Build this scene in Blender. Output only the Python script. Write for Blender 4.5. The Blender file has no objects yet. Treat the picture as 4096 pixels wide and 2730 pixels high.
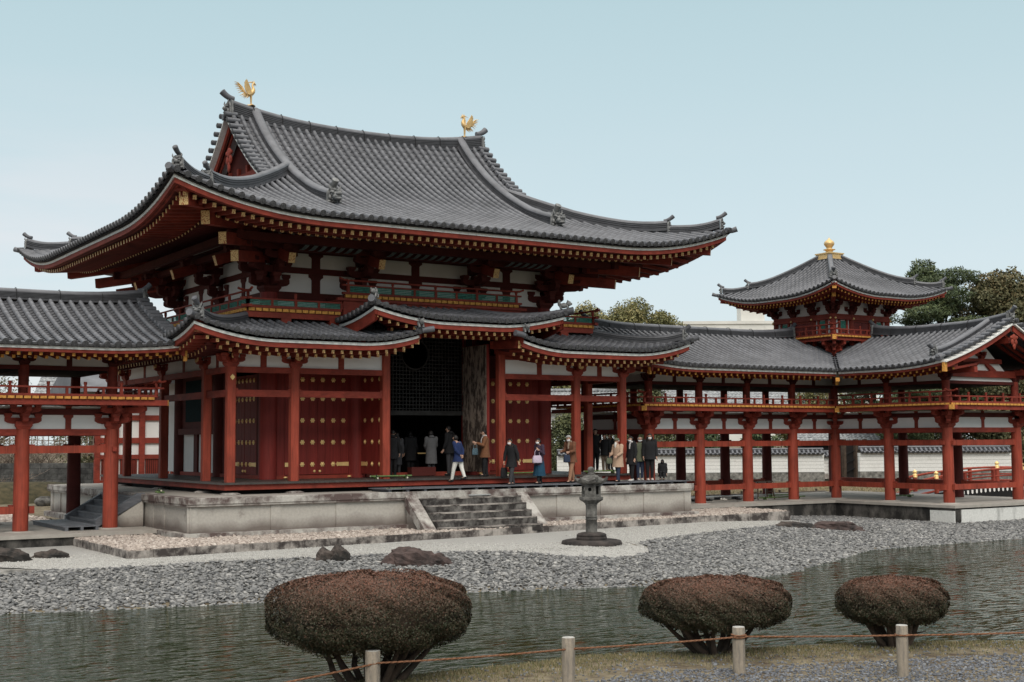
import bpy, math, random
import numpy as np
from mathutils import Vector as V, Matrix

# ---------------------------------------------------------------- scene, camera, sky, sun, exposure
scn = bpy.context.scene
COL = scn.collection
scn.view_settings.view_transform = 'Standard'
scn.view_settings.look = 'None'
scn.view_settings.exposure = 0.26
scn.view_settings.gamma = 1.0
CAMP = V((-20.8725, -41.8106, 1.158))
YAW, PIT, ROL = 0.578614, 0.0760068, -0.0057458
_f = V((math.sin(YAW)*math.cos(PIT), math.cos(YAW)*math.cos(PIT), math.sin(PIT)))
_r = V((math.cos(YAW), -math.sin(YAW), 0)); _u = _r.cross(_f)
_r2 = _r*math.cos(ROL) + _u*math.sin(ROL); _u2 = -_r*math.sin(ROL) + _u*math.cos(ROL)
cd = bpy.data.cameras.new('camera'); cam = bpy.data.objects.new('camera', cd); COL.objects.link(cam)
cd.sensor_width = 36.0; cd.lens = 5214.55/4096*36.0; cd.clip_end = 3000; cd.clip_start = 0.1
m3 = Matrix((_r2, _u2, -_f)).transposed()
cam.matrix_world = Matrix.Translation(CAMP) @ m3.to_4x4()
scn.camera = cam

SUN_EL, SUN_AZ = math.radians(40), math.radians(205)     # azimuth clockwise from +Y (behind and left of the camera)
wd = bpy.data.worlds.new('World'); scn.world = wd; wd.use_nodes = True
nt = wd.node_tree; nt.nodes.clear(); N = nt.nodes.new; L = nt.links.new
sky = N('ShaderNodeTexSky'); sky.sky_type = 'NISHITA'; sky.sun_disc = False
sky.sun_elevation = SUN_EL; sky.sun_rotation = SUN_AZ
sky.air_density = 1.0; sky.dust_density = 1.2; sky.ozone_density = 1.0; sky.altitude = 0
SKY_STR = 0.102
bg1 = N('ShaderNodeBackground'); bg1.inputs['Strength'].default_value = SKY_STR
tc = N('ShaderNodeTexCoord'); sep = N('ShaderNodeSeparateXYZ'); L(tc.outputs['Generated'], sep.inputs[0])
# thin high overcast veil: pale near the horizon, blue-green higher up, plus faint wisps
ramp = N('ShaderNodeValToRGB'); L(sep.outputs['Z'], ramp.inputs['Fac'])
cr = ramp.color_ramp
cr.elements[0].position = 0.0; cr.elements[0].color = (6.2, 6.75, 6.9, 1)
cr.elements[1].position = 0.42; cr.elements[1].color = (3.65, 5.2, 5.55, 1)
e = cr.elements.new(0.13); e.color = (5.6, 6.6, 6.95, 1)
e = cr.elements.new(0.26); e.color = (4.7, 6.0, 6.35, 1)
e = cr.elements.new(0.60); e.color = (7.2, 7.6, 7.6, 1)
e = cr.elements.new(0.85); e.color = (20.0, 19.4, 18.2, 1)   # unseen overcast zenith, brightness added to light roofs and ground from above
mapn = N('ShaderNodeMapping'); mapn.inputs['Scale'].default_value = (1.6, 1.6, 9.0); mapn.inputs['Location'].default_value = (4.1, 6.97, 0)
L(tc.outputs['Generated'], mapn.inputs[0])
ns = N('ShaderNodeTexNoise'); ns.inputs['Scale'].default_value = 1.7; ns.inputs['Detail'].default_value = 5; ns.inputs['Roughness'].default_value = .5
L(mapn.outputs[0], ns.inputs['Vector'])
cr2 = N('ShaderNodeValToRGB'); L(ns.outputs['Fac'], cr2.inputs['Fac'])
cr2.color_ramp.elements[0].position = .43; cr2.color_ramp.elements[1].position = .60
cr2.color_ramp.elements[0].color = (0, 0, 0, 1); cr2.color_ramp.elements[1].color = (.8, .8, .8, 1)
hz = N('ShaderNodeMapRange'); L(sep.outputs['Z'], hz.inputs[0])
hz.inputs[1].default_value = .05; hz.inputs[2].default_value = .27; hz.inputs[3].default_value = 1; hz.inputs[4].default_value = 0
mu = N('ShaderNodeMath'); mu.operation = 'MULTIPLY'; L(cr2.outputs[0], mu.inputs[0]); L(hz.outputs[0], mu.inputs[1])
az = N('ShaderNodeMapRange'); L(sep.outputs['X'], az.inputs[0]); az.inputs[1].default_value = .28; az.inputs[2].default_value = .55; az.inputs[3].default_value = 1; az.inputs[4].default_value = .12
mu2 = N('ShaderNodeMath'); mu2.operation = 'MULTIPLY'; L(mu.outputs[0], mu2.inputs[0]); L(az.outputs[0], mu2.inputs[1])
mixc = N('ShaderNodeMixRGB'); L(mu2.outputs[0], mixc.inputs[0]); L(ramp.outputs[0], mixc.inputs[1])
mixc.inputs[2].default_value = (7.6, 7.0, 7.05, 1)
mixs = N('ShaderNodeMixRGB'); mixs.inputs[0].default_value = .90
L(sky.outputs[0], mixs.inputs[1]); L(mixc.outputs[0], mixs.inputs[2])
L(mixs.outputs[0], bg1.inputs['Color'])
wo = N('ShaderNodeOutputWorld'); L(bg1.outputs[0], wo.inputs['Surface'])

sd = bpy.data.lights.new('sun', 'SUN'); sd.energy = 1.6; sd.angle = math.radians(32); sd.color = (1, .91, .80)
so = bpy.data.objects.new('sun', sd); COL.objects.link(so); so.location = (-30, -60, 50)
sdir = V((math.sin(SUN_AZ)*math.cos(SUN_EL), math.cos(SUN_AZ)*math.cos(SUN_EL), math.sin(SUN_EL)))
so.rotation_euler = sdir.to_track_quat('Z', 'Y').to_euler()

# ---------------------------------------------------------------- materials
def mat(name, col, rough=.75, var=.18, scale=2.5, metal=0.0, bump=0.0, bscale=None, stretch=None, col2=None, det=4, lo=.3, hi=.7, spec=.3, sheen=None, grain=None):
    m = bpy.data.materials.new(name); m.use_nodes = True; t = m.node_tree; b = t.nodes['Principled BSDF']
    n = t.nodes.new; l = t.links.new
    b.inputs['Roughness'].default_value = rough; b.inputs['Metallic'].default_value = metal
    b.inputs['Specular IOR Level'].default_value = spec
    c = n('ShaderNodeTexCoord'); mp = n('ShaderNodeMapping'); l(c.outputs['Object'], mp.inputs[0])
    if stretch: mp.inputs['Scale'].default_value = stretch
    nz = n('ShaderNodeTexNoise'); nz.inputs['Scale'].default_value = scale; nz.inputs['Detail'].default_value = det; nz.inputs['Roughness'].default_value = .6
    l(mp.outputs[0], nz.inputs['Vector'])
    r = n('ShaderNodeValToRGB'); l(nz.outputs['Fac'], r.inputs['Fac'])
    r.color_ramp.elements[0].position = lo; r.color_ramp.elements[1].position = hi
    a = [max(0, x*(1-var)) for x in col]; z = [min(1, x*(1+var)) for x in col] if col2 is None else col2
    r.color_ramp.elements[0].color = (*a, 1); r.color_ramp.elements[1].color = (*z, 1)
    src = r.outputs[0]
    if grain:
        m2 = n('ShaderNodeMapping'); m2.inputs['Scale'].default_value = grain[0]; l(c.outputs['Object'], m2.inputs[0])
        g_ = n('ShaderNodeTexNoise'); g_.inputs['Scale'].default_value = grain[1]; g_.inputs['Detail'].default_value = 7; g_.inputs['Roughness'].default_value = .7; l(m2.outputs[0], g_.inputs['Vector'])
        gr = n('ShaderNodeMapRange'); gr.inputs[1].default_value = .27; gr.inputs[2].default_value = .60; gr.inputs[3].default_value = grain[2]; gr.inputs[4].default_value = 1.06; l(g_.outputs['Fac'], gr.inputs[0])
        mm = n('ShaderNodeMixRGB'); mm.blend_type = 'MULTIPLY'; mm.inputs[0].default_value = 1; l(src, mm.inputs[1]); l(gr.outputs[0], mm.inputs[2]); src = mm.outputs[0]
    l(src, b.inputs['Base Color'])
    if bump:
        bp = n('ShaderNodeBump'); bp.inputs['Strength'].default_value = bump; bp.inputs['Distance'].default_value = .02
        n2 = n('ShaderNodeTexNoise'); n2.inputs['Scale'].default_value = bscale or scale*6; n2.inputs['Detail'].default_value = 3
        l(c.outputs['Object'], n2.inputs['Vector']); l(n2.outputs['Fac'], bp.inputs['Height']); l(bp.outputs[0], b.inputs['Normal'])
    return m

def stained(name, col, dark, scale=1.2, lo=.45, hi=.62, stretch=(1, 1, .5), rough=.9, bump=.3, fine=.12, third=None, zband=None):
    """stone or plaster with darker weathering patches of their own shape"""
    m = mat(name, col, rough, fine, 14, bump=bump, bscale=60, det=6)
    t = m.node_tree; b = t.nodes['Principled BSDF']; n = t.nodes.new; l = t.links.new
    base = b.inputs['Base Color'].links[0].from_socket
    c = n('ShaderNodeTexCoord'); mp = n('ShaderNodeMapping'); mp.inputs['Scale'].default_value = stretch; l(c.outputs['Object'], mp.inputs[0])
    nz = n('ShaderNodeTexNoise'); nz.inputs['Scale'].default_value = scale; nz.inputs['Detail'].default_value = 9; nz.inputs['Roughness'].default_value = .68
    l(mp.outputs[0], nz.inputs['Vector'])
    r = n('ShaderNodeValToRGB'); l(nz.outputs['Fac'], r.inputs['Fac']); r.color_ramp.elements[0].position = lo; r.color_ramp.elements[1].position = hi
    msk = r.outputs[0]
    if zband:   # rising damp and splash dirt with a ragged edge
        sp = n('ShaderNodeSeparateXYZ'); l(c.outputs['Object'], sp.inputs[0]); n3 = n('ShaderNodeTexNoise'); n3.inputs['Scale'].default_value = .9; n3.inputs['Detail'].default_value = 8; l(c.outputs['Object'], n3.inputs['Vector'])
        a1 = n('ShaderNodeMath'); a1.operation = 'MULTIPLY_ADD'; a1.inputs[1].default_value = zband[2]; l(n3.outputs['Fac'], a1.inputs[0]); l(sp.outputs['Z'], a1.inputs[2])
        zr = n('ShaderNodeMapRange'); zr.inputs[1].default_value = zband[0]; zr.inputs[2].default_value = zband[1]; zr.inputs[3].default_value = .85; zr.inputs[4].default_value = 0; l(a1.outputs[0], zr.inputs[0])
        mxm = n('ShaderNodeMath'); mxm.operation = 'MAXIMUM'; l(msk, mxm.inputs[0]); l(zr.outputs[0], mxm.inputs[1]); msk = mxm.outputs[0]
    mx = n('ShaderNodeMixRGB'); l(msk, mx.inputs[0]); l(base, mx.inputs[1]); mx.inputs[2].default_value = (*dark, 1)
    l(mx.outputs[0], b.inputs['Base Color'])
    return m

M = {}
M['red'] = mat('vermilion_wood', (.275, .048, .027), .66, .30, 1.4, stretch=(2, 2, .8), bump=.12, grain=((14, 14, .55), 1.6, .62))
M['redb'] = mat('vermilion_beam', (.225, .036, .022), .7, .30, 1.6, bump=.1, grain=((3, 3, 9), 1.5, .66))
M['redd'] = mat('shaded_red_wood', (.085, .016, .013), .78, .22, 2.0, bump=.1)  # dark red, deepened further to paint in shade under eaves and inside
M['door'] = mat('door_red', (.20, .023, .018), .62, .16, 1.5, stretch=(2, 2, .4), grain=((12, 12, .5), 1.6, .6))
M['gold'] = mat('gilt_metal', (.86, .60, .26), .42, .12, 9, metal=.35)
M['gilt'] = mat('gilt_openwork', (.80, .56, .26), .5, .1, 30, metal=.15, col2=(.34, .09, .03), lo=.54, hi=.60, det=1)
M['goldleaf'] = mat('gold_leaf', (.66, .46, .22), .5, .12, 5, metal=.45)
M['ochre'] = mat('ochre_painted_end', (.58, .28, .065), .8, .35, 14)
M['white'] = mat('lime_plaster', (.74, .73, .72), .9, .05, 1.3)
M['wboard'] = stained('white_eave_board', (.74, .74, .72), (.34, .34, .33), 3, .55, .8)
M['tile'] = mat('smoked_roof_tile', (.088, .091, .104), .50, .20, 1.1, bump=.06, spec=.45, col2=(.138, .141, .158), grain=((1, 1, 1), 5, .80))
M['tiled'] = mat('shaded_pan_tile', (.066, .067, .075), .6, .22, 2.5)  # darker than the tile rows: occlusion between rows is put into the colour
M['tilef'] = mat('eave_tile_face', (.034, .034, .037), .65, .35, 22, col2=(.085, .085, .09))
M['oni'] = mat('ridge_ornament_tile', (.13, .135, .14), .55, .35, 9, col2=(.24, .24, .24))
M['teal'] = mat('verdigris_lattice', (.035, .19, .145), .8, .3, 12, col2=(.08, .28, .22))
M['tealw'] = mat('teal_window', (.002, .016, .019), .8, .2, 5, spec=.1)
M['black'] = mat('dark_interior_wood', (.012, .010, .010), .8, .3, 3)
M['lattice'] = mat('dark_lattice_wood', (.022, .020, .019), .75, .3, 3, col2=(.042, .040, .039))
M['floorw'] = mat('veranda_board', (.055, .046, .042), .42, .3, 3, stretch=(1, 6, 1), spec=.5)
M['stone'] = stained('podium_granite', (.42, .395, .36), (.11, .085, .075), .9, .60, .78, (1, 1, 1.2), zband=(-.98, -.66, .55))
M['stonec'] = stained('podium_coping', (.44, .42, .39), (.105, .075, .07), 1.5, .42, .60, (1, 1, 1))
M['stoned'] = stained('wet_black_step', (.17, .16, .15), (.030, .026, .025), 3.2, .36, .56, (1, 1, .8))
M['stonek'] = stained('kerb_stone', (.34, .31, .285), (.050, .042, .040), 1.7, .42, .58, (1, 1, 1))
M['platt'] = mat('platform_top', (.34, .315, .285), .92, .12, 3, bump=.1)
M['plats'] = stained('platform_side_mossy', (.13, .12, .11), (.020, .019, .018), 1.1, .34, .55, (1, 1, .7))
M['limew'] = stained('whitewashed_footing', (.62, .62, .60), (.06, .06, .055), 1.3, .55, .8, (1, 1, .35))
M['greyw'] = mat('weathered_grey_timber', (.115, .12, .135), .6, .3, 3, stretch=(1, 1, 6))
M['wgravel'] = mat('white_gravel', (.37, .362, .345), .95, .35, 45, bump=.9, bscale=60, det=8)
M['cove'] = mat('painted_cove_board', (.16, .19, .19), .9, .3, 14)
M['lantern'] = stained('lantern_stone', (.155, .15, .14), (.045, .042, .040), 3.0, .42, .62, (1, 1, 1))
M['lanternd'] = stained('dark_lantern_base', (.060, .050, .046), (.020, .018, .018), 3, .42, .62, (1, 1, 1))
M['rock'] = stained('garden_rock', (.085, .068, .060), (.018, .017, .016), 2.5, .4, .6, (1, 1, 1))
M['rockr'] = stained('reddish_rock', (.080, .055, .050), (.022, .018, .018), 2.5, .42, .66, (1, 1, 1))
M['bamboo'] = mat('green_bamboo', (.10, .16, .055), .45, .25, 5)
M['bambooc'] = mat('bamboo_cut_end', (.55, .52, .42), .7, .1, 5)
M['rope'] = mat('hemp_rope', (.20, .095, .052), .9, .3, 40, bump=.5)
M['twine'] = mat('black_twine', (.012, .012, .012), .9, .2, 20)
M['post'] = stained('weathered_post', (.30, .255, .205), (.13, .12, .11), 5, .45, .7, (3, 3, .5))
M['posttop'] = mat('post_end_grain', (.36, .35, .33), .9, .25, 20)
M['soil'] = mat('bank_soil', (.105, .070, .048), .97, .5, 4.0, col2=(.225, .19, .125), bump=.8, bscale=40, det=8)
M['earth'] = mat('ground_earth', (.13, .115, .085), .97, .4, .5, col2=(.22, .20, .15), bump=.5, bscale=20, det=6)
M['plaster2'] = stained('boundary_plaster', (.68, .675, .66), (.42, .39, .36), .9, .60, .85, (1, 1, 1), bump=.1)
M['rubble'] = mat('rubble_stone', (.10, .098, .092), .95, .5, 4, col2=(.28, .27, .25), bump=.6)
M['blkwall'] = stained('retaining_block', (.10, .10, .098), (.030, .030, .030), 1.2, .4, .62, (1, 1, 1))
M['oldtile'] = mat('weathered_house_tile', (.15, .16, .175), .6, .35, 5, col2=(.36, .37, .38))
M['concrete'] = mat('pale_concrete', (.60, .59, .56), .9, .08, .3)
M['glass'] = mat('window_glass', (.10, .13, .16), .2, .3, .5, spec=.6)
M['trunk'] = mat('tree_bark', (.070, .050, .038), .95, .35, 6, bump=.6)
M['twig'] = mat('bare_twig', (.17, .135, .11), .95, .3, 6)
M['moss'] = mat('moss_bank', (.035, .036, .016), .98, .45, 2.5, col2=(.09, .072, .038), bump=.6, bscale=30)
M['dark'] = mat('near_black', (.010, .010, .011), .8, .3, 4)
M['skin'] = mat('skin', (.44, .27, .20), .6, .05, 4)
M['mask'] = mat('white_mask', (.80, .80, .82), .85, .02, 4)
M['hairb'] = mat('black_hair', (.012, .010, .010), .5, .3, 20)
M['hairg'] = mat('grey_hair', (.33, .33, .33), .6, .2, 20)
M['hairw'] = mat('white_beard', (.62, .60, .57), .8, .15, 20)
M['metal'] = mat('brushed_rail', (.5, .5, .5), .4, .1, 4, metal=.5)

def leafmat(name, c1, c2, c3=None, rough=.6):
    m = bpy.data.materials.new(name); m.use_nodes = True; t = m.node_tree; b = t.nodes['Principled BSDF']; n = t.nodes.new; l = t.links.new
    at = n('ShaderNodeAttribute'); at.attribute_name = 'tint'; at.attribute_type = 'GEOMETRY'
    r = n('ShaderNodeValToRGB'); l(at.outputs['Fac'], r.inputs['Fac'])
    r.color_ramp.elements[0].color = (*c1, 1); r.color_ramp.elements[1].color = (*c2, 1)
    if c3: e = r.color_ramp.elements.new(.5); e.color = (*c3, 1)
    l(r.outputs[0], b.inputs['Base Color']); b.inputs['Roughness'].default_value = rough; b.inputs['Specular IOR Level'].default_value = .25
    return m
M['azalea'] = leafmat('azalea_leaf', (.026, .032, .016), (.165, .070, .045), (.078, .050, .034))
M['broad'] = leafmat('evergreen_leaf', (.075, .085, .035), (.36, .29, .13), (.19, .18, .075))
M['broad2'] = leafmat('olive_leaf', (.045, .052, .026), (.22, .155, .08), (.11, .105, .052))
M['pine'] = leafmat('pine_needle', (.030, .045, .025), (.16, .18, .075), (.075, .10, .048))
M['hedge'] = leafmat('hedge_leaf', (.030, .038, .019), (.18, .18, .08), (.08, .09, .042))
M['grass'] = leafmat('grass_blade', (.075, .10, .035), (.33, .26, .16), (.19, .165, .09))
M['cobble'] = leafmat('grey_cobble', (.070, .072, .076), (.36, .35, .335), (.185, .184, .183), rough=.7)
M['pebble'] = leafmat('pinkish_pebble', (.20, .165, .145), (.58, .52, .47), (.40, .34, .30), rough=.8)
M['wgrain'] = leafmat('white_grain', (.26, .25, .235), (.56, .55, .52), (.40, .39, .37), rough=.9)
M['dgravel'] = leafmat('blue_grey_gravel', (.05, .055, .065), (.24, .25, .27), (.125, .13, .145), rough=.8)

# water
w = bpy.data.materials.new('pond_water'); w.use_nodes = True; t = w.node_tree; b = t.nodes['Principled BSDF']
b.inputs['Base Color'].default_value = (.017, .025, .011, 1); b.inputs['Roughness'].default_value = .04; b.inputs['IOR'].default_value = 1.33; b.inputs['Specular IOR Level'].default_value = .27
tcw = t.nodes.new('ShaderNodeTexCoord'); mpw = t.nodes.new('ShaderNodeMapping'); mpw.inputs['Scale'].default_value = (.95, 2.6, 1); mpw.inputs['Rotation'].default_value = (0, 0, .45)
n1 = t.nodes.new('ShaderNodeTexNoise'); n1.inputs['Scale'].default_value = 2.5; n1.inputs['Detail'].default_value = 2; n1.inputs['Roughness'].default_value = .5; n1.inputs['Distortion'].default_value = .4
bw = t.nodes.new('ShaderNodeBump'); bw.inputs['Strength'].default_value = 1.0; bw.inputs['Distance'].default_value = .20
t.links.new(tcw.outputs['Object'], mpw.inputs[0]); t.links.new(mpw.outputs[0], n1.inputs['Vector']); pn = t.nodes.new('ShaderNodeTexNoise'); pn.inputs['Scale'].default_value = .16; pn.inputs['Detail'].default_value = 2; t.links.new(tcw.outputs['Object'], pn.inputs['Vector'])
pr_ = t.nodes.new('ShaderNodeMapRange'); pr_.inputs[1].default_value = .38; pr_.inputs[2].default_value = .62; pr_.inputs[3].default_value = .35; pr_.inputs[4].default_value = 1.25; t.links.new(pn.outputs['Fac'], pr_.inputs[0])
mh_ = t.nodes.new('ShaderNodeMath'); mh_.operation = 'MULTIPLY'; pw_ = t.nodes.new('ShaderNodeMath'); pw_.operation = 'POWER'; pw_.inputs[1].default_value = 4.5; t.links.new(n1.outputs['Fac'], pw_.inputs[0]); t.links.new(pw_.outputs[0], mh_.inputs[0]); t.links.new(pr_.outputs[0], mh_.inputs[1]); t.links.new(mh_.outputs[0], bw.inputs['Height']); t.links.new(bw.outputs[0], b.inputs['Normal'])
M['water'] = w

# ---------------------------------------------------------------- mesh building helpers
class MB:
    def __init__(s): s.v = []; s.f = []; s.m = []; s.s = []
    def q(s, pts, m=0, sm=False):
        i = len(s.v); s.v += [tuple(p) for p in pts]; s.f.append(tuple(range(i, i+len(pts)))); s.m.append(m); s.s.append(sm)
    def grid(s, rows, m=0, sm=True, close=False):
        i = len(s.v); nc = len(rows[0])
        for r in rows: s.v += [tuple(p) for p in r]
        for a in range(len(rows)-1):
            for b in range(nc if close else nc-1):
                c = (b+1) % nc
                s.f.append((i+a*nc+b, i+a*nc+c, i+(a+1)*nc+c, i+(a+1)*nc+b)); s.m.append(m); s.s.append(sm)
    def hexa(s, p, m=0, endm=None):
        i = len(s.v); s.v += [tuple(x) for x in p]
        for k, f in enumerate(((0, 3, 2, 1), (4, 5, 6, 7), (0, 1, 5, 4), (1, 2, 6, 5), (2, 3, 7, 6), (3, 0, 4, 7))):
            s.f.append(tuple(i+j for j in f)); s.m.append(endm if (endm is not None and k == 0) else m); s.s.append(False)
    def box(s, c, d, rz=0, m=0):
        x, y, z = d[0]/2, d[1]/2, d[2]/2; cs, sn = math.cos(rz), math.sin(rz)
        P = [(-x, -y, -z), (x, -y, -z), (x, y, -z), (-x, y, -z), (-x, -y, z), (x, -y, z), (x, y, z), (-x, y, z)]
        s.hexa([(c[0]+a*cs-b*sn, c[1]+a*sn+b*cs, c[2]+e) for a, b, e in P], m)
    def b2(s, lo, hi, m=0): s.box([(a+b)/2 for a, b in zip(lo, hi)], [abs(b-a) for a, b in zip(lo, hi)], 0, m)
    def beam(s, p0, p1, w, h, m=0, endm=None, w2=None, h2=None):
        p0, p1 = V(p0), V(p1); d = (p1-p0).normalized(); r = d.cross(V((0, 0, 1)))
        r = r.normalized() if r.length > 1e-4 else V((1, 0, 0)); u = r.cross(d)
        P = []
        for p, ww, hh in ((p0, w, h), (p1, w2 or w, h2 or h)):
            P += [p-r*ww/2-u*hh/2, p+r*ww/2-u*hh/2, p+r*ww/2+u*hh/2, p-r*ww/2+u*hh/2]
        s.hexa(P, m, endm)
    def tube(s, pts, r, n=8, m=0, caps=True, a0=0, a1=2*math.pi, up=V((0, 0, 1)), capm=None, sm=True):
        pts = [V(p) for p in pts]; k = len(pts)
        rs = r if isinstance(r, (list, tuple)) else [r]*k
        full = abs(a1-a0) > 6.2; rows = []
        prev = None
        for i, p in enumerate(pts):
            d = (pts[min(i+1, k-1)]-pts[max(i-1, 0)])
            d = d.normalized() if d.length > 1e-7 else V((0, 0, 1))
            sd_ = d.cross(up) if prev is None else prev-d*prev.dot(d)
            if prev is None and sd_.length < .05: sd_ = V((1, 0, 0))-d*d.x
            sd_ = sd_.normalized() if sd_.length > 1e-3 else V((1, 0, 0)); prev = sd_; uu = sd_.cross(d)
            cnt = n if full else n+1
            rows.append([p+(sd_*math.cos(a0+(a1-a0)*j/n)+uu*math.sin(a0+(a1-a0)*j/n))*rs[i] for j in range(cnt)])
        s.grid(rows, m, sm, full)
        if caps and full:
            s.q(rows[0][::-1], capm if capm is not None else m); s.q(rows[-1], capm if capm is not None else m)
    def lathe(s, prof, c=(0, 0, 0), n=16, m=0, sm=True, ph=0):
        rows = [[(c[0]+r*math.cos(ph+2*math.pi*j/n), c[1]+r*math.sin(ph+2*math.pi*j/n), c[2]+z) for j in range(n)] for r, z in prof]
        s.grid(rows, m, sm, True)
        if prof[0][0] > 1e-3: s.q(rows[0][::-1], m)
        if prof[-1][0] > 1e-3: s.q(rows[-1], m)
    def prism(s, poly, o, ax, ay, dv, m=0, endm=None):
        o, ax, ay, dv = V(o), V(ax), V(ay), V(dv)
        A = [o+ax*a+ay*b for a, b in poly]; B = [p+dv for p in A]
        s.q(A[::-1], m if endm is None else endm); s.q(B, m if endm is None else endm)
        for i in range(len(A)): j = (i+1) % len(A); s.q([A[i], A[j], B[j], B[i]], m)
    def ell(s, c, r, m=0, n=8, k=5, jit=0, rnd=None, rot=None):
        rows = []
        for a in range(k+1):
            t = math.pi*a/k; row = []
            for j in range(n):
                f = 1+(rnd.uniform(-jit, jit) if rnd else 0); ph = 2*math.pi*j/n
                p = V((math.sin(t)*math.cos(ph)*r[0]*f, math.sin(t)*math.sin(ph)*r[1]*f, math.cos(t)*r[2]*f))
                if rot: p = rot @ p
                row.append((c[0]+p.x, c[1]+p.y, c[2]+p.z))
            rows.append(row)
        s.grid(rows, m, True, True)
    def add(s, o, mtx=None):
        i = len(s.v); s.v += [tuple(mtx @ V(p)) for p in o.v] if mtx else o.v
        s.f += [tuple(a+i for a in f) for f in o.f]; s.m += o.m; s.s += o.s
    def mesh(s, name, mats):
        me = bpy.data.meshes.new(name); me.from_pydata(s.v, [], s.f); me.update()
        for x in (mats if isinstance(mats, (list, tuple)) else [mats]): me.materials.append(M[x] if isinstance(x, str) else x)
        if s.f:
            me.polygons.foreach_set('material_index', s.m); me.polygons.foreach_set('use_smooth', s.s)
        return me
    def build(s, name, mats, parent=None, **kw):
        o = bpy.data.objects.new(name, s.mesh(name, mats)); COL.objects.link(o)
        if parent is not None: o.parent = parent
        for k, v in kw.items(): o[k] = v
        return o

def thing(name, label, cat, loc=(0, 0, 0), group=None, rz=0):
    o = bpy.data.objects.new(name, None); COL.objects.link(o); o.location = loc; o.rotation_euler = (0, 0, rz)
    o.empty_display_size = .2; o['label'] = label; o['category'] = cat
    if group: o['group'] = group
    return o
def single(o, label, cat, group=None):
    o['label'] = label; o['category'] = cat
    if group: o['group'] = group
    return o
def link_mesh(name, me, parent, mtx):
    o = bpy.data.objects.new(name, me); COL.objects.link(o); o.parent = parent; o.matrix_local = mtx; return o
def part(name, mats, parent, fn, **kw):
    b = MB(); fn(b); return b.build(name, mats, parent, **kw)
def pbox(name, mt, parent, lo, hi): return part(name, mt, parent, lambda b: b.b2(lo, hi))
def pbeam(name, mt, parent, p0, p1, w, h): return part(name, mt, parent, lambda b: b.beam(p0, p1, w, h))
def lerp(a, b, t): return a+(b-a)*t
def npmesh(name, vs, fs, mt, tint=None, smooth=False, parent=None):
    """fast mesh from numpy arrays; fs is (n,3) or (n,4); tint is per-vertex"""
    me = bpy.data.meshes.new(name); k = fs.shape[1]
    me.vertices.add(len(vs)); me.vertices.foreach_set('co', np.ascontiguousarray(vs, dtype=np.float32).ravel())
    me.loops.add(fs.size); me.loops.foreach_set('vertex_index', np.ascontiguousarray(fs, dtype=np.int32).ravel())
    me.polygons.add(len(fs)); me.polygons.foreach_set('loop_start', np.arange(0, fs.size, k, dtype=np.int32))
    me.polygons.foreach_set('loop_total', np.full(len(fs), k, dtype=np.int32))
    me.polygons.foreach_set('use_smooth', np.full(len(fs), smooth))
    me.update(calc_edges=True)
    if tint is not None:
        a = me.attributes.new('tint', 'FLOAT', 'POINT'); a.data.foreach_set('value', np.ascontiguousarray(tint, dtype=np.float32))
    me.materials.append(M[mt]); o = bpy.data.objects.new(name, me); COL.objects.link(o)
    if parent is not None: o.parent = parent
    return o

# ---------------------------------------------------------------- tiled roofs
Z3 = V((0, 0, 1))
class Plane:
    """one slope of a roof: u runs along the eave, v runs uphill, h(u, v) is the height of the tile bed"""
    def __init__(s, O, U, W, L, h): s.O, s.U, s.W, s.L, s.h = V(O), V(U), V(W), L, h
    def P(s, u, v, z): return s.O+s.U*u+s.W*v+Z3*z
    def S(s, u, v, dz=0): return s.P(u, v, s.h(u, v)+dz)

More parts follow.
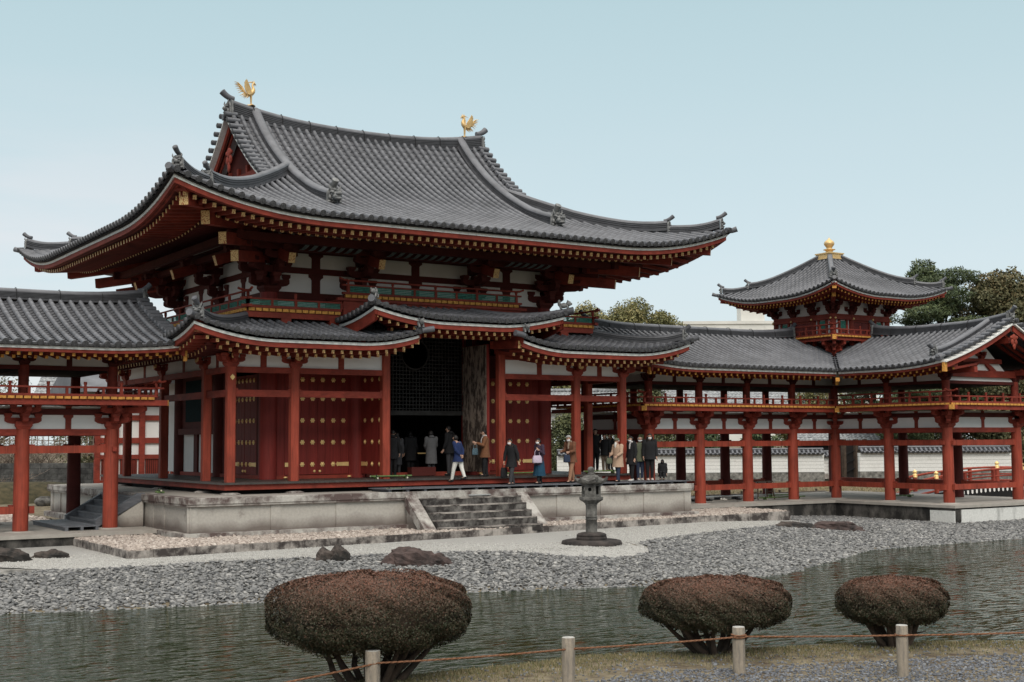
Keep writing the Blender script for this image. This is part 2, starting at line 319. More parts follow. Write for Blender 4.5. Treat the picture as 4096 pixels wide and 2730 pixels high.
def tile_slope(p, name, parent, vmax, pitch=.30, r=.078, tl=.30, vmin=None, u0=None, u1=None, disks=True):
    u0 = pitch*.5 if u0 is None else u0; u1 = p.L-pitch*.5 if u1 is None else u1
    n = max(1, round((u1-u0)/pitch)); us = [u0+(u1-u0)*i/n for i in range(n+1)]
    vmin = vmin or (lambda u: 0.0)
    b = MB(); e = MB()
    for u in us:
        a, c = vmin(u), vmax(u)
        if c-a < .12: continue
        k = max(1, int((c-a)/tl)); vs = []; rs = []
        for i in range(k):
            v0, v1 = a+(c-a)*i/k, a+(c-a)*(i+1)/k
            vs += [v0, v0+.84*(v1-v0), v1-1e-3]; rs += [r, r*.985, r*.945]
        pts = [p.S(u, v, .02) for v in vs]
        b.tube(pts, rs, 6, 0, False, 0, math.pi, Z3)
        if disks and a < .01:
            c0 = p.S(u, -.045, .0); d = (p.S(u, .1)-p.S(u, 0)).normalized(); q = -d; c0.z += .01
            e.tube([c0-q*.10, c0, c0+q*.001], [r*1.20]*2+[r*1.20], 12, 0, True, capm=1)
            e.tube([c0+q*.003, c0+q*.018], [r*1.2, r*1.13], 12, 1, True)
            e.tube([c0+q*.016, c0+q*.024], [r*.80, r*.70], 10, 1, True)
    for i in range(len(us)-1):
        uL, uR = us[i], us[i+1]; um = (uL+uR)/2
        a = max(vmin(uL), vmin(uR)); c = min(vmax(uL), vmax(uR))
        cc = max(vmax(uL), vmax(uR))
        if cc-a < .1: continue
        k = max(1, int((cc-a)/(tl*.68)))
        for j in range(k):
            v0, v1 = a+(cc-a)*j/k, a+(cc-a)*(j+1)/k
            rows = []
            for v, dz in ((v0, -.030), (v0, .014), (v1, -.024)):
                rows.append([p.S(u, v, dz+cdz) for u, cdz in ((uL, .03), (lerp(uL, uR, .32), -.022), (um, -.040), (lerp(uL, uR, .68), -.022), (uR, .03))])
            b.grid(rows, 1, False)
        if disks and a < .01:
            rows = [[p.S(lerp(uL, uR, t), -.02, z0+(.012 if abs(t-.5) > .3 else -.012)) for t in (0.12, .3, .5, .7, .88)] for z0 in (.02, -.045)]
            e.grid(rows, 1, False)
            rows = [[p.S(lerp(uL, uR, t), v, .02+(.012 if abs(t-.5) > .3 else -.012)) for t in (0.12, .3, .5, .7, .88)] for v in (-.02, .1)]
            e.grid(rows, 0, False)
    b.build(name, ['tile', 'tiled'], parent)
    if disks: e.build('eave_tile', ['tile', 'tilef'], parent, kind='stuff')

def sheet(p, name, mt, parent, dz, u0, u1, v0, v1, nu=24, nv=8, trim=None):
    b = MB(); rows = []
    for j in range(nv+1):
        v = lerp(v0, v1, j/nv); row = []
        for i in range(nu+1):
            a, c = (u0, u1) if trim is None else trim(v)
            row.append(p.S(lerp(a, c, i/nu), v, dz))
        rows.append(row)
    b.grid(rows, 0, True); return b.build(name, mt, parent)

def strip(b, p, v0, v1, z0, z1, ua=None, ub=None, m=0, n=40, mitre=True, ref=0.0, slope=0.0):
    """a board along the eave between distances v0..v1 inward and heights z0..z1 (relative to the eave line)"""
    ua = 0 if ua is None else ua; ub = p.L if ub is None else ub
    rows = []
    for i in range(n+1):
        row = []
        for v, z in ((v0, z0), (v0, z1), (v1, z1+slope*(v1-v0)), (v1, z0+slope*(v1-v0))):
            a, c = (max(ua, v), min(ub, p.L-v)) if mitre else (ua, ub)
            u = lerp(a, c, i/n); row.append(p.P(u, v, p.h(u, ref)+z))
        rows.append(row)
    b.grid(rows, m, False, True)

RCOUNT = {}
def rafters(p, parent, name, v0, v1, zt, slope, w, h, pitch, mats, ua=None, ub=None, round_=False, hipped=True, shared={}):
    """individual rafters, each with its painted or gilt end, hung under the eave"""
    ua = .25 if ua is None else ua; ub = p.L-.25 if ub is None else ub
    n = round((ub-ua)/pitch); key = (name, round(v1-v0, 3), w, h, tuple(mats), round_)
    if key not in shared:
        b = MB()
        if round_: b.tube([(0, 0, 0), (0, 1, 0)], w/2, 10, 0, True); b.m[-2] = 1; b.m[-1] = 0
        else:
            b.hexa([(-w/2, 0, -h/2), (w/2, 0, -h/2), (w/2, 0, h/2), (-w/2, 0, h/2), (-w/2, 1, -h/2), (w/2, 1, -h/2), (w/2, 1, h/2), (-w/2, 1, h/2)], 0, 1)
        shared[key] = b.mesh(name, mats)
    over = MB(); d = (p.W+Z3*slope).normalized(); nrm = p.U.cross(d)
    for i in range(n+1):
        u = ua+(ub-ua)*i/n
        ve = min(v1, u, p.L-u) if hipped else v1
        ln = (ve-v0)
        if ln < .10: continue
        ln *= math.sqrt(1+slope*slope)
        o = p.P(u, v0, p.h(u, 0)+zt-h/2)
        mt = Matrix.Translation(o) @ Matrix((p.U, d*ln, nrm)).transposed().to_4x4()
        kk = (parent.name, name); RCOUNT[kk] = RCOUNT.get(kk, 0)+1
        if RCOUNT[kk] <= 100: link_mesh(name, shared[key], parent, mt)
        else:
            q = MB(); ve_ = [v.co for v in shared[key].vertices]
            i0 = len(over.v); over.v += [tuple(mt @ c) for c in ve_]
            for f in shared[key].polygons: over.f.append(tuple(k+i0 for k in f.vertices)); over.m.append(f.material_index); over.s.append(False)
    if over.f: over.build(name, mats, parent, kind='stuff')

def noshi(b, pts, hs, w=.30, layers=6, cap=.14, m=0, mc=0):
    """stacked ridge tiles with a rounded cap, swept along pts"""
    pts = [V(p) for p in pts]; k = len(pts); hs = hs if isinstance(hs, (list, tuple)) else [hs]*k
    rows = []; caps = []
    for i, p in enumerate(pts):
        d = pts[min(i+1, k-1)]-pts[max(i-1, 0)]; d.z = 0; d.normalize(); sd_ = V((-d.y, d.x, 0)); h = hs[i]; row = []; sec = []
        for l in range(layers):
            z0 = h*l/layers; z1 = h*(l+1)/layers; ww = w/2*(1-.12*l/layers)+(.045 if l == 0 else 0)
            sec += [(ww, z0), (ww, z0+(z1-z0)*.55), (ww-.03, z0+(z1-z0)*.58), (ww-.03, z1)]
        row = [p+sd_*a+Z3*z for a, z in sec]+[p-sd_*a+Z3*z for a, z in sec[::-1]]
        rows.append(row)
        caps.append([p+sd_*math.cos(t)*cap*1.1+Z3*(h+math.sin(t)*cap*.85) for t in [math.pi*j/8 for j in range(9)]])
    b.grid(rows, m, False, True); b.q(rows[0], m); b.q(rows[-1][::-1], m)
    b.grid(caps, mc, True); b.q(caps[0], mc); b.q(caps[-1][::-1], mc)

def horn(b, p, d, r=.105, ln=.55, rise=.42, m=0):
    r *= .86; ln *= .9; rise *= .82
    p, d = V(p), V(d).normalized()
    pts = [p+d*ln*t+Z3*(rise*t*t) for t in (0, .2, .4, .6, .8, 1)]
    b.tube(pts, [r*.9, r*.95, r, r*1.04, r*1.1, r*1.18], 10, m, True)
    e = (pts[-1]-pts[-2]).normalized(); b.tube([pts[-1]+e*.002, pts[-1]+e*.014], [r*.92, r*.8], 10, m, True)

def oni(b, p, d, s=1.0, m=0):
    """demon-face ridge end: plate, brow, horns, nose, jaw"""
    p, d = V(p), V(d).normalized(); sd_ = V((-d.y, d.x, 0))
    def at(a, o, z): return p+sd_*a*s+d*o*s+Z3*z*s
    b.prism([(-.27, 0), (.27, 0), (.25, .38), (.12, .56), (-.12, .56), (-.25, .38)], at(0, 0, 0), sd_*s, Z3*s, d*.07*s, m)
    R = Matrix((sd_, d, Z3)).transposed()
    for a, o, z, rx, ry, rz in ((0, .15, .30, .10, .13, .09), (-.10, .13, .38, .09, .07, .05), (.10, .13, .38, .09, .07, .05), (-.1, .12, .29, .045, .06, .045),
                                (.1, .12, .29, .045, .06, .045), (0, .13, .14, .15, .11, .05), (0, .12, .06, .12, .09, .04), (-.17, .10, .2, .06, .06, .09), (.17, .10, .2, .06, .06, .09),
                                (-.2, .1, .06, .06, .05, .05), (.2, .1, .06, .06, .05, .05), (0, .09, .47, .07, .05, .06)):
        b.ell(at(a, o, z), (rx*s, ry*s, rz*s), m, 7, 4, 0, None, R)
    for a in (-1, 1): b.tube([at(.12*a, .10, .43), at(.19*a, .12, .52), at(.20*a, .10, .63)], [.045*s, .035*s, .008*s], 6, m, False)

def lion(b, p, d, s=1.0, m=0):
    """small crouching beast on a corner tile"""
    p, d = V(p), V(d).normalized(); sd_ = V((-d.y, d.x, 0)); R = Matrix((sd_, d, Z3)).transposed()
    def at(a, o, z): return p+sd_*a*s+d*o*s+Z3*z*s
    for a, o, z, rx, ry, rz in ((0, 0, .10, .08, .14, .08), (0, .14, .15, .07, .08, .08), (0, .20, .14, .04, .05, .04), (0, -.13, .17, .045, .05, .10), (-.06, .12, .22, .03, .02, .03), (.06, .12, .22, .03, .02, .03)):
        b.ell(at(a, o, z), (rx*s, ry*s, rz*s), m, 7, 4, 0, None, R)
    for a, o in ((-.06, .1), (.06, .1), (-.06, -.1), (.06, -.1)): b.tube([at(a, o, .1), at(a, o+.03, 0)], [.03*s, .03*s], 5, m)

# ---------------------------------------------------------------- bracket sets and balustrades
def arm(b, o, d, L_, w, h, m=0, l0=None):
    """boat-shaped bracket arm centred on o (its bottom), along d"""
    a0 = -L_/2 if l0 is None else l0; a1 = L_/2; d = V(d).normalized(); sd_ = V((-d.y, d.x, 0)); c = min(.28*L_, .22)
    poly = [(a0, h), (a0, h*.45)]+[(a0+c*.35, h*.16), (a0+c, 0)] + [(a1-c, 0), (a1-c*.35, h*.16)]+[(a1, h*.45), (a1, h)]
    b.prism(poly, V(o)-sd_*w/2, d, Z3, sd_*w, m)
def block(b, o, d, w, h, m=0):
    ph = math.atan2(d[1], d[0])+math.pi/4; k = w/2*math.sqrt(2)
    b.lathe([(k*.72, 0), (k*.80, h*.16), (k, h*.45), (k, h)], o, 4, m, False, ph)
def bracket(b, o, out, s=1.0, steps=1, corner=None, back=False, sidearm=True, m=0):
    """bracket set on a column top: out = outward, corner = second outward direction"""
    o = V(o); out = V(out).normalized(); al = V((-out.y, out.x, 0))
    block(b, o, out, .52*s, .26*s, m)
    z = .18*s
    dirs = [out]+([V(corner).normalized()] if corner is not None else [])
    diag = (dirs[0]+dirs[1]).normalized() if corner is not None else None
    if sidearm or corner is not None:
        for dd in ([al] if corner is None else [al, V((-dirs[1].y, dirs[1].x, 0))]):
            arm(b, o+Z3*z, dd, 1.15*s, .17*s, .20*s, m)
            for a in (-.47, 0, .47): block(b, o+dd*a*s+Z3*(z+.20*s), dd, .24*s, .14*s, m)
    for st in range(steps):
        L_ = (.48+.40*st)*s; zz = z+st*.34*s
        for dd in dirs: 
            arm(b, o+Z3*(zz+.01*s), dd, 2*L_, .165*s, .20*s, m, l0=-.30*s); block(b, o+dd*(L_-.10*s)+Z3*(zz+.21*s), dd, .23*s, .14*s, m)
            if st < steps-1 or steps > 2:
                ad = V((-dd.y, dd.x, 0)); arm(b, o+dd*(L_-.10*s)+Z3*(zz+.35*s), ad, .95*s, .15*s, .18*s, m)
                for a in (-.38, 0, .38): block(b, o+dd*(L_-.10*s)+ad*a*s+Z3*(zz+.53*s), ad, .21*s, .12*s, m)
        if diag is not None:
            arm(b, o+Z3*(zz+.012*s), diag, 2*L_*1.41, .18*s, .20*s, m, l0=-.2*s); block(b, o+diag*(L_*1.41-.12*s)+Z3*(zz+.212*s), diag, .25*s, .14*s, m)

def koran(parent, pts, zb, top, mid, base_h=.08, spacing=.95, ends=True, lattice=None, closed=False, r=.032, w=.085):
    """balustrade along a polyline: round top rail, mid rail, base rail, posts, short posts, optional green slats"""
    pts = [V(p) for p in pts]
    ks = range(len(pts) if closed else len(pts)-1)
    for k in ks:
        a, c = pts[k], pts[(k+1) % len(pts)]; d = (c-a).normalized(); L_ = (c-a).length
        e0 = .28 if (ends and (k > 0 or closed or ends is True)) else 0
        def f1(b):
            q = []
            for t in (-1.0, -.5, 0): q.append(a+d*(.30*t if ends else 0)+Z3*(zb+top+(.07*t*t if ends else 0)))
            q += [c+d*(.30*t if ends else 0)+Z3*(zb+top+(.07*t*t if ends else 0)) for t in (0, .5, 1)]
            b.tube(q, r, 8, 0, True)
        part('top_rail', 'redb', parent, f1)
        x = .20 if ends else 0
        pbeam('mid_rail', 'redb', parent, a-d*x+Z3*(zb+mid), c+d*x+Z3*(zb+mid), .07, .05)
        pbeam('base_rail', 'redb', parent, a-d*x+Z3*(zb+base_h/2), c+d*x+Z3*(zb+base_h/2), w+.03, base_h)
        n = max(1, round(L_/spacing))
        for i in range(n+1):
            if i == n and (closed or k < len(ks)-1): continue
            p = a+d*L_*i/n
            def f2(b, p=p):
                b.box(p+Z3*(zb+(base_h+mid)/2), (w, w, mid-base_h), math.atan2(d.y, d.x)); b.lathe([(.040, 0), (.034, .03), (.05, .07), (.05, top-mid-.05)], p+Z3*(zb+mid+.02), 8)
            part('rail_post', 'redb', parent, f2)
            if i < n: 
                p2 = a+d*L_*(i+.5)/n
                part('short_post', 'redb', parent, lambda b: b.box(p2+Z3*(zb+(base_h+mid)/2), (w*.85, w*.7, mid-base_h), math.atan2(d.y, d.x)))
        if lattice:
            def f3(b):
                m_ = 4; lo = zb+base_h; hi = zb+mid-.02
                for i in range(m_): zz = lerp(lo, hi, (i+.55)/m_); b.beam(a+Z3*zz, c+Z3*zz, .03, (hi-lo)/m_*.62)
            part('green_slats', lattice, parent, f3)

def planks(parent, a, c, z0, z1, depth, inward, pitch=.20, m='ochre', cap=100):
    """row of floor plank ends painted ochre along the balcony edge"""
    a, c = V(a), V(c); d = (c-a).normalized(); L_ = (c-a).length; n = int(L_/pitch); inward = V(inward)
    part('balcony_floor', 'redd', parent, lambda b: b.hexa([a+Z3*(z0+.01)+inward*.02, c+Z3*(z0+.01)+inward*.02, c+Z3*(z0+.01)+inward*depth, a+Z3*(z0+.01)+inward*depth, a+Z3*z1+inward*.02, c+Z3*z1+inward*.02, c+Z3*z1+inward*depth, a+Z3*z1+inward*depth]))
    over = MB()
    for i in range(n):
        t0, t1 = i*pitch+pitch*.08, (i+1)*pitch-pitch*.10
        kk = (parent.name, 'plank_end'); RCOUNT[kk] = RCOUNT.get(kk, 0)+1
        b = MB() if RCOUNT[kk] <= cap else over
        p0, p1 = a+d*t0, a+d*t1
        b.hexa([p0+Z3*z0-inward*.03, p1+Z3*z0-inward*.03, p1+Z3*z0+inward*.05, p0+Z3*z0+inward*.05, p0+Z3*z1-inward*.03, p1+Z3*z1-inward*.03, p1+Z3*z1+inward*.05, p0+Z3*z1+inward*.05])
        if b is not over: b.build('plank_end', m, parent)
    if over.f: over.build('plank_end', m, parent, kind='stuff')

def strut(b, p, al, z0, z1, w=.26, m=0):
    """wall strut that flares into a block at the top"""
    al = V(al); n = V((-al.y, al.x, 0)); k = w/2; t = z1-z0
    b.prism([(-k, 0), (k, 0), (k, t*.68), (k*1.25, t*.78), (k*1.7, t*.84), (k*1.7, t), (-k*1.7, t), (-k*1.7, t*.84), (-k*1.25, t*.78), (-k, t*.68)], V(p)+Z3*z0-n*.05, al, Z3, n*.10, m)

# ================================================================ the main hall
hall = thing('temple_hall', 'large vermilion temple hall with sweeping grey tiled hip-and-gable roof on a stone podium', 'temple hall')
A_, B_, a_, m_, s_ = 7.12, 5.91, 5.15, 2.12, 3.94
EX, EY = 9.88, 8.67

def lift(t, A=.85, c=4.9, e=2.2): return A*max(0.0, 1-t/c)**e
def hall_h(L_, front):
    def h(u, v):
        z = 7.53+.30*v+.00305*v**3+lift(max(v, min(u, L_-u)))*max(0, 1-v/6.5)
        if front: z += .30*(abs(u-L_/2)/5.1)**2.6*min(1, (v/EY))**4 if v > 4 else 0
        return z
    return h
hF = Plane((-EX, -EY, 0), (1, 0, 0), (0, 1, 0), 2*EX, hall_h(2*EX, True))
hL = Plane((-EX, EY, 0), (0, -1, 0), (1, 0, 0), 2*EY, hall_h(2*EY, False))
hR = Plane((EX, -EY, 0), (0, 1, 0), (-1, 0, 0), 2*EY, hall_h(2*EY, False))
hB = Plane((EX, EY, 0), (-1, 0, 0), (0, -1, 0), 2*EX, hall_h(2*EX, True))
XV = 5.1; UV = EX-XV
tile_slope(hF, 'roof', hall, lambda u: min(u, 2*EX-u) if min(u, 2*EX-u) < UV else EY-.05)
tile_slope(hL, 'roof', hall, lambda u: min(u, 2*EY-u, 5.35))
sheet(hR, 'roof', 'tile', hall, 0, 0, 0, 0, 5.3, 30, 8, lambda v: (v, hR.L-v))
b = MB(); rows = []
for j in range(9):
    v = EY*j/8; e = max(v, 0) if v < UV else UV; rows.append([hB.S(lerp(e, hB.L-e, i/30), v, 0) for i in range(31)])
b.grid(rows, 0, True); b.build('roof', 'tile', hall)
# decking under the tiles (closes the verge overhang from below)
b = MB(); rows = []
for j in range(13):
    v = lerp(4.2, EY, j/12); rows.append([hF.S(lerp(UV+.08, hF.L-UV-.08, i/20), v, -.10) for i in range(21)])
b.grid(rows, 0, True); b.build('roof_decking', 'redd', hall)

def eaves(p, parent, wz=(-.115, -.195), fz=(-.195, -.33), v0=.12, ends=('redb', 'gilt'), fly=None, base=None, kioi=1.6, soffit=4.7, ua=None, ub=None, hipped=True, mitre=True):
    b = MB(); strip(b, p, v0, v0+.10, wz[1], wz[0], ua, ub, 0, 40, mitre); b.build('white_eave_board', 'wboard', parent)
    b = MB(); strip(b, p, v0-.09, v0, -.115, -.085, ua, ub, 0, 40, mitre); b.build('tile_batten', 'black', parent)
    b = MB(); strip(b, p, v0+.03, v0+.2, fz[0]-.13, fz[0], ua, ub, 0, 40, mitre); b.build('eave_fascia', 'redb', parent)
    if fly:
        v, w, h, zt, sl, pit, end = fly; rafters(p, parent, 'flying_rafter', v, end, zt, sl, w, h, pit, list(ends), ua, ub, False, hipped)
        b = MB(); strip(b, p, v0+.1, end, zt+.01, zt+.03, ua, ub, 0, 30, mitre, 0, sl); b.build('eave_soffit', 'redd', parent)
    if base:
        v, w, h, zt, sl, pit, end, rnd_ = base; rafters(p, parent, 'base_rafter', v, end, zt, sl, w, h, pit, ['redd', ends[1]], ua, ub, rnd_, hipped)
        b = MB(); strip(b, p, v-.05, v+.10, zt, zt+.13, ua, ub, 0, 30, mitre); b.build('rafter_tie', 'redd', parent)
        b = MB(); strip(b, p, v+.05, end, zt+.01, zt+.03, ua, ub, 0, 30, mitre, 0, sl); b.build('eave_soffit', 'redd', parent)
FLY = (.42, .105, .12, -.34, .10, .275, 1.65); BAS = (1.62, .13, .13, -.27, .28, .275, 4.9, True)
eaves(hF, hall, fly=FLY, base=BAS); eaves(hL, hall, fly=FLY, base=BAS)
eaves(hR, hall, fly=(.42, .105, .12, -.34, .10, .55, 1.65), base=(1.62, .13, .13, -.27, .28, .55, 4.9, True))
# hip rafters with gilt plates at the corners
for sx in (-1, 1):
    for sy in (-1, 1):
        def D(t, z): return V((sx*(a_+t), sy*(s_+t), z))
        for t, z, w, h in ((4.2, 7.66, .26, .33), (3.25, 7.38, .26, .38), (2.45, 6.98, .24, .34), (1.85, 6.58, .24, .32)):
            part('hip_rafter' if t > 3 else 'tail_rafter', ['redb', 'gilt'], hall, lambda b: b.beam(D(t, z), D(0, z+.1*t+.1), w, h, 0, 1))
        part('hip_rafter_cap', 'redb', hall, lambda b: b.beam(D(4.36, 7.88), D(3.2, 7.80), .34, .09))
        b = MB(); c = V((sx*EX, sy*EY, 0)); dg = V((sx, sy, 0)).normalized()
        b.tube([c-dg*.5+Z3*8.30, c+Z3*8.33, c+dg*.16+Z3*8.38], [.09, .09, .10], 10, 0, True); b.build('corner_tile', 'tile', hall)

# ridges
def ridge_obj(name, pts, hs, w, layers, cap, ends=(), parent=hall):
    b = MB(); noshi(b, pts, hs, w, layers, cap, 1, 0); b.build(name, ['tile', 'tiled'], parent)
n = 24; pts = []; hs = []
for i in range(n+1):
    x = lerp(-5.0, 5.0, i/n); pts.append((x, 0, 11.86+.33*(abs(x)/5)**2.6)); hs.append(.36+.13*(abs(x)/5)**2)
ridge_obj('main_ridge', pts, hs, .44, 7, .15)
for sx in (-1, 1):
    def fo(b):
        oni(b, (sx*5.02, 0, 12.2), (sx, 0, 0), .88); b.prism([(-.30, -.1), (.30, -.1), (.27, .52), (-.27, .52)], (sx*4.97, 0, 12.2), (0, 1, 0), Z3, (sx*.05, 0, 0))
    part('ridge_end_ornament', 'oni', hall, fo)
    part('ridge_horn', 'tile', hall, lambda b: horn(b, (sx*4.85, 0, 12.83), (sx, 0, 0), .115, .48, .26))
    part('ridge_horn', 'tile', hall, lambda b: b.tube([(sx*4.9, 0, 12.14), (sx*5.25, 0, 12.14)], .10, 10))
b = MB()
for i in range(9):
    x = -4.2+i*1.05; z0 = 11.86+.33*(abs(x)/5)**2.6; h0 = .36+.13*(abs(x)/5)**2
    b.tube([(x, -.24, z0-.02), (x, -.22, z0+h0), (x, -.1, z0+h0+.135), (x, .1, z0+h0+.135)], .012, 5)
b.build('ridge_binding', 'dark', hall)
# descending ridges, front pair fully modelled, with beast-head ends
for sx in (-1, 1):
    for sy in (-1, 1):
        pts = []; pl = hF if sy < 0 else hB
        for i in range(17):
            v = lerp(EY-.12, 2.35, i/16); u = EX+sx*4.1 if sy < 0 else EX-sx*4.1
            pts.append(pl.S(u, v, -.02+(.10*(1-i/16)**8)+.10*max(0, (i-11)/5)**2))
        ridge_obj('descending_ridge', pts, .25, .34, 4, .15)
        if sy < 0:
            d = (pts[-1]-pts[-2]); d.z = 0; d.normalize(); e = pts[-1]
            def fo(b):
                b.tube([e-d*.2+Z3*.36, e-d*.02+Z3*.45, e+d*.16+Z3*.66], [.09, .095, .11], 10, 0); oni(b, e+Z3*-.06, d, .92)
                b.ell(e+d*.26+Z3*.12, (.15, .19, .10)); b.ell(e+d*.40+Z3*.20, (.11, .10, .07)); b.ell(e+d*.36+Z3*.05, (.12, .13, .05))
                for k in (-1, 1): b.ell(e+d*.40+Z3*.28+V((k*.05, 0, 0)), (.04, .05, .035)); b.ell(e+d*.20+Z3*.26+V((k*.11, 0, 0)), (.035, .05, .035))
            part('beast_head_tile', 'oni', hall, fo)
# hip ridges: upper run ends in one ornament, lower run in a second near the corner
for sx in (-1, 1):
    for sy in (-1, 1):
        pl = hF if sy < 0 else hB
        def HP(t, dz): # point on hip at t metres in from the corner
            return V((sx*(EX-t), sy*(EY-t), pl.h(t, t)+dz))
        up = [HP(lerp(5.65, 1.58, i/14), .0+.10*max(0, (i-10)/4)**2) for i in range(15)]
        lo = [HP(lerp(1.75, .30, i/8), -.02+.12*max(0, (i-4)/4)**2) for i in range(9)]
        ridge_obj('hip_ridge', up, .27, .32, 4, .13); ridge_obj('hip_ridge', lo, .24, .30, 4, .12)
        dg = V((sx, sy, 0)).normalized()
        for q in (up[-1], lo[-1]):
            part('hip_ornament', 'oni', hall, lambda b: oni(b, q-Z3*.04+dg*.02, dg, .66))
            part('hip_horn', 'tile', hall, lambda b: horn(b, q+Z3*.37-dg*.12, dg, .075, .38, .19))

# gables: verge tiles, barge boards, recessed pediment with pendant
for sx in (-1, 1):
    for sy in (-1, 1):
        pl = hF if sy < 0 else hB; b = MB(); k = 15
        for i in range(k):
            v = lerp(4.95, 8.45, i/(k-1)); u = (EX+sx*XV) if sy < 0 else (EX-sx*XV); p0 = pl.S(u, v, .06)
            b.tube([p0-V((sx*.28, 0, 0)), p0+V((sx*.16, 0, -.01))], [.085, .092], 9, 0); b.tube([p0+V((sx*.16, 0, -.01)), p0+V((sx*.175, 0, -.01))], [.075, .07], 9, 1)
        b.build('verge_tile', ['tile', 'tilef'], hall)
        def board(z0, z1, x0, x1, nm, mt):
            b = MB(); rows = []
            for i in range(15):
                v = lerp(4.6, EY, i/14); u = EX+sx*4.9 if sy < 0 else EX-sx*4.9; s0 = pl.S(u, v, 0); rows.append([(sx*x0, s0.y, s0.z+z0), (sx*x0, s0.y, s0.z+z1), (sx*x1, s0.y, s0.z+z1), (sx*x1, s0.y, s0.z+z0)])
            b.grid(rows, 0, False, True); b.build(nm, mt, hall)
        board(-.14, -.20, 5.16, 4.45, 'verge_board', 'wboard')
        board(-.20, -.44, 4.95, 4.88, 'barge_board', 'redb'); board(-.21, -.54, 4.80, 4.75, 'barge_board', 'redb')
    b = MB(); zb = hL.h(EY, 4.9)
    b.prism([(-3.9, zb-.3), (3.9, zb-.3), (0, 11.9)], (sx*4.42, 0, 0), (0, 1, 0), Z3, (sx*.03, 0, 0)); b.build('gable_wall', 'redd', hall)
    b = MB()
    b.box((sx*4.50, 0, zb+.75), (.14, 3.6, .26)); b.box((sx*4.50, 0, zb+.2), (.14, 6.0, .22))
    for y in (-1.2, -.4, .4, 1.2): b.box((sx*4.49, y, zb+.45), (.10, .16, 1.4))
    b.build('gable_frame', 'redb', hall)
    def pend(b):
        for y, z, ry, rz in ((0, 10.95, .20, .18), (-.14, 10.7, .13, .16), (.14, 10.7, .13, .16), (0, 10.45, .10, .20), (-.2, 10.95, .08, .08), (.2, 10.95, .08, .08)): b.ell((sx*5.0, y, z), (.05, ry, rz), 0, 10, 6)
    part('gable_pendant', 'redb', hall, pend)

# ---- upper walls, columns, brackets
b = MB(); t = .05
for sy in (-1, 1): b.b2((-a_, sy*s_-t, 4.7), (a_, sy*s_+t, 7.6))
for sx in (-1, 1): b.b2((sx*a_-t, -s_+t, 4.7), (sx*a_+t, s_-t, 7.6))
b.build('upper_wall', 'white', hall)
for z0, z1, nm in ((5.60, 5.83, 'wall_beam'), (6.43, 6.62, 'wall_beam'), (7.08, 7.34, 'wall_beam')):
    for sy in (-1, 1): pbox(nm, 'redd', hall, (-a_-.1, sy*s_-.11, z0), (a_+.1, sy*s_+.11, z1))
    for sx in (-1, 1): pbox(nm, 'redd', hall, (sx*a_-.108, -s_, z0+.003), (sx*a_+.108, s_, z1-.003))
for x in (-3.6, 0, 3.6):
    part('wall_strut', 'redd', hall, lambda b: (strut(b, (x, -s_-.03, 0), (1, 0, 0), 5.83, 6.43, .29), strut(b, (x, -s_-.03, 0), (1, 0, 0), 6.62, 7.08, .29)))
for sx in (-1, 1):
    for y in (-1.97, 1.97): part('wall_strut', 'redd', hall, lambda b: (strut(b, (sx*(a_+.03), y, 0), (0, 1, 0), 5.83, 6.43, .26), strut(b, (sx*(a_+.03), y, 0), (0, 1, 0), 6.62, 7.08, .26)))
cols = [(x, y) for x in (-a_, -m_, m_, a_) for y in (-s_, s_)]+[(-a_, 0), (a_, 0)]
for x, y in cols:
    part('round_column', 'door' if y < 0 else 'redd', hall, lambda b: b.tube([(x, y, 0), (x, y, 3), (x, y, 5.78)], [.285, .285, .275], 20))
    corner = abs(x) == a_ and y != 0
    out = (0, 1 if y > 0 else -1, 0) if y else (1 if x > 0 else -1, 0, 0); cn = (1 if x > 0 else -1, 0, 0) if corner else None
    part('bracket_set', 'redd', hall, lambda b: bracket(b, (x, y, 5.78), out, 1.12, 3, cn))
    for d in [out]+([cn] if cn else []):
        d = V(d); part('tail_rafter', ['redb', 'gilt'], hall, lambda b: b.beam(V((x, y, 0))+d*1.76+Z3*6.66, V((x, y, 0))-d*.1+Z3*7.25, .215, .31, 0, 1))
# eave purlins carried by the brackets
for o_, z0, z1 in ((1.75, 7.10, 7.34), (.95, 7.0, 7.2)):
    X, Y = a_+o_, s_+o_
    for sy in (-1, 1): pbox('eave_purlin', 'redd', hall, (-X-.3, sy*Y-.1, z0), (X+.3, sy*Y+.1, z1))
    for sx in (-1, 1): pbox('eave_purlin', 'redd', hall, (sx*X-.097, -Y-.3, z0+.004), (sx*X+.097, Y+.3, z1-.004))
# curved ribs with pale boards between wall and purlin
b = MB()
for x in [(-4.55+.30*i) for i in range(31)]:
    if min(abs(x-c) for c in (-a_, -m_, m_, a_)) < .55: continue
    pr = [(s_+1.0+.70*math.sin(t*math.pi/2), 7.02+.28*(1-math.cos(t*math.pi/2))) for t in (0, .25, .5, .75, 1)]
    b.grid([[(x+dx, -yy, zz) for dx in (-.075, .075)] for yy, zz in pr], 0, True)
b.build('ribbed_cove', 'cove', hall, kind='stuff')
b = MB(); b.b2((-a_-.9, -s_-.9, 7.36), (a_+.9, s_+.9, 7.40)); b.build('upper_ceiling', 'redd', hall)

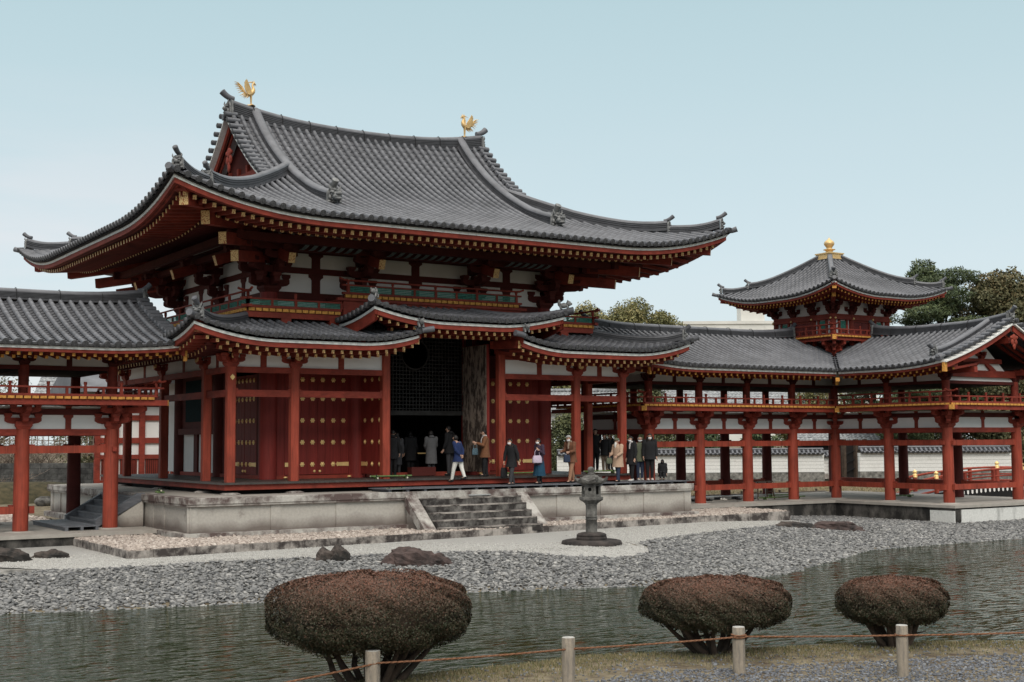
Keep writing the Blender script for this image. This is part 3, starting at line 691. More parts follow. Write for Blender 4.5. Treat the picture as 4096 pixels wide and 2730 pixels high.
# ---- gallery balustrade round the upper storey
KX, KY = 6.37, 5.28
koran(hall, [(-3.32, -KY, 0), (-KX, -KY, 0)], 5.15, .50, .27, .08, 1.55, False, 'teal')
koran(hall, [(-KX, -KY, 0), (-KX, KY, 0)], 5.15, .50, .27, .08, 1.55, False, 'teal')
koran(hall, [(KX, -KY, 0), (3.32, -KY, 0)], 5.15, .50, .27, .08, 1.55, False, 'teal')
koran(hall, [(KX, KY, 0), (KX, -KY, 0)], 5.15, .50, .27, .08, 1.55, False, 'teal')
for sx in (-1, 1): # crossing, upturned rail ends
    c = V((sx*KX, -KY, 5.15))
    for d in (V((sx, 0, 0)), V((0, -1, 0))):
        part('rail_end', 'redb', hall, lambda b: b.tube([c+Z3*.50-d*.1, c+d*.15+Z3*.505, c+d*.32+Z3*.56], .036, 8)); part('mid_rail_end', 'redb', hall, lambda b: b.beam(c+Z3*.27-d*.05, c+d*.24+Z3*.27, .07, .06)); part('base_rail_end', 'redb', hall, lambda b: b.beam(c+Z3*.045-d*.05, c+d*.2+Z3*.045, .11, .085))
for (p0, p1, inn) in (((-KX, -KY-.04), (-3.32, -KY-.04), (0, 1, 0)), ((3.32, -KY-.04), (KX, -KY-.04), (0, 1, 0)), ((-KX-.04, KY), (-KX-.04, -KY), (1, 0, 0)), ((KX+.04, -KY), (KX+.04, KY), (-1, 0, 0))):
    planks(hall, (*p0, 0), (*p1, 0), 5.05, 5.14, 1.35, inn, .215)
    a0, a1 = V((*p0, 4.955)), V((*p1, 4.955)); i_ = V(inn)*.10; pbeam('gallery_beam', 'redb', hall, a0+i_, a1+i_, .16, .18)
for x in (-5.15, -3.55, 3.55, 5.15): pbox('gallery_block', 'redb', hall, (x-.16, -KY-.02, 4.72), (x+.16, -KY+.3, 4.865))
for y in (-3.94, -1.97, 0, 1.97): pbox('gallery_block', 'redb', hall, (-KX-.02, y-.16, 4.72), (-KX+.3, y+.16, 4.865))
# raised centre
koran(hall, [(-3.12, -5.35, 0), (3.12, -5.35, 0)], 5.70, .44, .29, .07, 1.56, True, 'teal')
planks(hall, (-3.26, -5.40, 0), (3.26, -5.40, 0), 5.60, 5.69, 1.4, (0, 1, 0), .215)
pbox('raised_gallery_front', 'redb', hall, (-3.28, -5.36, 5.02), (3.28, -5.26, 5.59)); pbox('raised_gallery_side', 'redb', hall, (-3.27, -5.25, 4.9), (-3.17, -4.0, 5.59)); pbox('raised_gallery_side', 'redb', hall, (3.17, -5.25, 4.9), (3.27, -4.0, 5.59))
pbox('raised_gallery_beam', 'redb', hall, (-3.5, -5.42, 5.50), (3.5, -5.30, 5.585)) 

# ---- mokoshi (lower pent roof): corner pieces and raised centre
MX, MY = 8.93, 7.70
def mok_h(L_, gap=None):
    def h(u, v):
        z = 4.14+.17*v+.025*v*v+.46*max(0.0, 1-max(v, min(u, L_-u))/2.6)**2*max(0, 1-v/3)
        if gap is not None:
            t = gap-u if u < L_/2 else u-(L_-gap); t = abs(t) if True else 0
            z += .30*max(0.0, 1-abs((gap if u < L_/2 else L_-gap)-u)/1.9)**2*max(0, 1-v/3)
        return z
    return h
GU = MX-1.85
kF = Plane((-MX, -MY, 0), (1, 0, 0), (0, 1, 0), 2*MX, mok_h(2*MX, GU))
kL = Plane((-MX, MY, 0), (0, -1, 0), (1, 0, 0), 2*MY, mok_h(2*MY)); kR = Plane((MX, -MY, 0), (0, 1, 0), (-1, 0, 0), 2*MY, mok_h(2*MY))
VT = 3.3
tile_slope(kF, 'pent_roof', hall, lambda u: min(u, VT), .285, .072, .28, None, .14, GU-.05); tile_slope(kF, 'pent_roof', hall, lambda u: min(kF.L-u, VT), .285, .072, .28, None, kF.L-GU+.05, kF.L-.14)
tile_slope(kL, 'pent_roof', hall, lambda u: min(u, kL.L-u, VT), .285, .072, .28)
sheet(kR, 'pent_roof', 'tile', hall, 0, 0, 0, 0, 3.0, 30, 5, lambda v: (v, kR.L-v))
MF = (.26, .085, .10, -.345, .03, .285, 1.0); MBs = (.80, .085, .10, -.44, .12, .285, 1.9, False)
for ua, ub in ((0, GU), (kF.L-GU, kF.L)):
    ra, rb = (.25, GU-.15) if ua == 0 else (kF.L-GU+.15, kF.L-.25)
    b = MB(); strip(b, kF, .10, .17, -.195, -.115, ua, ub, 0, 26); b.build('white_eave_board', 'wboard', hall)
    b = MB(); strip(b, kF, .13, .26, -.33, -.195, ua, ub, 0, 26); b.build('eave_fascia', 'redb', hall)
    rafters(kF, hall, 'pent_flying_rafter', *MF[:1], MF[6], MF[3], MF[4], MF[1], MF[2], MF[5], ['redb', 'gilt'], ra, rb)
    rafters(kF, hall, 'pent_base_rafter', MBs[0], MBs[6], MBs[3], MBs[4], MBs[1], MBs[2], MBs[5], ['redb', 'gilt'], ra, rb)
    b = MB(); strip(b, kF, .2, 1.9, -.335, -.32, ua, ub, 0, 26, True, 0, .03); b.build('eave_soffit', 'redd', hall)
for p_ in (kL, kR):
    eaves(p_, hall, wz=(-.115, -.195), fz=(-.195, -.26), v0=.10, fly=MF[:1]+(.085, .10, -.345, .03, .285 if p_ is kL else .57, 1.0), base=(.80, .085, .10, -.44, .12, .285 if p_ is kL else .57, 1.9, False), soffit=1.9)
for sx in (-1, 1):
    # closed outer end of the pent roof beside the raised centre, with its own verge tile
    x0 = sx*1.85
    rows = [[kF.S(MX+x0, lerp(0, 2.4, i/6), z) for z in (-.02, -.24)] for i in range(7)]
    part('pent_end_board', 'redb', hall, lambda b: b.grid(rows, 0, False))
    part('verge_tile', 'tile', hall, lambda b: (b.tube([kF.S(MX+x0, 0, .06), kF.S(MX+x0, 1, .06), kF.S(MX+x0, 2.2, .06)], .09, 9), b.tube([kF.S(MX+x0, -.05, .02), kF.S(MX+x0, -.05, .02)+V((-sx*.38, -.05, .06))], [.085, .095], 10)))
    part('guardian_beast', 'oni', hall, lambda b: lion(b, kF.S(MX+x0+sx*.05, .02, .12), (0, -1, 0), 1.15))
    part('pent_end_rafter', ['redb', 'gilt'], hall, lambda b: b.beam(kF.P(MX+x0, .22, kF.h(MX+x0, 0)-.26), kF.P(MX+x0, 1.9, kF.h(MX+x0, 0)-.18), .13, .24, 0, 1))
    for sy in (-1, 1):
        dg = V((sx, sy, 0)).normalized()
        hp = [V((sx*(MX-t), sy*(MY-t), mok_h(2*MX)(t, t)+.0+.12*max(0, (1-t)/1)**2)) for t in [lerp(2.5, .28, i/10) for i in range(11)]]
        ridge_obj('pent_hip_ridge', hp, .21, .28, 3, .11)
        part('hip_ornament', 'oni', hall, lambda b: oni(b, hp[-1]-Z3*.04, dg, .70)); part('hip_horn', 'tile', hall, lambda b: horn(b, hp[-1]+Z3*.33-dg*.08, dg, .08, .36, .20))
        c = V((sx*MX, sy*MY, 0))
        part('corner_tile', 'tile', hall, lambda b: b.tube([c-dg*.4+Z3*4.60, c+Z3*4.62, c+dg*.16+Z3*4.66], [.09, .09, .10], 10))
        part('pent_hip_rafter', ['redb', 'gilt'], hall, lambda b: b.beam(c-dg*.34+Z3*4.30, V((sx*A_, sy*B_, 4.06)), .20, .26, 0, 1)); part('pent_hip_rafter', ['redb', 'gilt'], hall, lambda b: b.beam(c-dg*1.25+Z3*4.08, V((sx*A_, sy*B_, 3.96)), .19, .24, 0, 1))
        part('hip_rafter_cap', 'redb', hall, lambda b: b.beam(c-dg*.28+Z3*4.46, c-dg*1.1+Z3*4.40, .27, .07))
# raised centre roof
RX, RY = 3.52, 7.82
def rh(L_):
    def h(u, v): return 4.86+.14*v+.03*v*v+.40*max(0.0, 1-max(v, min(u, L_-u))/2.6)**1.8*max(0, 1-v/3)
    return h
rF = Plane((-RX, -RY, 0), (1, 0, 0), (0, 1, 0), 2*RX, rh(2*RX))
rL = Plane((-RX, -RY+2.5, 0), (0, -1, 0), (1, 0, 0), 2.5, lambda u, v: rh(20)(2.5-u, v) if True else 0)
rR = Plane((RX, -RY, 0), (0, 1, 0), (-1, 0, 0), 2.5, lambda u, v: rh(20)(u, v))
tile_slope(rF, 'centre_pent_roof', hall, lambda u: min(u, rF.L-u, 2.45), .285, .072, .28)
tile_slope(rL, 'centre_pent_roof', hall, lambda u: min(2.5-u, 2.4), .285, .072, .28); tile_slope(rR, 'centre_pent_roof', hall, lambda u: min(u, 2.4), .285, .072, .28)
b = MB(); strip(b, rF, .10, .17, -.195, -.115); b.build('white_eave_board', 'wboard', hall); b = MB(); strip(b, rF, .13, .26, -.33, -.195); b.build('eave_fascia', 'redb', hall)
for p_, ua, ub in ((rL, 0, 2.4), (rR, .1, 2.5)):
    b = MB(); strip(b, p_, .10, .17, -.195, -.115, ua, ub, 0, 12, False); b.build('white_eave_board', 'wboard', hall)
    b = MB(); strip(b, p_, .13, .20, -.52, -.195, ua, ub, 0, 12, False); b.build('curved_side_board', 'redb', hall)
rafters(rF, hall, 'centre_flying_rafter', .26, 1.1, -.345, .03, .085, .10, .285, ['redb', 'gilt'], .4, rF.L-.4); rafters(rF, hall, 'centre_base_rafter', .85, 1.95, -.44, .10, .085, .10, .285, ['redb', 'gilt'], .5, rF.L-.5)
b = MB(); strip(b, rF, .2, 1.95, -.335, -.32, None, None, 0, 20, True, 0, .02); b.build('eave_soffit', 'redd', hall)
for sx in (-1, 1):
    dg = V((sx, -1, 0)).normalized(); hp = [V((sx*(RX-t), -(RY-t), rh(20)(t, t)+.04)) for t in [lerp(2.3, .1, i/8) for i in range(9)]]
    part('centre_hip_tile', 'tile', hall, lambda b: (b.tube(hp, .10, 8), b.tube([hp[-1]-dg*.02, hp[-1]+dg*.30+Z3*.05], [.095, .11], 10)))
    part('guardian_beast', 'oni', hall, lambda b: lion(b, hp[-1]+Z3*.09-dg*.02, dg, 1.15))
    part('centre_hip_rafter', ['redb', 'gilt'], hall, lambda b: b.beam(V((sx*(RX-.22), -RY+.22, 4.93)), V((sx*(RX-1.7), -RY+1.9, 4.66)), .13, .26, 0, 1))
pbox('centre_purlin', 'redd', hall, (-2.7, -6.02, 4.42), (2.7, -5.82, 4.60))

# ---- mokoshi frame
def sqcol(b, x, y, z0, z1, w=.26):
    k = w/2; c = .035; b.prism([(-k+c, -k), (k-c, -k), (k, -k+c), (k, k-c), (k-c, k), (-k+c, k), (-k, k-c), (-k, -k+c)], (x, y, z0), (1, 0, 0), (0, 1, 0), (0, 0, z1-z0))
per = [(-A_, -B_), (-a_, -B_), (-m_, -B_), (m_, -B_), (a_, -B_), (A_, -B_), (A_, -s_), (A_, 0), (A_, s_), (A_, B_), (a_, B_), (m_, B_), (-m_, B_), (-a_, B_), (-A_, B_), (-A_, s_), (-A_, 0), (-A_, -s_)]
for x, y in per:
    tall = abs(x) == m_ and y < 0
    part('square_column', 'red', hall, lambda b: sqcol(b, x, y, 0, 4.30 if tall else 3.34))
    cr_ = abs(x) == A_ and abs(y) == B_
    if abs(y) == B_: out = (0, 1 if y > 0 else -1, 0)
    else: out = (1 if x > 0 else -1, 0, 0)
    if tall: part('bracket_set', 'redb', hall, lambda b: bracket(b, (x, y, 4.06), out, .62, 1, None))
    else: part('bracket_set', 'redb', hall, lambda b: bracket(b, (x, y, 3.32), out, .72, 1, (1 if x > 0 else -1, 0, 0) if cr_ else None))
    if not tall:
        oo = V((x, y, 3.64))+V(out)*.30
        part('gilt_rosette', 'gilt', hall, lambda b: b.prism([(.105*math.cos(k*math.pi/4+.39), .115*math.sin(k*math.pi/4+.39)) for k in range(8)], oo, V(out).cross(Z3), Z3, V(out)*.05))
n = len(per)
for i in range(n):
    (x0, y0), (x1, y1) = per[i], per[(i+1) % n]
    if y0 == y1 == -B_ and abs(x0) == m_ and abs(x1) == m_: continue
    d = V((x1-x0, y1-y0, 0)).normalized(); p0, p1 = V((x0, y0, 0))+d*.12, V((x1, y1, 0))-d*.12; L_ = (p1-p0).length; nn = V((d.y, -d.x, 0))
    pbeam('head_beam', 'redb', hall, p0+Z3*3.25, p1+Z3*3.25, .17, .17)
    pbeam('tie_beam', 'redb', hall, p0+Z3*2.565, p1+Z3*2.565, .13, .20)
    pbeam('eave_beam', 'redb', hall, p0+Z3*3.87, p1+Z3*3.87, .20, .15)
    for q in (p0, p1): pbox('tie_wedge', 'redb', hall, tuple(q+V((-.06-abs(d.x)*.02, -.06, 2.665))), tuple(q+V((.06+abs(d.x)*.02, .06, 2.71))))
    part('plaster_band', 'white', hall, lambda b: b.beam(p0+Z3*3.565, p1+Z3*3.565, .06, .459))
    k = 1 if L_ < 3.5 else 2
    ms = [.5] if L_ < 3.6 else [.5]
    for t in ms:
        c = p0+d*L_*t; part('band_strut', 'redb', hall, lambda b: strut(b, (c.x, c.y, 0), d, 3.335, 3.795, .19))
# ---- doors and lower walls of the sanctuary
def stud_mesh(r=.070):
    b = MB(); pts = [(r*(1+.16*math.cos(6*a)))*1.0 for a in [2*math.pi*j/24 for j in range(24)]]
    for z0, k0, z1, k1 in ((0, 1, .012, 1), (.012, 1, .014, .62), (.014, .6, .035, .5), (.035, .5, .045, .2)):
        b.grid([[(pts[j]*k0*math.cos(2*math.pi*j/24), -z0, pts[j]*k0*math.sin(2*math.pi*j/24)) for j in range(24)], [(pts[j]*k1*math.cos(2*math.pi*j/24), -z1, pts[j]*k1*math.sin(2*math.pi*j/24)) for j in range(24)]], 0, True, True)
    b.q([(pts[j]*.2*math.cos(2*math.pi*j/24), -.045, pts[j]*.2*math.sin(2*math.pi*j/24)) for j in range(24)][::-1], 0)
    return b.mesh('door_stud', 'gold')
STUD = stud_mesh()
def leaf(parent, hinge, d, out, w, cols_, hinge_side, z0=.13, z1=3.27, studs=True, mt='door', strap=True):
    """door leaf running from hinge along d, its studded face towards out"""
    d, out = V(d), V(out); h0 = V(hinge)
    b = MB(); k = 4
    for i in range(k):
        g = .006; p0 = h0+d*(w*i/k+g*.5); p1 = h0+d*(w*(i+1)/k-g*.5); b.beam(p0+Z3*(z0+z1)/2, p1+Z3*(z0+z1)/2, .10-(.006 if i % 2 else 0), z1-z0)
    b.box(h0+d*w/2+Z3*(z0+z1)/2, (abs(d.x)*w*.96+.06, abs(d.y)*w*.96+.06, z1-z0-.02))
    lf = b.build('door', mt, parent)
    rot = Matrix((d if d.cross(Z3).dot(-out) < 0 else -d, -out, Z3)).transposed()
    if rot.determinant() < 0: rot = Matrix((-rot.col[0], -out, Z3)).transposed()
    if studs:
        for c in cols_:
            for z in (.443, 1.133, 1.816, 2.50, 3.095):
                if strap and abs(z-.443) < .01 and c == cols_[0]: continue
                link_mesh('door_stud', STUD, lf, Matrix.Translation(h0+d*c+out*.05+Z3*z) @ rot.to_4x4())
        b = MB(); c = h0+d*(w-.09)+out*.05+Z3*.228; b.ell(c, (.045, .045, .045), 0, 10, 6); b.build('door_knob', 'gold', lf)
        if strap:
            b = MB(); q = h0+out*.052; b.prism([(0, -.065), (.36, -.055), (.40, -.075), (.44, 0), (.40, .075), (.36, .055), (0, .065)], q+Z3*.443, d, Z3, out*.012); b.build('strap_hinge', 'gold', lf)
    return lf
for s in (-1, 1):
    x1, x2 = s*2.453, s*4.63
    inner = (V((1, 0, 0)) if s < 0 else V((-1, 0, 0)))
    leaf(hall, (x1, -s_-.06, 0), -inner, (0, -1, 0), 1.085, (.19, .54, .91), 0); leaf(hall, (x2, -s_-.06, 0), inner, (0, -1, 0), 1.085, (.23, .58, .925), 0)
    for xa, xb in ((s*2.2, s*2.44), (s*4.64, s*4.95)): pbox('door_frame', 'door', hall, (min(xa, xb), -s_-.10, 0), (max(xa, xb), -s_+.08, 3.4))
    pbox('lintel', 'redd', hall, (min(s*2.3, s*4.98), -s_-.12, 3.28), (max(s*2.3, s*4.98), -s_+.10, 3.50))
    pbox('wall_panel', 'redd', hall, (min(s*2.3, s*4.98), -s_-.03, 3.5), (max(s*2.3, s*4.98), -s_+.05, 4.7))
    pbox('threshold', 'redb', hall, (min(s*2.3, s*4.98), -s_-.16, .001), (max(s*2.3, s*4.98), -s_+.1, .11))
    for x in (x1, x2): part('pivot_shoe', 'gold', hall, lambda b: b.lathe([(.06, 0), (.07, .03), (.03, .05)], (x, -s_-.16, .03), 10))
    # open leaves of the central doorway
    leaf(hall, (-2.03 if s < 0 else 1.75, -s_-.28, 0), (0, -1, 0), (s, 0, 0) if s > 0 else (-1, 0, 0), 1.52, (.25, .75, 1.25), 0, .13, 4.3 if s > 0 else 4.3, s < 0, 'door')
# weathered inner face of the open right-hand leaf
mw = stained('rain_bleached_door', (.050, .036, .030), (.24, .19, .155), 8.0, .45, .53, (1, 1, .30), .8, .3, .3)
tt = mw.node_tree; mx = [n for n in tt.nodes if n.type == 'MIX_RGB'][0]; src = mx.inputs[0].links[0].from_socket
cc_ = tt.nodes.new('ShaderNodeTexCoord'); sp_ = tt.nodes.new('ShaderNodeSeparateXYZ'); tt.links.new(cc_.outputs['Object'], sp_.inputs[0])
mr_ = tt.nodes.new('ShaderNodeMapRange'); mr_.inputs[1].default_value = .9; mr_.inputs[2].default_value = 3.4; mr_.inputs[3].default_value = -.35; mr_.inputs[4].default_value = 1.0; tt.links.new(sp_.outputs['Z'], mr_.inputs[0])
ad_ = tt.nodes.new('ShaderNodeMath'); ad_.operation = 'ADD'; ad_.use_clamp = True; tt.links.new(src, ad_.inputs[0]); tt.links.new(mr_.outputs[0], ad_.inputs[1])
sb_ = tt.nodes.new('ShaderNodeMath'); sb_.operation = 'MULTIPLY'; tt.links.new(src, sb_.inputs[0]); tt.links.new(ad_.outputs[0], sb_.inputs[1]); tt.links.new(sb_.outputs[0], mx.inputs[0])
b = MB()
for i in range(5): b.b2((1.675-(.004 if i % 2 else 0), -s_-.30-1.48*(i+1)/5+.004, .14), (1.696, -s_-.30-1.48*i/5, 4.28))
b.build('weathered_door_face', mw, hall, label='rain-bleached inner face of the open door leaf')
# central doorway: lattice screen with the round opening
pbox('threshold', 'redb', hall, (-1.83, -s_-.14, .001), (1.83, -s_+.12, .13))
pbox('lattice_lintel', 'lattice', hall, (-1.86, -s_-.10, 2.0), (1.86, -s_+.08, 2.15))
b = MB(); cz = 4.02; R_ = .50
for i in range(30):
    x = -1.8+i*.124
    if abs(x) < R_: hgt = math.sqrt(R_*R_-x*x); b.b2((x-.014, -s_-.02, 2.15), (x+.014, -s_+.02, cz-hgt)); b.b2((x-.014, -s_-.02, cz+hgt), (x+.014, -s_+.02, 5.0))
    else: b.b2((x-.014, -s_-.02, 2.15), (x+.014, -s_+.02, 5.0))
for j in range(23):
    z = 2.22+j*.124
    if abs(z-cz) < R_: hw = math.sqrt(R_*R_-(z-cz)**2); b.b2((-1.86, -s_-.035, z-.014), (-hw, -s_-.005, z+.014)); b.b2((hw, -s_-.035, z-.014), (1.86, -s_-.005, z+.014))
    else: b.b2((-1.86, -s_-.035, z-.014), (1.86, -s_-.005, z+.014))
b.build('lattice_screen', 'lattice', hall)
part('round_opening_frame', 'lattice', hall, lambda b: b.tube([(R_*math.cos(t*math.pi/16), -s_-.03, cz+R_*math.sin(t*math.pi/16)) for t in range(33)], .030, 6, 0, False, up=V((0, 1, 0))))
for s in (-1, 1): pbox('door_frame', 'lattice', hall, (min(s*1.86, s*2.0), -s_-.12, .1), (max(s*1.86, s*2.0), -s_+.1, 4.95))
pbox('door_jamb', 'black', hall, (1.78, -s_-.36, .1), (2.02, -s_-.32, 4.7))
# dark sanctuary interior
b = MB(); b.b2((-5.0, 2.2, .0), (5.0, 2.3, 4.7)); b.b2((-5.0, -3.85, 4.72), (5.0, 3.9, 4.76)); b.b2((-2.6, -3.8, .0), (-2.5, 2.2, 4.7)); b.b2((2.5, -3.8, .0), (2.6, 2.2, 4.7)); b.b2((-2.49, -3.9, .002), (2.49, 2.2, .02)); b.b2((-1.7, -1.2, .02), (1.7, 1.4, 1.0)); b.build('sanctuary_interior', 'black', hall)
pbox('light_line_bar', 'gold', hall, (.62, -3.05, .72), (1.02, -3.0, .755))  # gold bar added in place of a warm line of light indoors
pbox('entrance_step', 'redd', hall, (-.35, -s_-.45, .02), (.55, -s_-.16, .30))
# side walls
for sx in (-1, 1):
    X = sx*a_
    def sb(nm, mt, y0, y1, z0, z1, o0=.0, o1=.08): pbox(nm, mt, hall, (min(X+sx*o0, X+sx*o1), y0, z0), (max(X+sx*o0, X+sx*o1), y1, z1))
    sb('plaster_wall', 'white', -1.0, 3.94, .1, 4.7, -.05, .03)
    if sx < 0:
        leaf(hall, (X-.03, -3.2, 0), (0, 1, 0), (-1, 0, 0), .96, (.20, .50, .80), 0); leaf(hall, (X-.03, -1.25, 0), (0, -1, 0), (-1, 0, 0), .96, (.20, .50, .80), 0)
    else: sb('door', 'door', -3.2, -1.25, .13, 3.27)
    sb('door_frame', 'redd', -3.7, -3.21, 0, 3.4); sb('door_frame', 'redd', -1.24, -.25, 0, 3.4); sb('lintel', 'redd', -3.7, -.2, 3.4, 3.6, 0, .12); sb('wall_panel', 'redd', -3.7, -.2, 3.6, 4.7)
    sb('threshold', 'redb', -3.7, 3.7, .001, .12, 0, .15)
    sb('wall_beam', 'redd', -.2, 4.1, 1.42, 1.63, 0, .22); sb('wall_beam', 'redd', .2, 3.7, 3.42, 3.6, 0, .12)
    sb('window_frame', 'redd', .25, 3.72, 1.635, 3.42, .02, .09); sb('window', 'tealw', .75, 3.3, 1.86, 3.30, .08, .11); sb('plaster_wall', 'white', 4.25, 5.85, .1, 3.3, -.05, .03)
    sb('wall_strut', 'redd', 2.1, 2.45, .12, 1.42, .03, .10)
    for y in (-.05, 4.0): part('beam_knob', 'gold', hall, lambda b: b.ell((X+sx*.23, y, 1.52), (.03, .05, .06)))
for sy in (1,): pbox('plaster_wall', 'white', hall, (-5.0, s_-.05, .1), (5.0, s_+.03, 4.7))
# pent ceiling, veranda, podium
b = MB(); b.b2((-A_, -B_, 3.96), (-2.3, -s_, 3.99)); b.b2((2.3, -B_, 3.96), (A_, -s_, 3.99)); b.b2((-A_, -s_, 3.962), (-a_, B_, 3.988)); b.b2((a_, -s_, 3.962), (A_, B_, 3.988)); b.b2((-2.3, -B_, 4.61), (2.3, -s_, 4.64)); b.build('porch_ceiling', 'redd', hall)
b = MB(); wv = .165
nx = int(14.84/wv)
for i in range(nx): b.b2((-7.42+i*wv, -6.22, -.065), (-7.42+(i+1)*wv-.006, -3.9, -.001 if i % 2 else -.004))
for i in range(int(10.2/wv)): b.b2((-7.42, -3.898+i*wv, -.065), (-5.0, -3.898+(i+1)*wv-.006, -.001 if i % 2 else -.004)); b.b2((5.0, -3.898+i*wv, -.065), (7.42, -3.898+(i+1)*wv-.006, -.001 if i % 2 else -.004))
b.build('veranda_floor', 'floorw', hall)
for lo, hi in (((-7.36, -6.14, -.22), (7.36, -5.98, -.067)), ((-7.355, -5.975, -.22), (-7.2, 6.1, -.067)), ((7.2, -5.975, -.22), (7.355, 6.1, -.067))): pbox('veranda_beam', 'redb', hall, lo, hi)
b = MB(); b.b2((-7.0, -5.7, -.345), (7.0, 6.0, -.07)); b.build('veranda_underside', 'dark', hall)
for x in (-7.12, -5.15, -2.12, 2.12, 5.15, 7.12):
    part('column_footing', 'stonec', hall, lambda b: b.lathe([(.30, 0), (.29, .02), (.20, .05)], (x, -5.95, -.343), 14))
for y in (-3.94, 0, 3.94): part('column_footing', 'stonec', hall, lambda b: b.lathe([(.30, 0), (.29, .02), (.20, .05)], (-7.18, y, -.343), 14))
part('column_rosette', 'gold', hall, lambda b: b.prism([(.075, 0), (0, .09), (-.075, 0), (0, -.09)], (-7.12, -6.05, 3.02), (1, 0, 0), Z3, (0, -.012, 0)))

# ---- stone podium
pod = thing('stone_podium', 'pale granite podium with stained coping carrying the vermilion hall', 'podium')
PX, PY0, PY1, PZ, PB = 8.92, -7.55, 7.55, -.35, -1.43
b = MB(); b.b2((-PX+.02, PY0+.02, PZ-.10), (PX-.02, PY1-.02, PZ-.001)); b.build('podium_floor', 'platt', pod)
def coping(name, p0, p1):
    b = MB(); p0, p1 = V(p0), V(p1); d = (p1-p0).normalized(); L_ = (p1-p0).length; n = max(1, round(L_/1.55)); o = V((d.y, -d.x, 0))
    for i in range(n):
        a = p0+d*(L_*i/n+.004); c = p0+d*(L_*(i+1)/n-.004)
        poly = [(-.32, 0), (.0, 0), (.02, -.015), (.02, -.17), (-.01, -.20), (-.01, -.235), (-.32, -.235)]
        b.prism(poly, a+Z3*PZ, o, Z3, (c-a))
    return b.build(name, 'stonec', pod)
for p0, p1 in (((-PX, PY0, 0), (-2.42, PY0, 0)), ((2.02, PY0, 0), (PX, PY0, 0)), ((-PX, PY1, 0), (-PX, PY0+.02, 0)), ((PX, PY0+.02, 0), (PX, PY1, 0)), ((-2.42, PY0, 0), (2.02, PY0, 0))): coping('coping', p0, p1)
pbox('podium_wall', 'stone', pod, (-PX+.12, PY0+.12, PB), (PX-.12, PY1-.12, PZ-.12))
for x in (-8.75, -6.35, -4.35, 3.4, 5.15, 6.95, 8.72): pbox('podium_pilaster', 'stone', pod, (x-.15, PY0+.09, PB+.14), (x+.15, PY0+.118, PZ-.235))
for y in (-7.35, -5.2, -4.2, 2.2, 4.2, 6.2, 7.3): pbox('podium_pilaster', 'stone', pod, (-PX+.09, y-.14, PB+.14), (-PX+.118, y+.14, PZ-.235))
for nm, lo, hi in (('plinth', (-PX-.12, PY0-.12, PB-.05), (PX+.12, PY0+.11, PB+.13)), ('plinth', (-PX-.118, PY0+.113, PB-.05), (-PX+.11, PY1, PB+.127)), ('plinth', (PX-.11, PY0+.113, PB-.05), (PX+.118, PY1, PB+.127))): pbox(nm, 'stonec', pod, lo, hi)
# front stair with sloping cheek stones
st = 5
for i in range(st):
    z1 = PZ-.20-i*.20; y1 = PY0-.02-.30*(i+1); pbox('step', 'stoned', pod, (-1.93+.003*i, y1, PB-.12), (1.60-.003*i, PY0-.01, z1-.035)); pbox('tread', 'stonek', pod, (-1.93+.003*i, y1-.008, z1-.034), (1.60-.003*i, PY0-.01, z1-.0005*i))
for xa, xb in ((-2.32, -1.94), (1.61, 1.99)):
    part('cheek_stone', 'stonec', pod, lambda b: b.prism([(0, 0), (-.02, -.10), (-1.28, -1.10), (-1.28, -1.22), (-1.0, -1.22), (.0, -.45)], (xa, PY0-.005, PZ-.003), (0, 1, 0), Z3, (xb-xa, 0, 0)))
    part('cheek_panel', 'stone', pod, lambda b: b.prism([(0, -.3), (-1.15, -1.13), (-1.15, -1.25), (0, -1.25)], (xa+.06, PY0-.006, PZ), (0, 1, 0), Z3, (xb-xa-.12, 0, 0)))
pbox('riser', 'stonec', pod, (-1.93, PY0-.05, PZ-.20), (1.60, PY0+.10, PZ-.004))
pbox('metal_nosing', 'metal', pod, (-.15, PY0-.10, PZ-.165), (.62, PY0-.052, PZ-.13))
# grey boardwalk laid on the podium's front edge
bw_ = thing('boardwalk', 'grey timber boardwalk the visitors walk on in front of the veranda', 'boardwalk')
b = MB()
for i in range(5): b.b2((-2.9, -7.50+.235*i, -.275), (8.75, -7.50+.235*i+.225, -.25-(.002 if i % 2 else 0)))
b.build('deck', 'greyw', bw_)
for i in range(20): x = -2.8+i*.6; pbox('deck_bearer', 'greyw', bw_, (x, -7.45, -.348), (x+.09, -6.35, -.276))

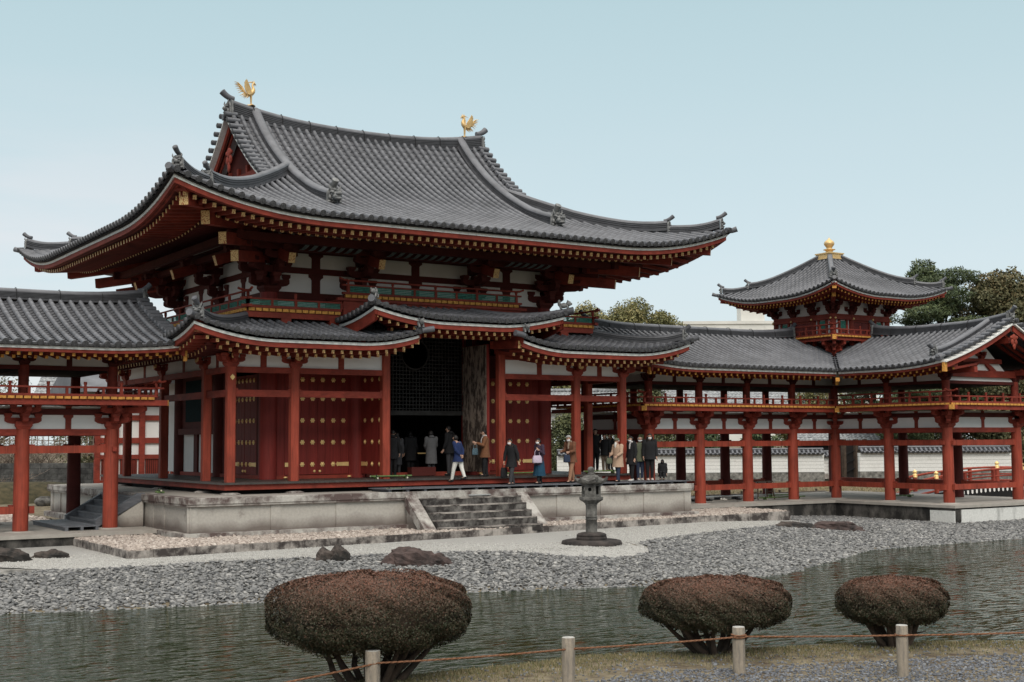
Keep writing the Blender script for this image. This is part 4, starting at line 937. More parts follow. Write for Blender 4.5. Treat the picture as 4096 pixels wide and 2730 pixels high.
# ================================================================ the two corridor wings
YW, WD, ZW, ZH = -3.91, 4.0, -1.297, 1.548
BW = 2.468
def wf(v): return 3.835+.26*v+.032*v*v
def wing_post(par, x, y, kind='red', upper=True):
    part('column', kind, par, lambda b: b.tube([(x, y, ZW), (x, y, .2), (x, y, ZH)], [.212, .208, .19], 18))
    part('column_base', 'platt', par, lambda b: b.lathe([(.42, 0), (.40, .035), (.24, .05)], (x, y, ZW-.02), 18))
    if upper: part('upper_column', 'redb', par, lambda b: b.tube([(x, y, 2.3), (x, y, 3.34)], .148, 14))
def wing_bay(par, p0, p1, lower_nuki=True, out=None, detail=True, upw=True):
    """walls, beams and struts of one bay between columns p0 and p1"""
    a, c = V((*p0, 0)), V((*p1, 0)); d = (c-a).normalized(); a2, c2 = a+d*.17, c-d*.17; mid = (a+c)/2
    pbeam('head_beam', 'redb', par, a2+Z3*1.457, c2+Z3*1.457, .19, .185)
    pbeam('tie_beam', 'red' if detail else 'redb', par, a2+Z3*.975, c2+Z3*.975, .15, .21)
    for q in (a+d*.25, c-d*.25): part('tie_wedge', 'redb', par, lambda b: b.box(q+Z3*1.10, (.16, .13, .045), math.atan2(d.y, d.x)))
    if lower_nuki:
        pbeam('low_tie_beam', 'red', par, a2+Z3*-.69, c2+Z3*-.69, .15, .205)
        for q in (a+d*.25, c-d*.25): part('tie_wedge', 'redb', par, lambda b: b.box(q+Z3*-.565, (.16, .13, .045), math.atan2(d.y, d.x)))
    if not detail: 
        pbeam('plaster_band', 'white', par, a+Z3*1.87, c+Z3*1.87, .05, .64); pbeam('upper_head_beam', 'redd', par, a+Z3*3.27, c+Z3*3.27, .16, .12)
        if upw: pbeam('upper_plaster_band', 'white', par, a+Z3*3.48, c+Z3*3.48, .05, .29)
        return
    pbeam('plaster_band', 'white', par, a+Z3*1.87, c+Z3*1.87, .05, .64)
    pbeam('wall_beam', 'redd', par, a+Z3*2.03, c+Z3*2.03, .13, .172)
    part('band_strut', 'redb', par, lambda b: (strut(b, (mid.x, mid.y, 0), d, 1.55, 1.945, .16), strut(b, (mid.x, mid.y, 0), d, 2.117, 2.20, .16)))
    pbeam('upper_head_beam', 'redd', par, a+d*.12+Z3*3.27, c-d*.12+Z3*3.27, .16, .12)
    if upw:
        pbeam('upper_plaster_band', 'white', par, a+Z3*3.48, c+Z3*3.48, .05, .29)
        part('upper_strut', 'redd', par, lambda b: b.box(mid+Z3*3.47, (.15, .11, .28), math.atan2(d.y, d.x)))
def wing_bracket(par, x, y, out, corner=None):
    part('bracket_set', 'redb', par, lambda b: bracket(b, (x, y, ZH-.01), out, .86, 2, corner))
    part('upper_bracket', 'redd', par, lambda b: bracket(b, (x, y, 3.33), out, .55, 1, corner))
WE = ['redb', 'ochre']
def wing_eaves(p, par, ua=None, ub=None, mitre=False):
    for v0, v1, z0, z1, nm, mt in ((.07, .15, -.155, -.085, 'white_eave_board', 'wboard'), (.10, .24, -.24, -.155, 'eave_fascia', 'redb')):
        b = MB(); strip(b, p, v0, v1, z0, z1, ua, ub, 0, 40, mitre); b.build(nm, mt, par)
    ra = (ua or 0)+.15; rb = (ub or p.L)-.15
    rafters(p, par, 'flying_rafter', .22, 1.0, -.245, .08, .085, .085, .29, WE, ra, rb, False, False)
    rafters(p, par, 'base_rafter', .80, 2.1, -.30, .16, .085, .085, .29, WE, ra, rb, False, False)
    b = MB(); strip(b, p, .15, 2.1, -.235, -.22, ua, ub, 0, 30, mitre, 0, .08); b.build('eave_soffit', 'redd', par)
def ridge_line(par, p0, p1, z0=5.36, rise=.12, h0=.24, ends=(1, 1), w=.36):
    p0, p1 = V(p0), V(p1); pts = []; hs = []; n = 20; L_ = (p1-p0).length
    for i in range(n+1):
        t = i/n; e = 0
        if ends[0]: e = max(e, max(0, 1-t*L_/2.5)**2)
        if ends[1]: e = max(e, max(0, 1-(1-t)*L_/2.5)**2)
        q = p0.lerp(p1, t); pts.append((q.x, q.y, z0+rise*e)); hs.append(h0+.06*e)
    b = MB(); noshi(b, pts, hs, w, 6, .12, 1, 0); b.build('ridge', ['tile', 'tiled'], par)
    for k, q, on in ((0, p0, ends[0]), (1, p1, ends[1])):
        if on:
            d = (p0-p1).normalized() if k == 0 else (p1-p0).normalized()
            part('ridge_end_ornament', 'oni', par, lambda b: (oni(b, q+d*.02+Z3*(z0+rise-.02), d, .74), b.prism([(-.22, -.08), (.22, -.08), (.2, .40), (-.2, .40)], q-d*.02+Z3*(z0+rise), (-d.y, d.x, 0), Z3, d*.05)))
            part('ridge_horn', 'tile', par, lambda b: horn(b, q-d*.12+Z3*(z0+rise+h0+.12), d, .085, .42, .26))
    d = (p1-p0).normalized(); s_d = V((-d.y, d.x, 0)); b = MB()
    for i in range(int(L_/1.25)):
        q = p0+d*(1+i*1.25)
        if (q-p1).length < .6: continue
        for sg in (-1, 1): b.tube([q+s_d*sg*.2+Z3*(z0-.03), q+s_d*sg*.185+Z3*(z0+h0), q+s_d*sg*.08+Z3*(z0+h0+.115), q+Z3*(z0+h0+.125)], .010, 5)
    b.build('ridge_binding', 'dark', par)
def verge(par, p, u, sgn_u, v0, v1, k=12, r=.08):
    b = MB(); d = p.U*sgn_u
    for i in range(k):
        q = p.S(u, lerp(v0, v1, i/(k-1)), .05); b.tube([q-d*.22, q+d*.16], [r, r*1.12], 9, 0); b.tube([q+d*.16, q+d*.175], [r*.92, r*.85], 9, 1)
    b.build('verge_tile', ['tile', 'tilef'], par)
    for z0, z1, o0, o1, nm, mt in ((-.13, -.19, .13, -.35, 'verge_board', 'wboard'), (-.19, -.42, .02, -.05, 'barge_board', 'redb')):
        rows = []
        for i in range(13):
            q = p.S(u, lerp(.05, v1+.1, i/12), 0); rows.append([q+d*o0+Z3*z0, q+d*o0+Z3*z1, q+d*o1+Z3*z1, q+d*o1+Z3*z0])
        b = MB(); b.grid(rows, 0, False, True); b.q(rows[0][::-1]); b.q(rows[-1]); b.build(nm, mt, par)

lw = thing('corridor_wing', 'vermilion two-storey corridor cut by the left edge of the photo', 'corridor', (0, 0, 0), 'open corridor wings of the hall')
rw = thing('corridor_wing', 'long L-shaped two-storey vermilion corridor running right from the hall to the corner turret', 'corridor', (0, 0, 0), 'open corridor wings of the hall')
XE = 9.94
# ---- left wing
lx = [-XE-BW*k for k in range(4)]
for i, x in enumerate(lx):
    wing_post(lw, x, YW); wing_post(lw, x, YW+WD, 'redd')
    wing_bracket(lw, x, YW, (0, -1, 0), (1, 0, 0) if i == 0 else None); wing_bracket(lw, x, YW+WD, (0, 1, 0), (1, 0, 0) if i == 0 else None)
    pbeam('cross_beam', 'redd', lw, (x, YW+.1, 1.45), (x, YW+WD-.1, 1.45), .16, .18); pbeam('cross_beam', 'redd', lw, (x, YW+.1, 3.27), (x, YW+WD-.1, 3.27), .15, .13)
for i in range(3):
    wing_bay(lw, (lx[i], YW), (lx[i+1], YW), i > 0); wing_bay(lw, (lx[i], YW+WD), (lx[i+1], YW+WD), False, None, False)
    part('beam_end', 'redb', lw, lambda b: b.box((lx[1]+.28, YW, -.69), (.14, .16, .2))) if i == 0 else None
part('beam_end', 'redb', lw, lambda b: b.box((lx[0]+.02, YW-.22, .975), (.11, .10, .13)))
wing_bay(lw, (lx[0], YW), (lx[0], YW+WD), False)
wF = Plane((-22, -5.95, 0), (1, 0, 0), (0, 1, 0), 13.5, lambda u, v: wf(v)+.16*max(0, 1-(13.5-u)/2.4)**2)
tile_slope(wF, 'roof', lw, lambda u: 4.0, .292, .076, .28)
sheet(Plane((-22, 2.13, 0), (1, 0, 0), (0, -1, 0), 13.5, lambda u, v: wf(v)), 'roof', 'tile', lw, 0, 0, 13.5, 0, 4.04)
wing_eaves(wF, lw); verge(lw, wF, 13.5, 1, .3, 3.85)
part('barge_end', 'ochre', lw, lambda b: b.box((-8.44, -5.80, 3.60), (.09, .10, .30)))
ridge_line(lw, (-22, -1.91, 0), (-8.5, -1.91, 0), 5.36, .12, .24, (0, 1))
part('gable_infill', 'white', lw, lambda b: b.prism([(-1.9, 3.35), (1.9, 3.35), (0, 4.9)], (-XE+.05, -1.91, 0), (0, 1, 0), Z3, (.05, 0, 0)))
lp = [(-22, -4.88, 0), (-8.96, -4.88, 0), (-8.96, 1.06, 0)]
koran(lw, lp, 2.445, .435, .255, .07, 1.0, False, None)
c = V((-8.96, -4.88, 2.445))
for d in (V((1, 0, 0)), V((0, -1, 0))): part('rail_end', 'redb', lw, lambda b: b.tube([c+Z3*.435-d*.1, c+d*.15+Z3*.44, c+d*.28+Z3*.47], .034, 8)); part('mid_rail_end', 'redb', lw, lambda b: b.beam(c+Z3*.255-d*.05, c+d*.22+Z3*.262, .07, .05))
planks(lw, (-22, -4.92, 0), (-8.92, -4.92, 0), 2.375, 2.445, 1.0, (0, 1, 0), .213)
pbox('balcony_beam', 'redb', lw, (-22, -4.88, 2.21), (-8.62, -4.76, 2.366)); pbox('balcony_beam', 'redb', lw, (-9.04, -4.755, 2.212), (-8.92, 1.0, 2.364)); pbox('beam_end_cap', 'ochre', lw, (-8.615, -4.885, 2.206), (-8.60, -4.755, 2.37))
b = MB(); b.b2((-22, -4.7, 2.33), (-9.05, .9, 2.372)); b.b2((-22, -3.8, 3.215), (-XE+.1, 0, 3.24)); b.build('floor_and_ceiling', 'dark', lw)

# ---- right wing
X4, W2, B2, CX, CY = 19.787, 4.136, 2.807, 21.855, -1.91
fr = [(XE+BW*k, YW) for k in range(4)]+[(X4, YW)]; bk = [(x, YW+WD) for x, _ in fr]
fs = [(X4, YW-B2), (X4, YW-2*B2)]; fo_ = [(X4+W2, YW+WD), (X4+W2, YW), (X4+W2, YW-B2), (X4+W2, YW-2*B2)]
for i, (x, y) in enumerate(fr):
    wing_post(rw, x, y); 
    if i < 4: wing_bracket(rw, x, y, (0, -1, 0), (-1, 0, 0) if i == 0 else None)
for x, y in bk: wing_post(rw, x, y, 'redd'); 
part('bracket_set', 'redb', rw, lambda b: (bracket(b, (X4, YW, ZH-.01), V((-1, -1, 0)), .86, 2), arm(b, (X4, YW, ZH+.15), V((1, 0, 0)), 1.0, .15, .17), arm(b, (X4, YW, ZH+.151), V((0, 1, 0)), 1.0, .15, .17)))
for i, (x, y) in enumerate(fs): wing_post(rw, x, y); wing_bracket(rw, x, y, (-1, 0, 0), (0, -1, 0) if i == 1 else None)
for i, (x, y) in enumerate(fo_): wing_post(rw, x, y, 'red' if i == 3 else 'redd'); 
wing_bracket(rw, *fo_[3], (0, -1, 0), (1, 0, 0))
for i in range(4): wing_bay(rw, fr[i], fr[i+1], i > 0); wing_bay(rw, bk[i], bk[i+1], i > 0, None, False)
part('beam_end', 'red', rw, lambda b: b.box((fr[1][0]-.27, YW, -.69), (.13, .16, .2)))
wing_bay(rw, fr[4], fs[0]); wing_bay(rw, fs[0], fs[1]); wing_bay(rw, fs[1], fo_[3], True, None, True, False)
for i in range(3): wing_bay(rw, fo_[i], fo_[i+1], True, None, False)
wing_bay(rw, fr[0], bk[0], False)
for q in (fs[1], fo_[3]):
    for dx, dy in ((-.26, 0), (0, -.26)):
        if q is fs[1]: part('beam_end', 'red', rw, lambda b: (b.box((q[0]+dx, q[1]+dy, .975), (.12, .12, .15)), b.box((q[0]+dx, q[1]+dy, -.69+(0 if dx else .01)), (.14, .14, .2))))
for (x, y), (x2, y2) in list(zip(fr, bk))[1:4]+[(fs[0], fo_[2])]: pbeam('cross_beam', 'redd', rw, (x, y, 1.45), (x2, y2, 1.45), .16, .18); pbeam('cross_beam', 'redd', rw, (x, y, 3.27), (x2, y2, 3.27), .15, .13)
XR0 = 8.5; XI = CX-4.04; YI = -5.95
gF = Plane((XR0, YI, 0), (1, 0, 0), (0, 1, 0), CX-XR0, lambda u, v: wf(v)+.16*max(0, 1-u/2.4)**2)
tile_slope(gF, 'roof', rw, lambda u: 4.0, .292, .076, .28, lambda u: max(0, u-(XI-XR0)+.10), .14, CX-XR0-.1)
GL = 5.02
gW = Plane((XI, YI+4.04, 0), (0, -1, 0), (1, 0, 0), 4.04+GL, lambda u, v: wf(v)+.22*max(0, 1-(4.04+GL-u)/2.6)**2)
tile_slope(gW, 'roof', rw, lambda u: 4.0, .292, .076, .28, lambda u: max(0, 4.04-u+.10), .1, gW.L-.14)
b = MB(); b.grid([[(XI+t+dx, YI+t+dy, wf(t)-.03) for dx, dy in ((-.16, .16), (0, 0), (.16, -.16))] for t in [4.0*i/10 for i in range(11)]], 0, False); b.build('valley_gutter', 'greyw', rw)
gE = Plane((CX+4.04, YI+4.04-8, 0), (0, 1, 0), (-1, 0, 0), 12, lambda u, v: wf(v)); 
gE = Plane((CX+4.04, YI-GL, 0), (0, 1, 0), (-1, 0, 0), 12, lambda u, v: wf(v)+.22*max(0, 1-u/2.6)**2)
sheet(gE, 'roof', 'tile', rw, 0, 0, 12, 0, 4.04); sheet(Plane((XR0, 2.13, 0), (1, 0, 0), (0, -1, 0), 17, lambda u, v: wf(v)), 'roof', 'tile', rw, 0, 0, 17, 0, 4.04)
wing_eaves(gF, rw, 0, XI-XR0+.02); wing_eaves(gW, rw, 4.02, None); wing_eaves(gE, rw)
part('barge_end', 'ochre', rw, lambda b: b.box((XR0-.02, -5.80, 3.62), (.09, .10, .30))); part('barge_end', 'ochre', rw, lambda b: b.box((XI+.12, YI-GL-.0, 3.72), (.16, .10, .34)))
part('valley_rafter', ['redb', 'ochre'], rw, lambda b: (b.beam((XI-.06, YI-.06, 3.46), (X4, YW, 3.62), .16, .15, 0, 1), b.beam((XI+.45, YI+.45, 3.34), (X4, YW, 3.45), .14, .14, 0, 1)))
verge(rw, gW, gW.L, 1, .35, 3.85, 12); verge(rw, gE, 0, -1, .35, 3.85, 12); verge(rw, gF, 0, -1, .3, 3.85, 12)
ridge_line(rw, (XR0+.05, CY, 0), (CX-2.45, CY, 0), 5.36, .12, .24, (1, 1)); ridge_line(rw, (CX, CY-2.45, 0), (CX, YI-GL+.05, 0), 5.36, .14, .26, (1, 1))
pts = [gW.S(gW.L-.95, v, -.0+(.09*max(0, (1.5-v)/.9)**2 if v < 1.5 else 0)) for v in [lerp(3.95, .75, i/12) for i in range(13)]]
b = MB(); noshi(b, pts, .20, .28, 4, .12, 1, 0); b.build('descending_ridge', ['tile', 'tiled'], rw)
part('ridge_end_ornament', 'oni', rw, lambda b: oni(b, pts[-1]-Z3*.03, (-1, 0, 0), .70)); part('ridge_horn', 'tile', rw, lambda b: horn(b, pts[-1]+Z3*.28, (-1, 0, 0), .08, .36, .18))
part('corner_tile', 'tile', rw, lambda b: (b.lathe([(.02, .12), (.10, .10), (.15, .04), (.17, -.03)], gW.S(gW.L-.12, .02, .07), 12), b.tube([gW.S(gW.L-.1, .1, .02), gW.S(gW.L-.1, -.1, .02)], [.1, .12], 10)))
# gable wall of the forward end
yg = YW-2*B2
part('gable_wall', 'white', rw, lambda b: b.prism([(-2.0, 3.32), (2.0, 3.32), (.0, 4.95)], (CX, yg, 0), (1, 0, 0), Z3, (0, .05, 0)))
pbox('rainbow_beam', 'redb', rw, (X4-.2, yg-.14, 3.48), (X4+W2+.2, yg+.10, 3.74)); pbox('rainbow_beam', 'redb', rw, (CX-1.15, yg-.13, 4.02), (CX+1.15, yg+.09, 4.2))
part('frog_leg_strut', 'redb', rw, lambda b: (b.prism([(-.9, 0), (-.5, .02), (-.2, .28), (.2, .28), (.5, .02), (.9, 0), (.6, .2), (.25, .36), (-.25, .36), (-.6, .2)], (CX, yg-.10, 3.72), (1, 0, 0), Z3, (0, .08, 0)), bracket(b, (CX, yg-.04, 4.2), (0, -1, 0), .5, 1)))
pbeam('purlin', 'redb', rw, (CX, yg+.3, 4.82), (CX, YI-GL+.08, 4.82), .18, .2)
for dx in (-2.05, 2.05): pbeam('purlin', 'redb', rw, (CX+dx, yg+.3, 3.62+.06), (CX+dx, YI-GL+.08, 3.62+.06), .18, .2)
for sx in (-1, 1):
    b = MB()
    for i in range(3):
        y = yg-.28-.36*i; rows = [[(CX+sx*(4.04-v)+0, y+dy, wf(v)-.24+dz) for dy, dz in ((-.05, 0), (.05, 0), (.05, -.1), (-.05, -.1))] for v in (.4, 1.2, 2.0, 2.8, 3.9)]
        b.grid(rows, 0, False, True)
    b.build('gable_rafter', 'redb', rw)
def pnd(b):
    for x, z, rx, rz in ((0, 4.92, .14, .13), (-.10, 4.75, .09, .12), (.10, 4.75, .09, .12), (0, 4.60, .10, .10), (-.16, 4.92, .07, .07), (.16, 4.92, .07, .07), (0, 4.52, .05, .06)): b.ell((CX+x, YI-GL-.10, z), (rx, .04, rz), 0, 10, 6)
part('gable_pendant', 'red', rw, pnd)
BX = 18.81
rp = [(8.96, 1.06, 0), (8.96, -4.88, 0), (BX, -4.88, 0), (BX, -10.50, 0), (24.9, -10.50, 0), (24.9, -2, 0)]
koran(rw, rp, 2.445, .435, .255, .07, .96, False, None)
for c, ds in ((V((8.96, -4.88, 2.445)), (V((-1, 0, 0)), V((0, -1, 0)))), (V((BX, -10.5, 2.445)), (V((-1, 0, 0)), V((0, -1, 0))))):
    for d in ds: part('rail_end', 'redb', rw, lambda b: b.tube([c+Z3*.435-d*.1, c+d*.15+Z3*.445, c+d*.30+Z3*.50], .034, 8)); part('mid_rail_end', 'redb', rw, lambda b: b.beam(c+Z3*.255-d*.05, c+d*.22+Z3*.262, .07, .05))
pls = [((8.92, -4.92), (BX+.0, -4.92), (0, 1, 0)), ((BX-.04, -4.96), (BX-.04, -10.54), (1, 0, 0)), ((BX-.04, -10.54), (24.94, -10.54), (0, 1, 0))]
for a, c, inn in pls: planks(rw, (*a, 0), (*c, 0), 2.375, 2.445, .9, inn, .213)
planks(rw, (8.92, .6, 0), (8.92, -4.9, 0), 2.376, 2.444, .9, (1, 0, 0), .213)
for lo, hi in (((8.7, -4.88, 2.21), (BX+.1, -4.76, 2.366)), ((BX, -10.7, 2.212), (BX+.12, -4.885, 2.364)), ((BX-.2, -10.50, 2.208), (24.9, -10.38, 2.3645)), ((8.96, -4.755, 2.212), (9.08, 1.0, 2.364))): pbox('balcony_beam', 'redb', rw, lo, hi)
for x, y in ((8.88, -4.97), (BX-.02, -4.98), (BX-.06, -10.6)): part('beam_end_cap', 'ochre', rw, lambda b: b.box((x, y, 2.29), (.17, .17, .17), math.pi/4 if y > -10 else .2))
b = MB(); b.b2((9.1, -4.7, 2.33), (X4+W2, .9, 2.372)); b.b2((BX+.15, -10.3, 2.331), (24.7, -4.71, 2.371)); b.b2((XE-.1, -3.8, 3.215), (X4+W2, 0, 3.24)); b.b2((X4+.1, -9.4, 3.214), (X4+W2-.1, -3.81, 3.239)); b.build('floor_and_ceiling', 'dark', rw)

# ================================================================ the corner turret
tw = thing('corner_turret', 'small square vermilion turret with pyramid tiled roof and golden finial above the corridor corner', 'turret')
TH = 3.52
def th(u, v, L_=2*TH): return 7.09+.42*v+.050*v*v+.50*max(0.0, 1-max(v, min(u, L_-u))/2.9)**2*max(0, 1-v/3)
TP = [Plane((CX-TH, CY-TH, 0), (1, 0, 0), (0, 1, 0), 2*TH, th), Plane((CX-TH, CY+TH, 0), (0, -1, 0), (1, 0, 0), 2*TH, th), Plane((CX+TH, CY-TH, 0), (0, 1, 0), (-1, 0, 0), 2*TH, th), Plane((CX+TH, CY+TH, 0), (-1, 0, 0), (0, -1, 0), 2*TH, th)]
for i, p in enumerate(TP):
    if i < 2: tile_slope(p, 'roof', tw, lambda u: min(u, p.L-u, 3.2), .235, .060, .24)
    else: sheet(p, 'roof', 'tile', tw, 0, 0, 0, 0, 3.2, 20, 6, lambda v: (v, p.L-v))
    b = MB(); strip(b, p, .06, .12, -.135, -.075); b.build('white_eave_board', 'wboard', tw); b = MB(); strip(b, p, .09, .20, -.22, -.135); b.build('eave_fascia', 'redb', tw)
    pit = .20 if i < 2 else .4
    rafters(p, tw, 'flying_rafter', .20, .85, -.225, .08, .07, .08, pit, WE, .25, p.L-.25); rafters(p, tw, 'base_rafter', .75, 1.9, -.26, .18, .07, .08, pit, WE, .25, p.L-.25)
    b = MB(); strip(b, p, .14, 1.9, -.215, -.20, None, None, 0, 24, True, 0, .10); b.build('eave_soffit', 'redd', tw)
for sx in (-1, 1):
    for sy in (-1, 1):
        HPt = lambda t, dz=0: V((CX+sx*(TH-t), CY+sy*(TH-t), th(t, t)+dz)); dg = V((sx, sy, 0)).normalized()
        up = [HPt(lerp(3.2, 1.05, i/9), .08*max(0, (i-6)/3)**2) for i in range(10)]; lo = [HPt(lerp(1.15, .22, i/6), -.02+.08*max(0, (i-3)/3)**2) for i in range(7)]
        for q, h_, w_ in ((up, .19, .24), (lo, .17, .22)):
            b = MB(); noshi(b, q, h_, w_, 4, .095, 1, 0); b.build('hip_ridge', ['tile', 'tiled'], tw)
            part('hip_ornament', 'oni', tw, lambda b: oni(b, q[-1]-Z3*.03+dg*.02, dg, .55)); part('hip_horn', 'tile', tw, lambda b: horn(b, q[-1]+Z3*.26-dg*.08, dg, .065, .30, .17))
        c = V((CX+sx*TH, CY+sy*TH, 0)); part('corner_tile', 'tile', tw, lambda b: b.tube([c-dg*.3+Z3*7.52, c+Z3*7.55, c+dg*.14+Z3*7.60], [.07, .075, .085], 10))
        part('hip_rafter', ['redb', 'ochre'], tw, lambda b: (b.beam(c-dg*.22+Z3*7.28, V((CX+sx*1.65, CY+sy*1.65, 6.95)), .17, .19, 0, 1), b.beam(c-dg*.95+Z3*7.03, V((CX+sx*1.65, CY+sy*1.65, 6.85)), .17, .20, 0, 1)))
        part('hip_rafter_cap', 'redb', tw, lambda b: b.beam(c-dg*.16+Z3*7.40, c-dg*.9+Z3*7.34, .24, .06))
part('roof_collar', 'tiled', tw, lambda b: b.lathe([(.68, 0), (.68, .08), (.64, .08), (.66, .17), (.62, .17), (.66, .26), (.6, .26)], (CX, CY, 8.70), 4, 0, False, math.pi/4))
part('finial_box', 'goldleaf', tw, lambda b: (b.lathe([(.62, 0), (.62, .05), (.58, .06), (.58, .23), (.63, .24), (.63, .29), (.2, .30)], (CX, CY, 8.955), 4, 0, False, math.pi/4)))
part('jewel_finial', 'goldleaf', tw, lambda b: (b.lathe([(.24, 0), (.25, .03), (.15, .07), (.15, .10), (.20, .14), (.27, .165), (.25, .18), (.12, .20), (.12, .24), (.13, .27), (.18, .33), (.225, .40), (.225, .46), (.19, .53), (.10, .60), (.03, .66), (.005, .72)], (CX, CY, 9.25), 24)))
R2_ = 1.65
for sx, sy, al, out in ((0, -1, (1, 0, 0), (0, -1, 0)), (-1, 0, (0, -1, 0), (-1, 0, 0)), (1, 0, (0, 1, 0), (1, 0, 0)), (0, 1, (-1, 0, 0), (0, 1, 0))):
    al, out = V(al), V(out); c = V((CX, CY, 0))+out*R2_
    def seg(nm, mt, a0, a1, z0, z1, o0, o1):
        part(nm, mt, tw, lambda b: b.hexa([c+al*a0+out*o0+Z3*z0, c+al*a1+out*o0+Z3*z0, c+al*a1+out*o1+Z3*z0, c+al*a0+out*o1+Z3*z0, c+al*a0+out*o0+Z3*z1, c+al*a1+out*o0+Z3*z1, c+al*a1+out*o1+Z3*z1, c+al*a0+out*o1+Z3*z1]))
    seg('plaster_wall', 'white', -1.6, 1.6, 5.2, 7.0, -.06, .0)
    seg('wall_beam', 'redb', -1.66, 1.66, 6.28, 6.385, 0.002, .10); seg('wall_beam', 'redb', -1.72, 1.72, 6.15, 6.27, .003, .17)
    for a in (-1.65, -.58, .58, 1.65): part('gold_stud', 'gold', tw, lambda b: b.ell(c+al*a*(1.02)+out*.18+Z3*6.20, (.05, .05, .05), 0, 8, 5))
    seg('window', 'teal', -1.25, -.95, 5.75, 6.10, .01, .05); seg('window', 'teal', .95, 1.25, 5.75, 6.10, .01, .05)
    for s in (-1, 1):
        seg('window_frame', 'redb', min(s*.82, s*.93), max(s*.82, s*.93), 5.45, 6.15, 0, .07); seg('window_frame', 'redb', min(s*1.27, s*1.36), max(s*1.27, s*1.36), 5.45, 6.15, 0, .07)
        seg('window_rail', 'redb', min(s*.94, s*1.26), max(s*.94, s*1.26), 5.62, 5.73, 0, .06)
    seg('door', 'door', -.42, -.01, 5.45, 6.05, .02, .06); seg('door', 'door', .01, .42, 5.45, 6.05, .02, .06); seg('door_frame', 'redb', -.52, .52, 6.06, 6.148, 0, .09)
    seg('door_frame', 'redb', -.52, -.43, 5.45, 6.055, 0, .08); seg('door_frame', 'redb', .43, .52, 5.45, 6.055, 0, .08)
    for a in (-.58, .58):
        q = c+al*a; part('column', 'redb', tw, lambda b: b.tube([q+Z3*5.0, q+Z3*6.39], .12, 12)); part('bracket_set', 'redd', tw, lambda b: bracket(b, q+Z3*6.385, out, .62, 2))
    seg('eave_purlin', 'redd', -2.3, 2.3, 6.92, 7.02, .55, .65)
    seg('gallery_beam', 'redb', -2.4, 2.4, 5.22, 5.36, .55, .66)
    a0, a1 = c+al*-2.38+out*.72, c+al*2.38+out*.72; a0.z = a1.z = 0
    planks(tw, a0, a1, 5.365, 5.43, .7, -out, .20)
    for a in (-.58, .58): q = c+al*a; part('gallery_bracket', 'redb', tw, lambda b: (b.beam(q+Z3*4.4, q+Z3*5.0, .2, .2) if False else bracket(b, q+Z3*4.62, out, .72, 2)))
    seg('lower_wall', 'redd', -1.5, 1.5, 4.4, 5.2, -.08, -.02)
for sx in (-1, 1):
    for sy in (-1, 1):
        q = V((CX+sx*R2_, CY+sy*R2_, 0)); part('column', 'redb', tw, lambda b: b.tube([q+Z3*3.9, q+Z3*6.39], .13, 14))
        o1 = (0, sy, 0); o2 = (sx, 0, 0); part('bracket_set', 'redd', tw, lambda b: bracket(b, q+Z3*6.385, o1, .62, 2, o2)); part('gallery_bracket', 'redb', tw, lambda b: bracket(b, q+Z3*4.62, o1, .72, 2, o2))
KH = 2.33
koran(tw, [(CX-KH, CY-KH, 0), (CX+KH, CY-KH, 0), (CX+KH, CY+KH, 0), (CX-KH, CY+KH, 0)], 5.435, .43, .24, .06, .78, False, None, True)
c = V((CX-KH, CY-KH, 5.435))
for d in (V((-1, 0, 0)), V((0, -1, 0))): part('rail_end', 'redb', tw, lambda b: b.tube([c+Z3*.43-d*.1, c+d*.15+Z3*.44, c+d*.30+Z3*.50], .034, 8)); part('mid_rail_end', 'redb', tw, lambda b: b.beam(c+Z3*.24-d*.05, c+d*.2+Z3*.245, .06, .05))
part('beam_end_cap', 'ochre', tw, lambda b: b.box((CX-KH-.08, CY-KH-.08, 5.33), (.16, .16, .2), math.pi/4))

# ---- platforms under the wings
lpf = thing('corridor_platform', 'low stone-edged platform with blackened side under the left corridor', 'platform')
pbox('platform_top', 'platt', lpf, (-24, -5.35, ZW-.10), (-PX+.0, 1.2, ZW)); pbox('platform_side', 'plats', lpf, (-24, -5.28, -2.1), (-PX-.0, 1.15, ZW-.101))
rpf = thing('corridor_platform', 'low L-shaped platform with dark mossy side under the right corridor', 'platform')
for lo, hi in (((PX, -5.0, ZW-.10), (26, 1.2, ZW)), ((18.55, -10.75, ZW-.10), (26, -5.001, ZW))): pbox('platform_top', 'platt', rpf, lo, hi)
for lo, hi in (((PX, -4.94, -2.3), (25.9, 1.15, ZW-.101)), ((18.62, -10.68, -2.3), (25.9, -4.95, ZW-.102))): pbox('platform_side', 'plats', rpf, lo, hi)
pbox('whitewashed_face', 'limew', rpf, (18.95, -10.72, -2.3), (26, -10.685, ZW-.16)); pbox('whitewashed_face', 'limew', rpf, (18.58, -10.70, -2.3), (18.615, -9.6, ZW-.2))

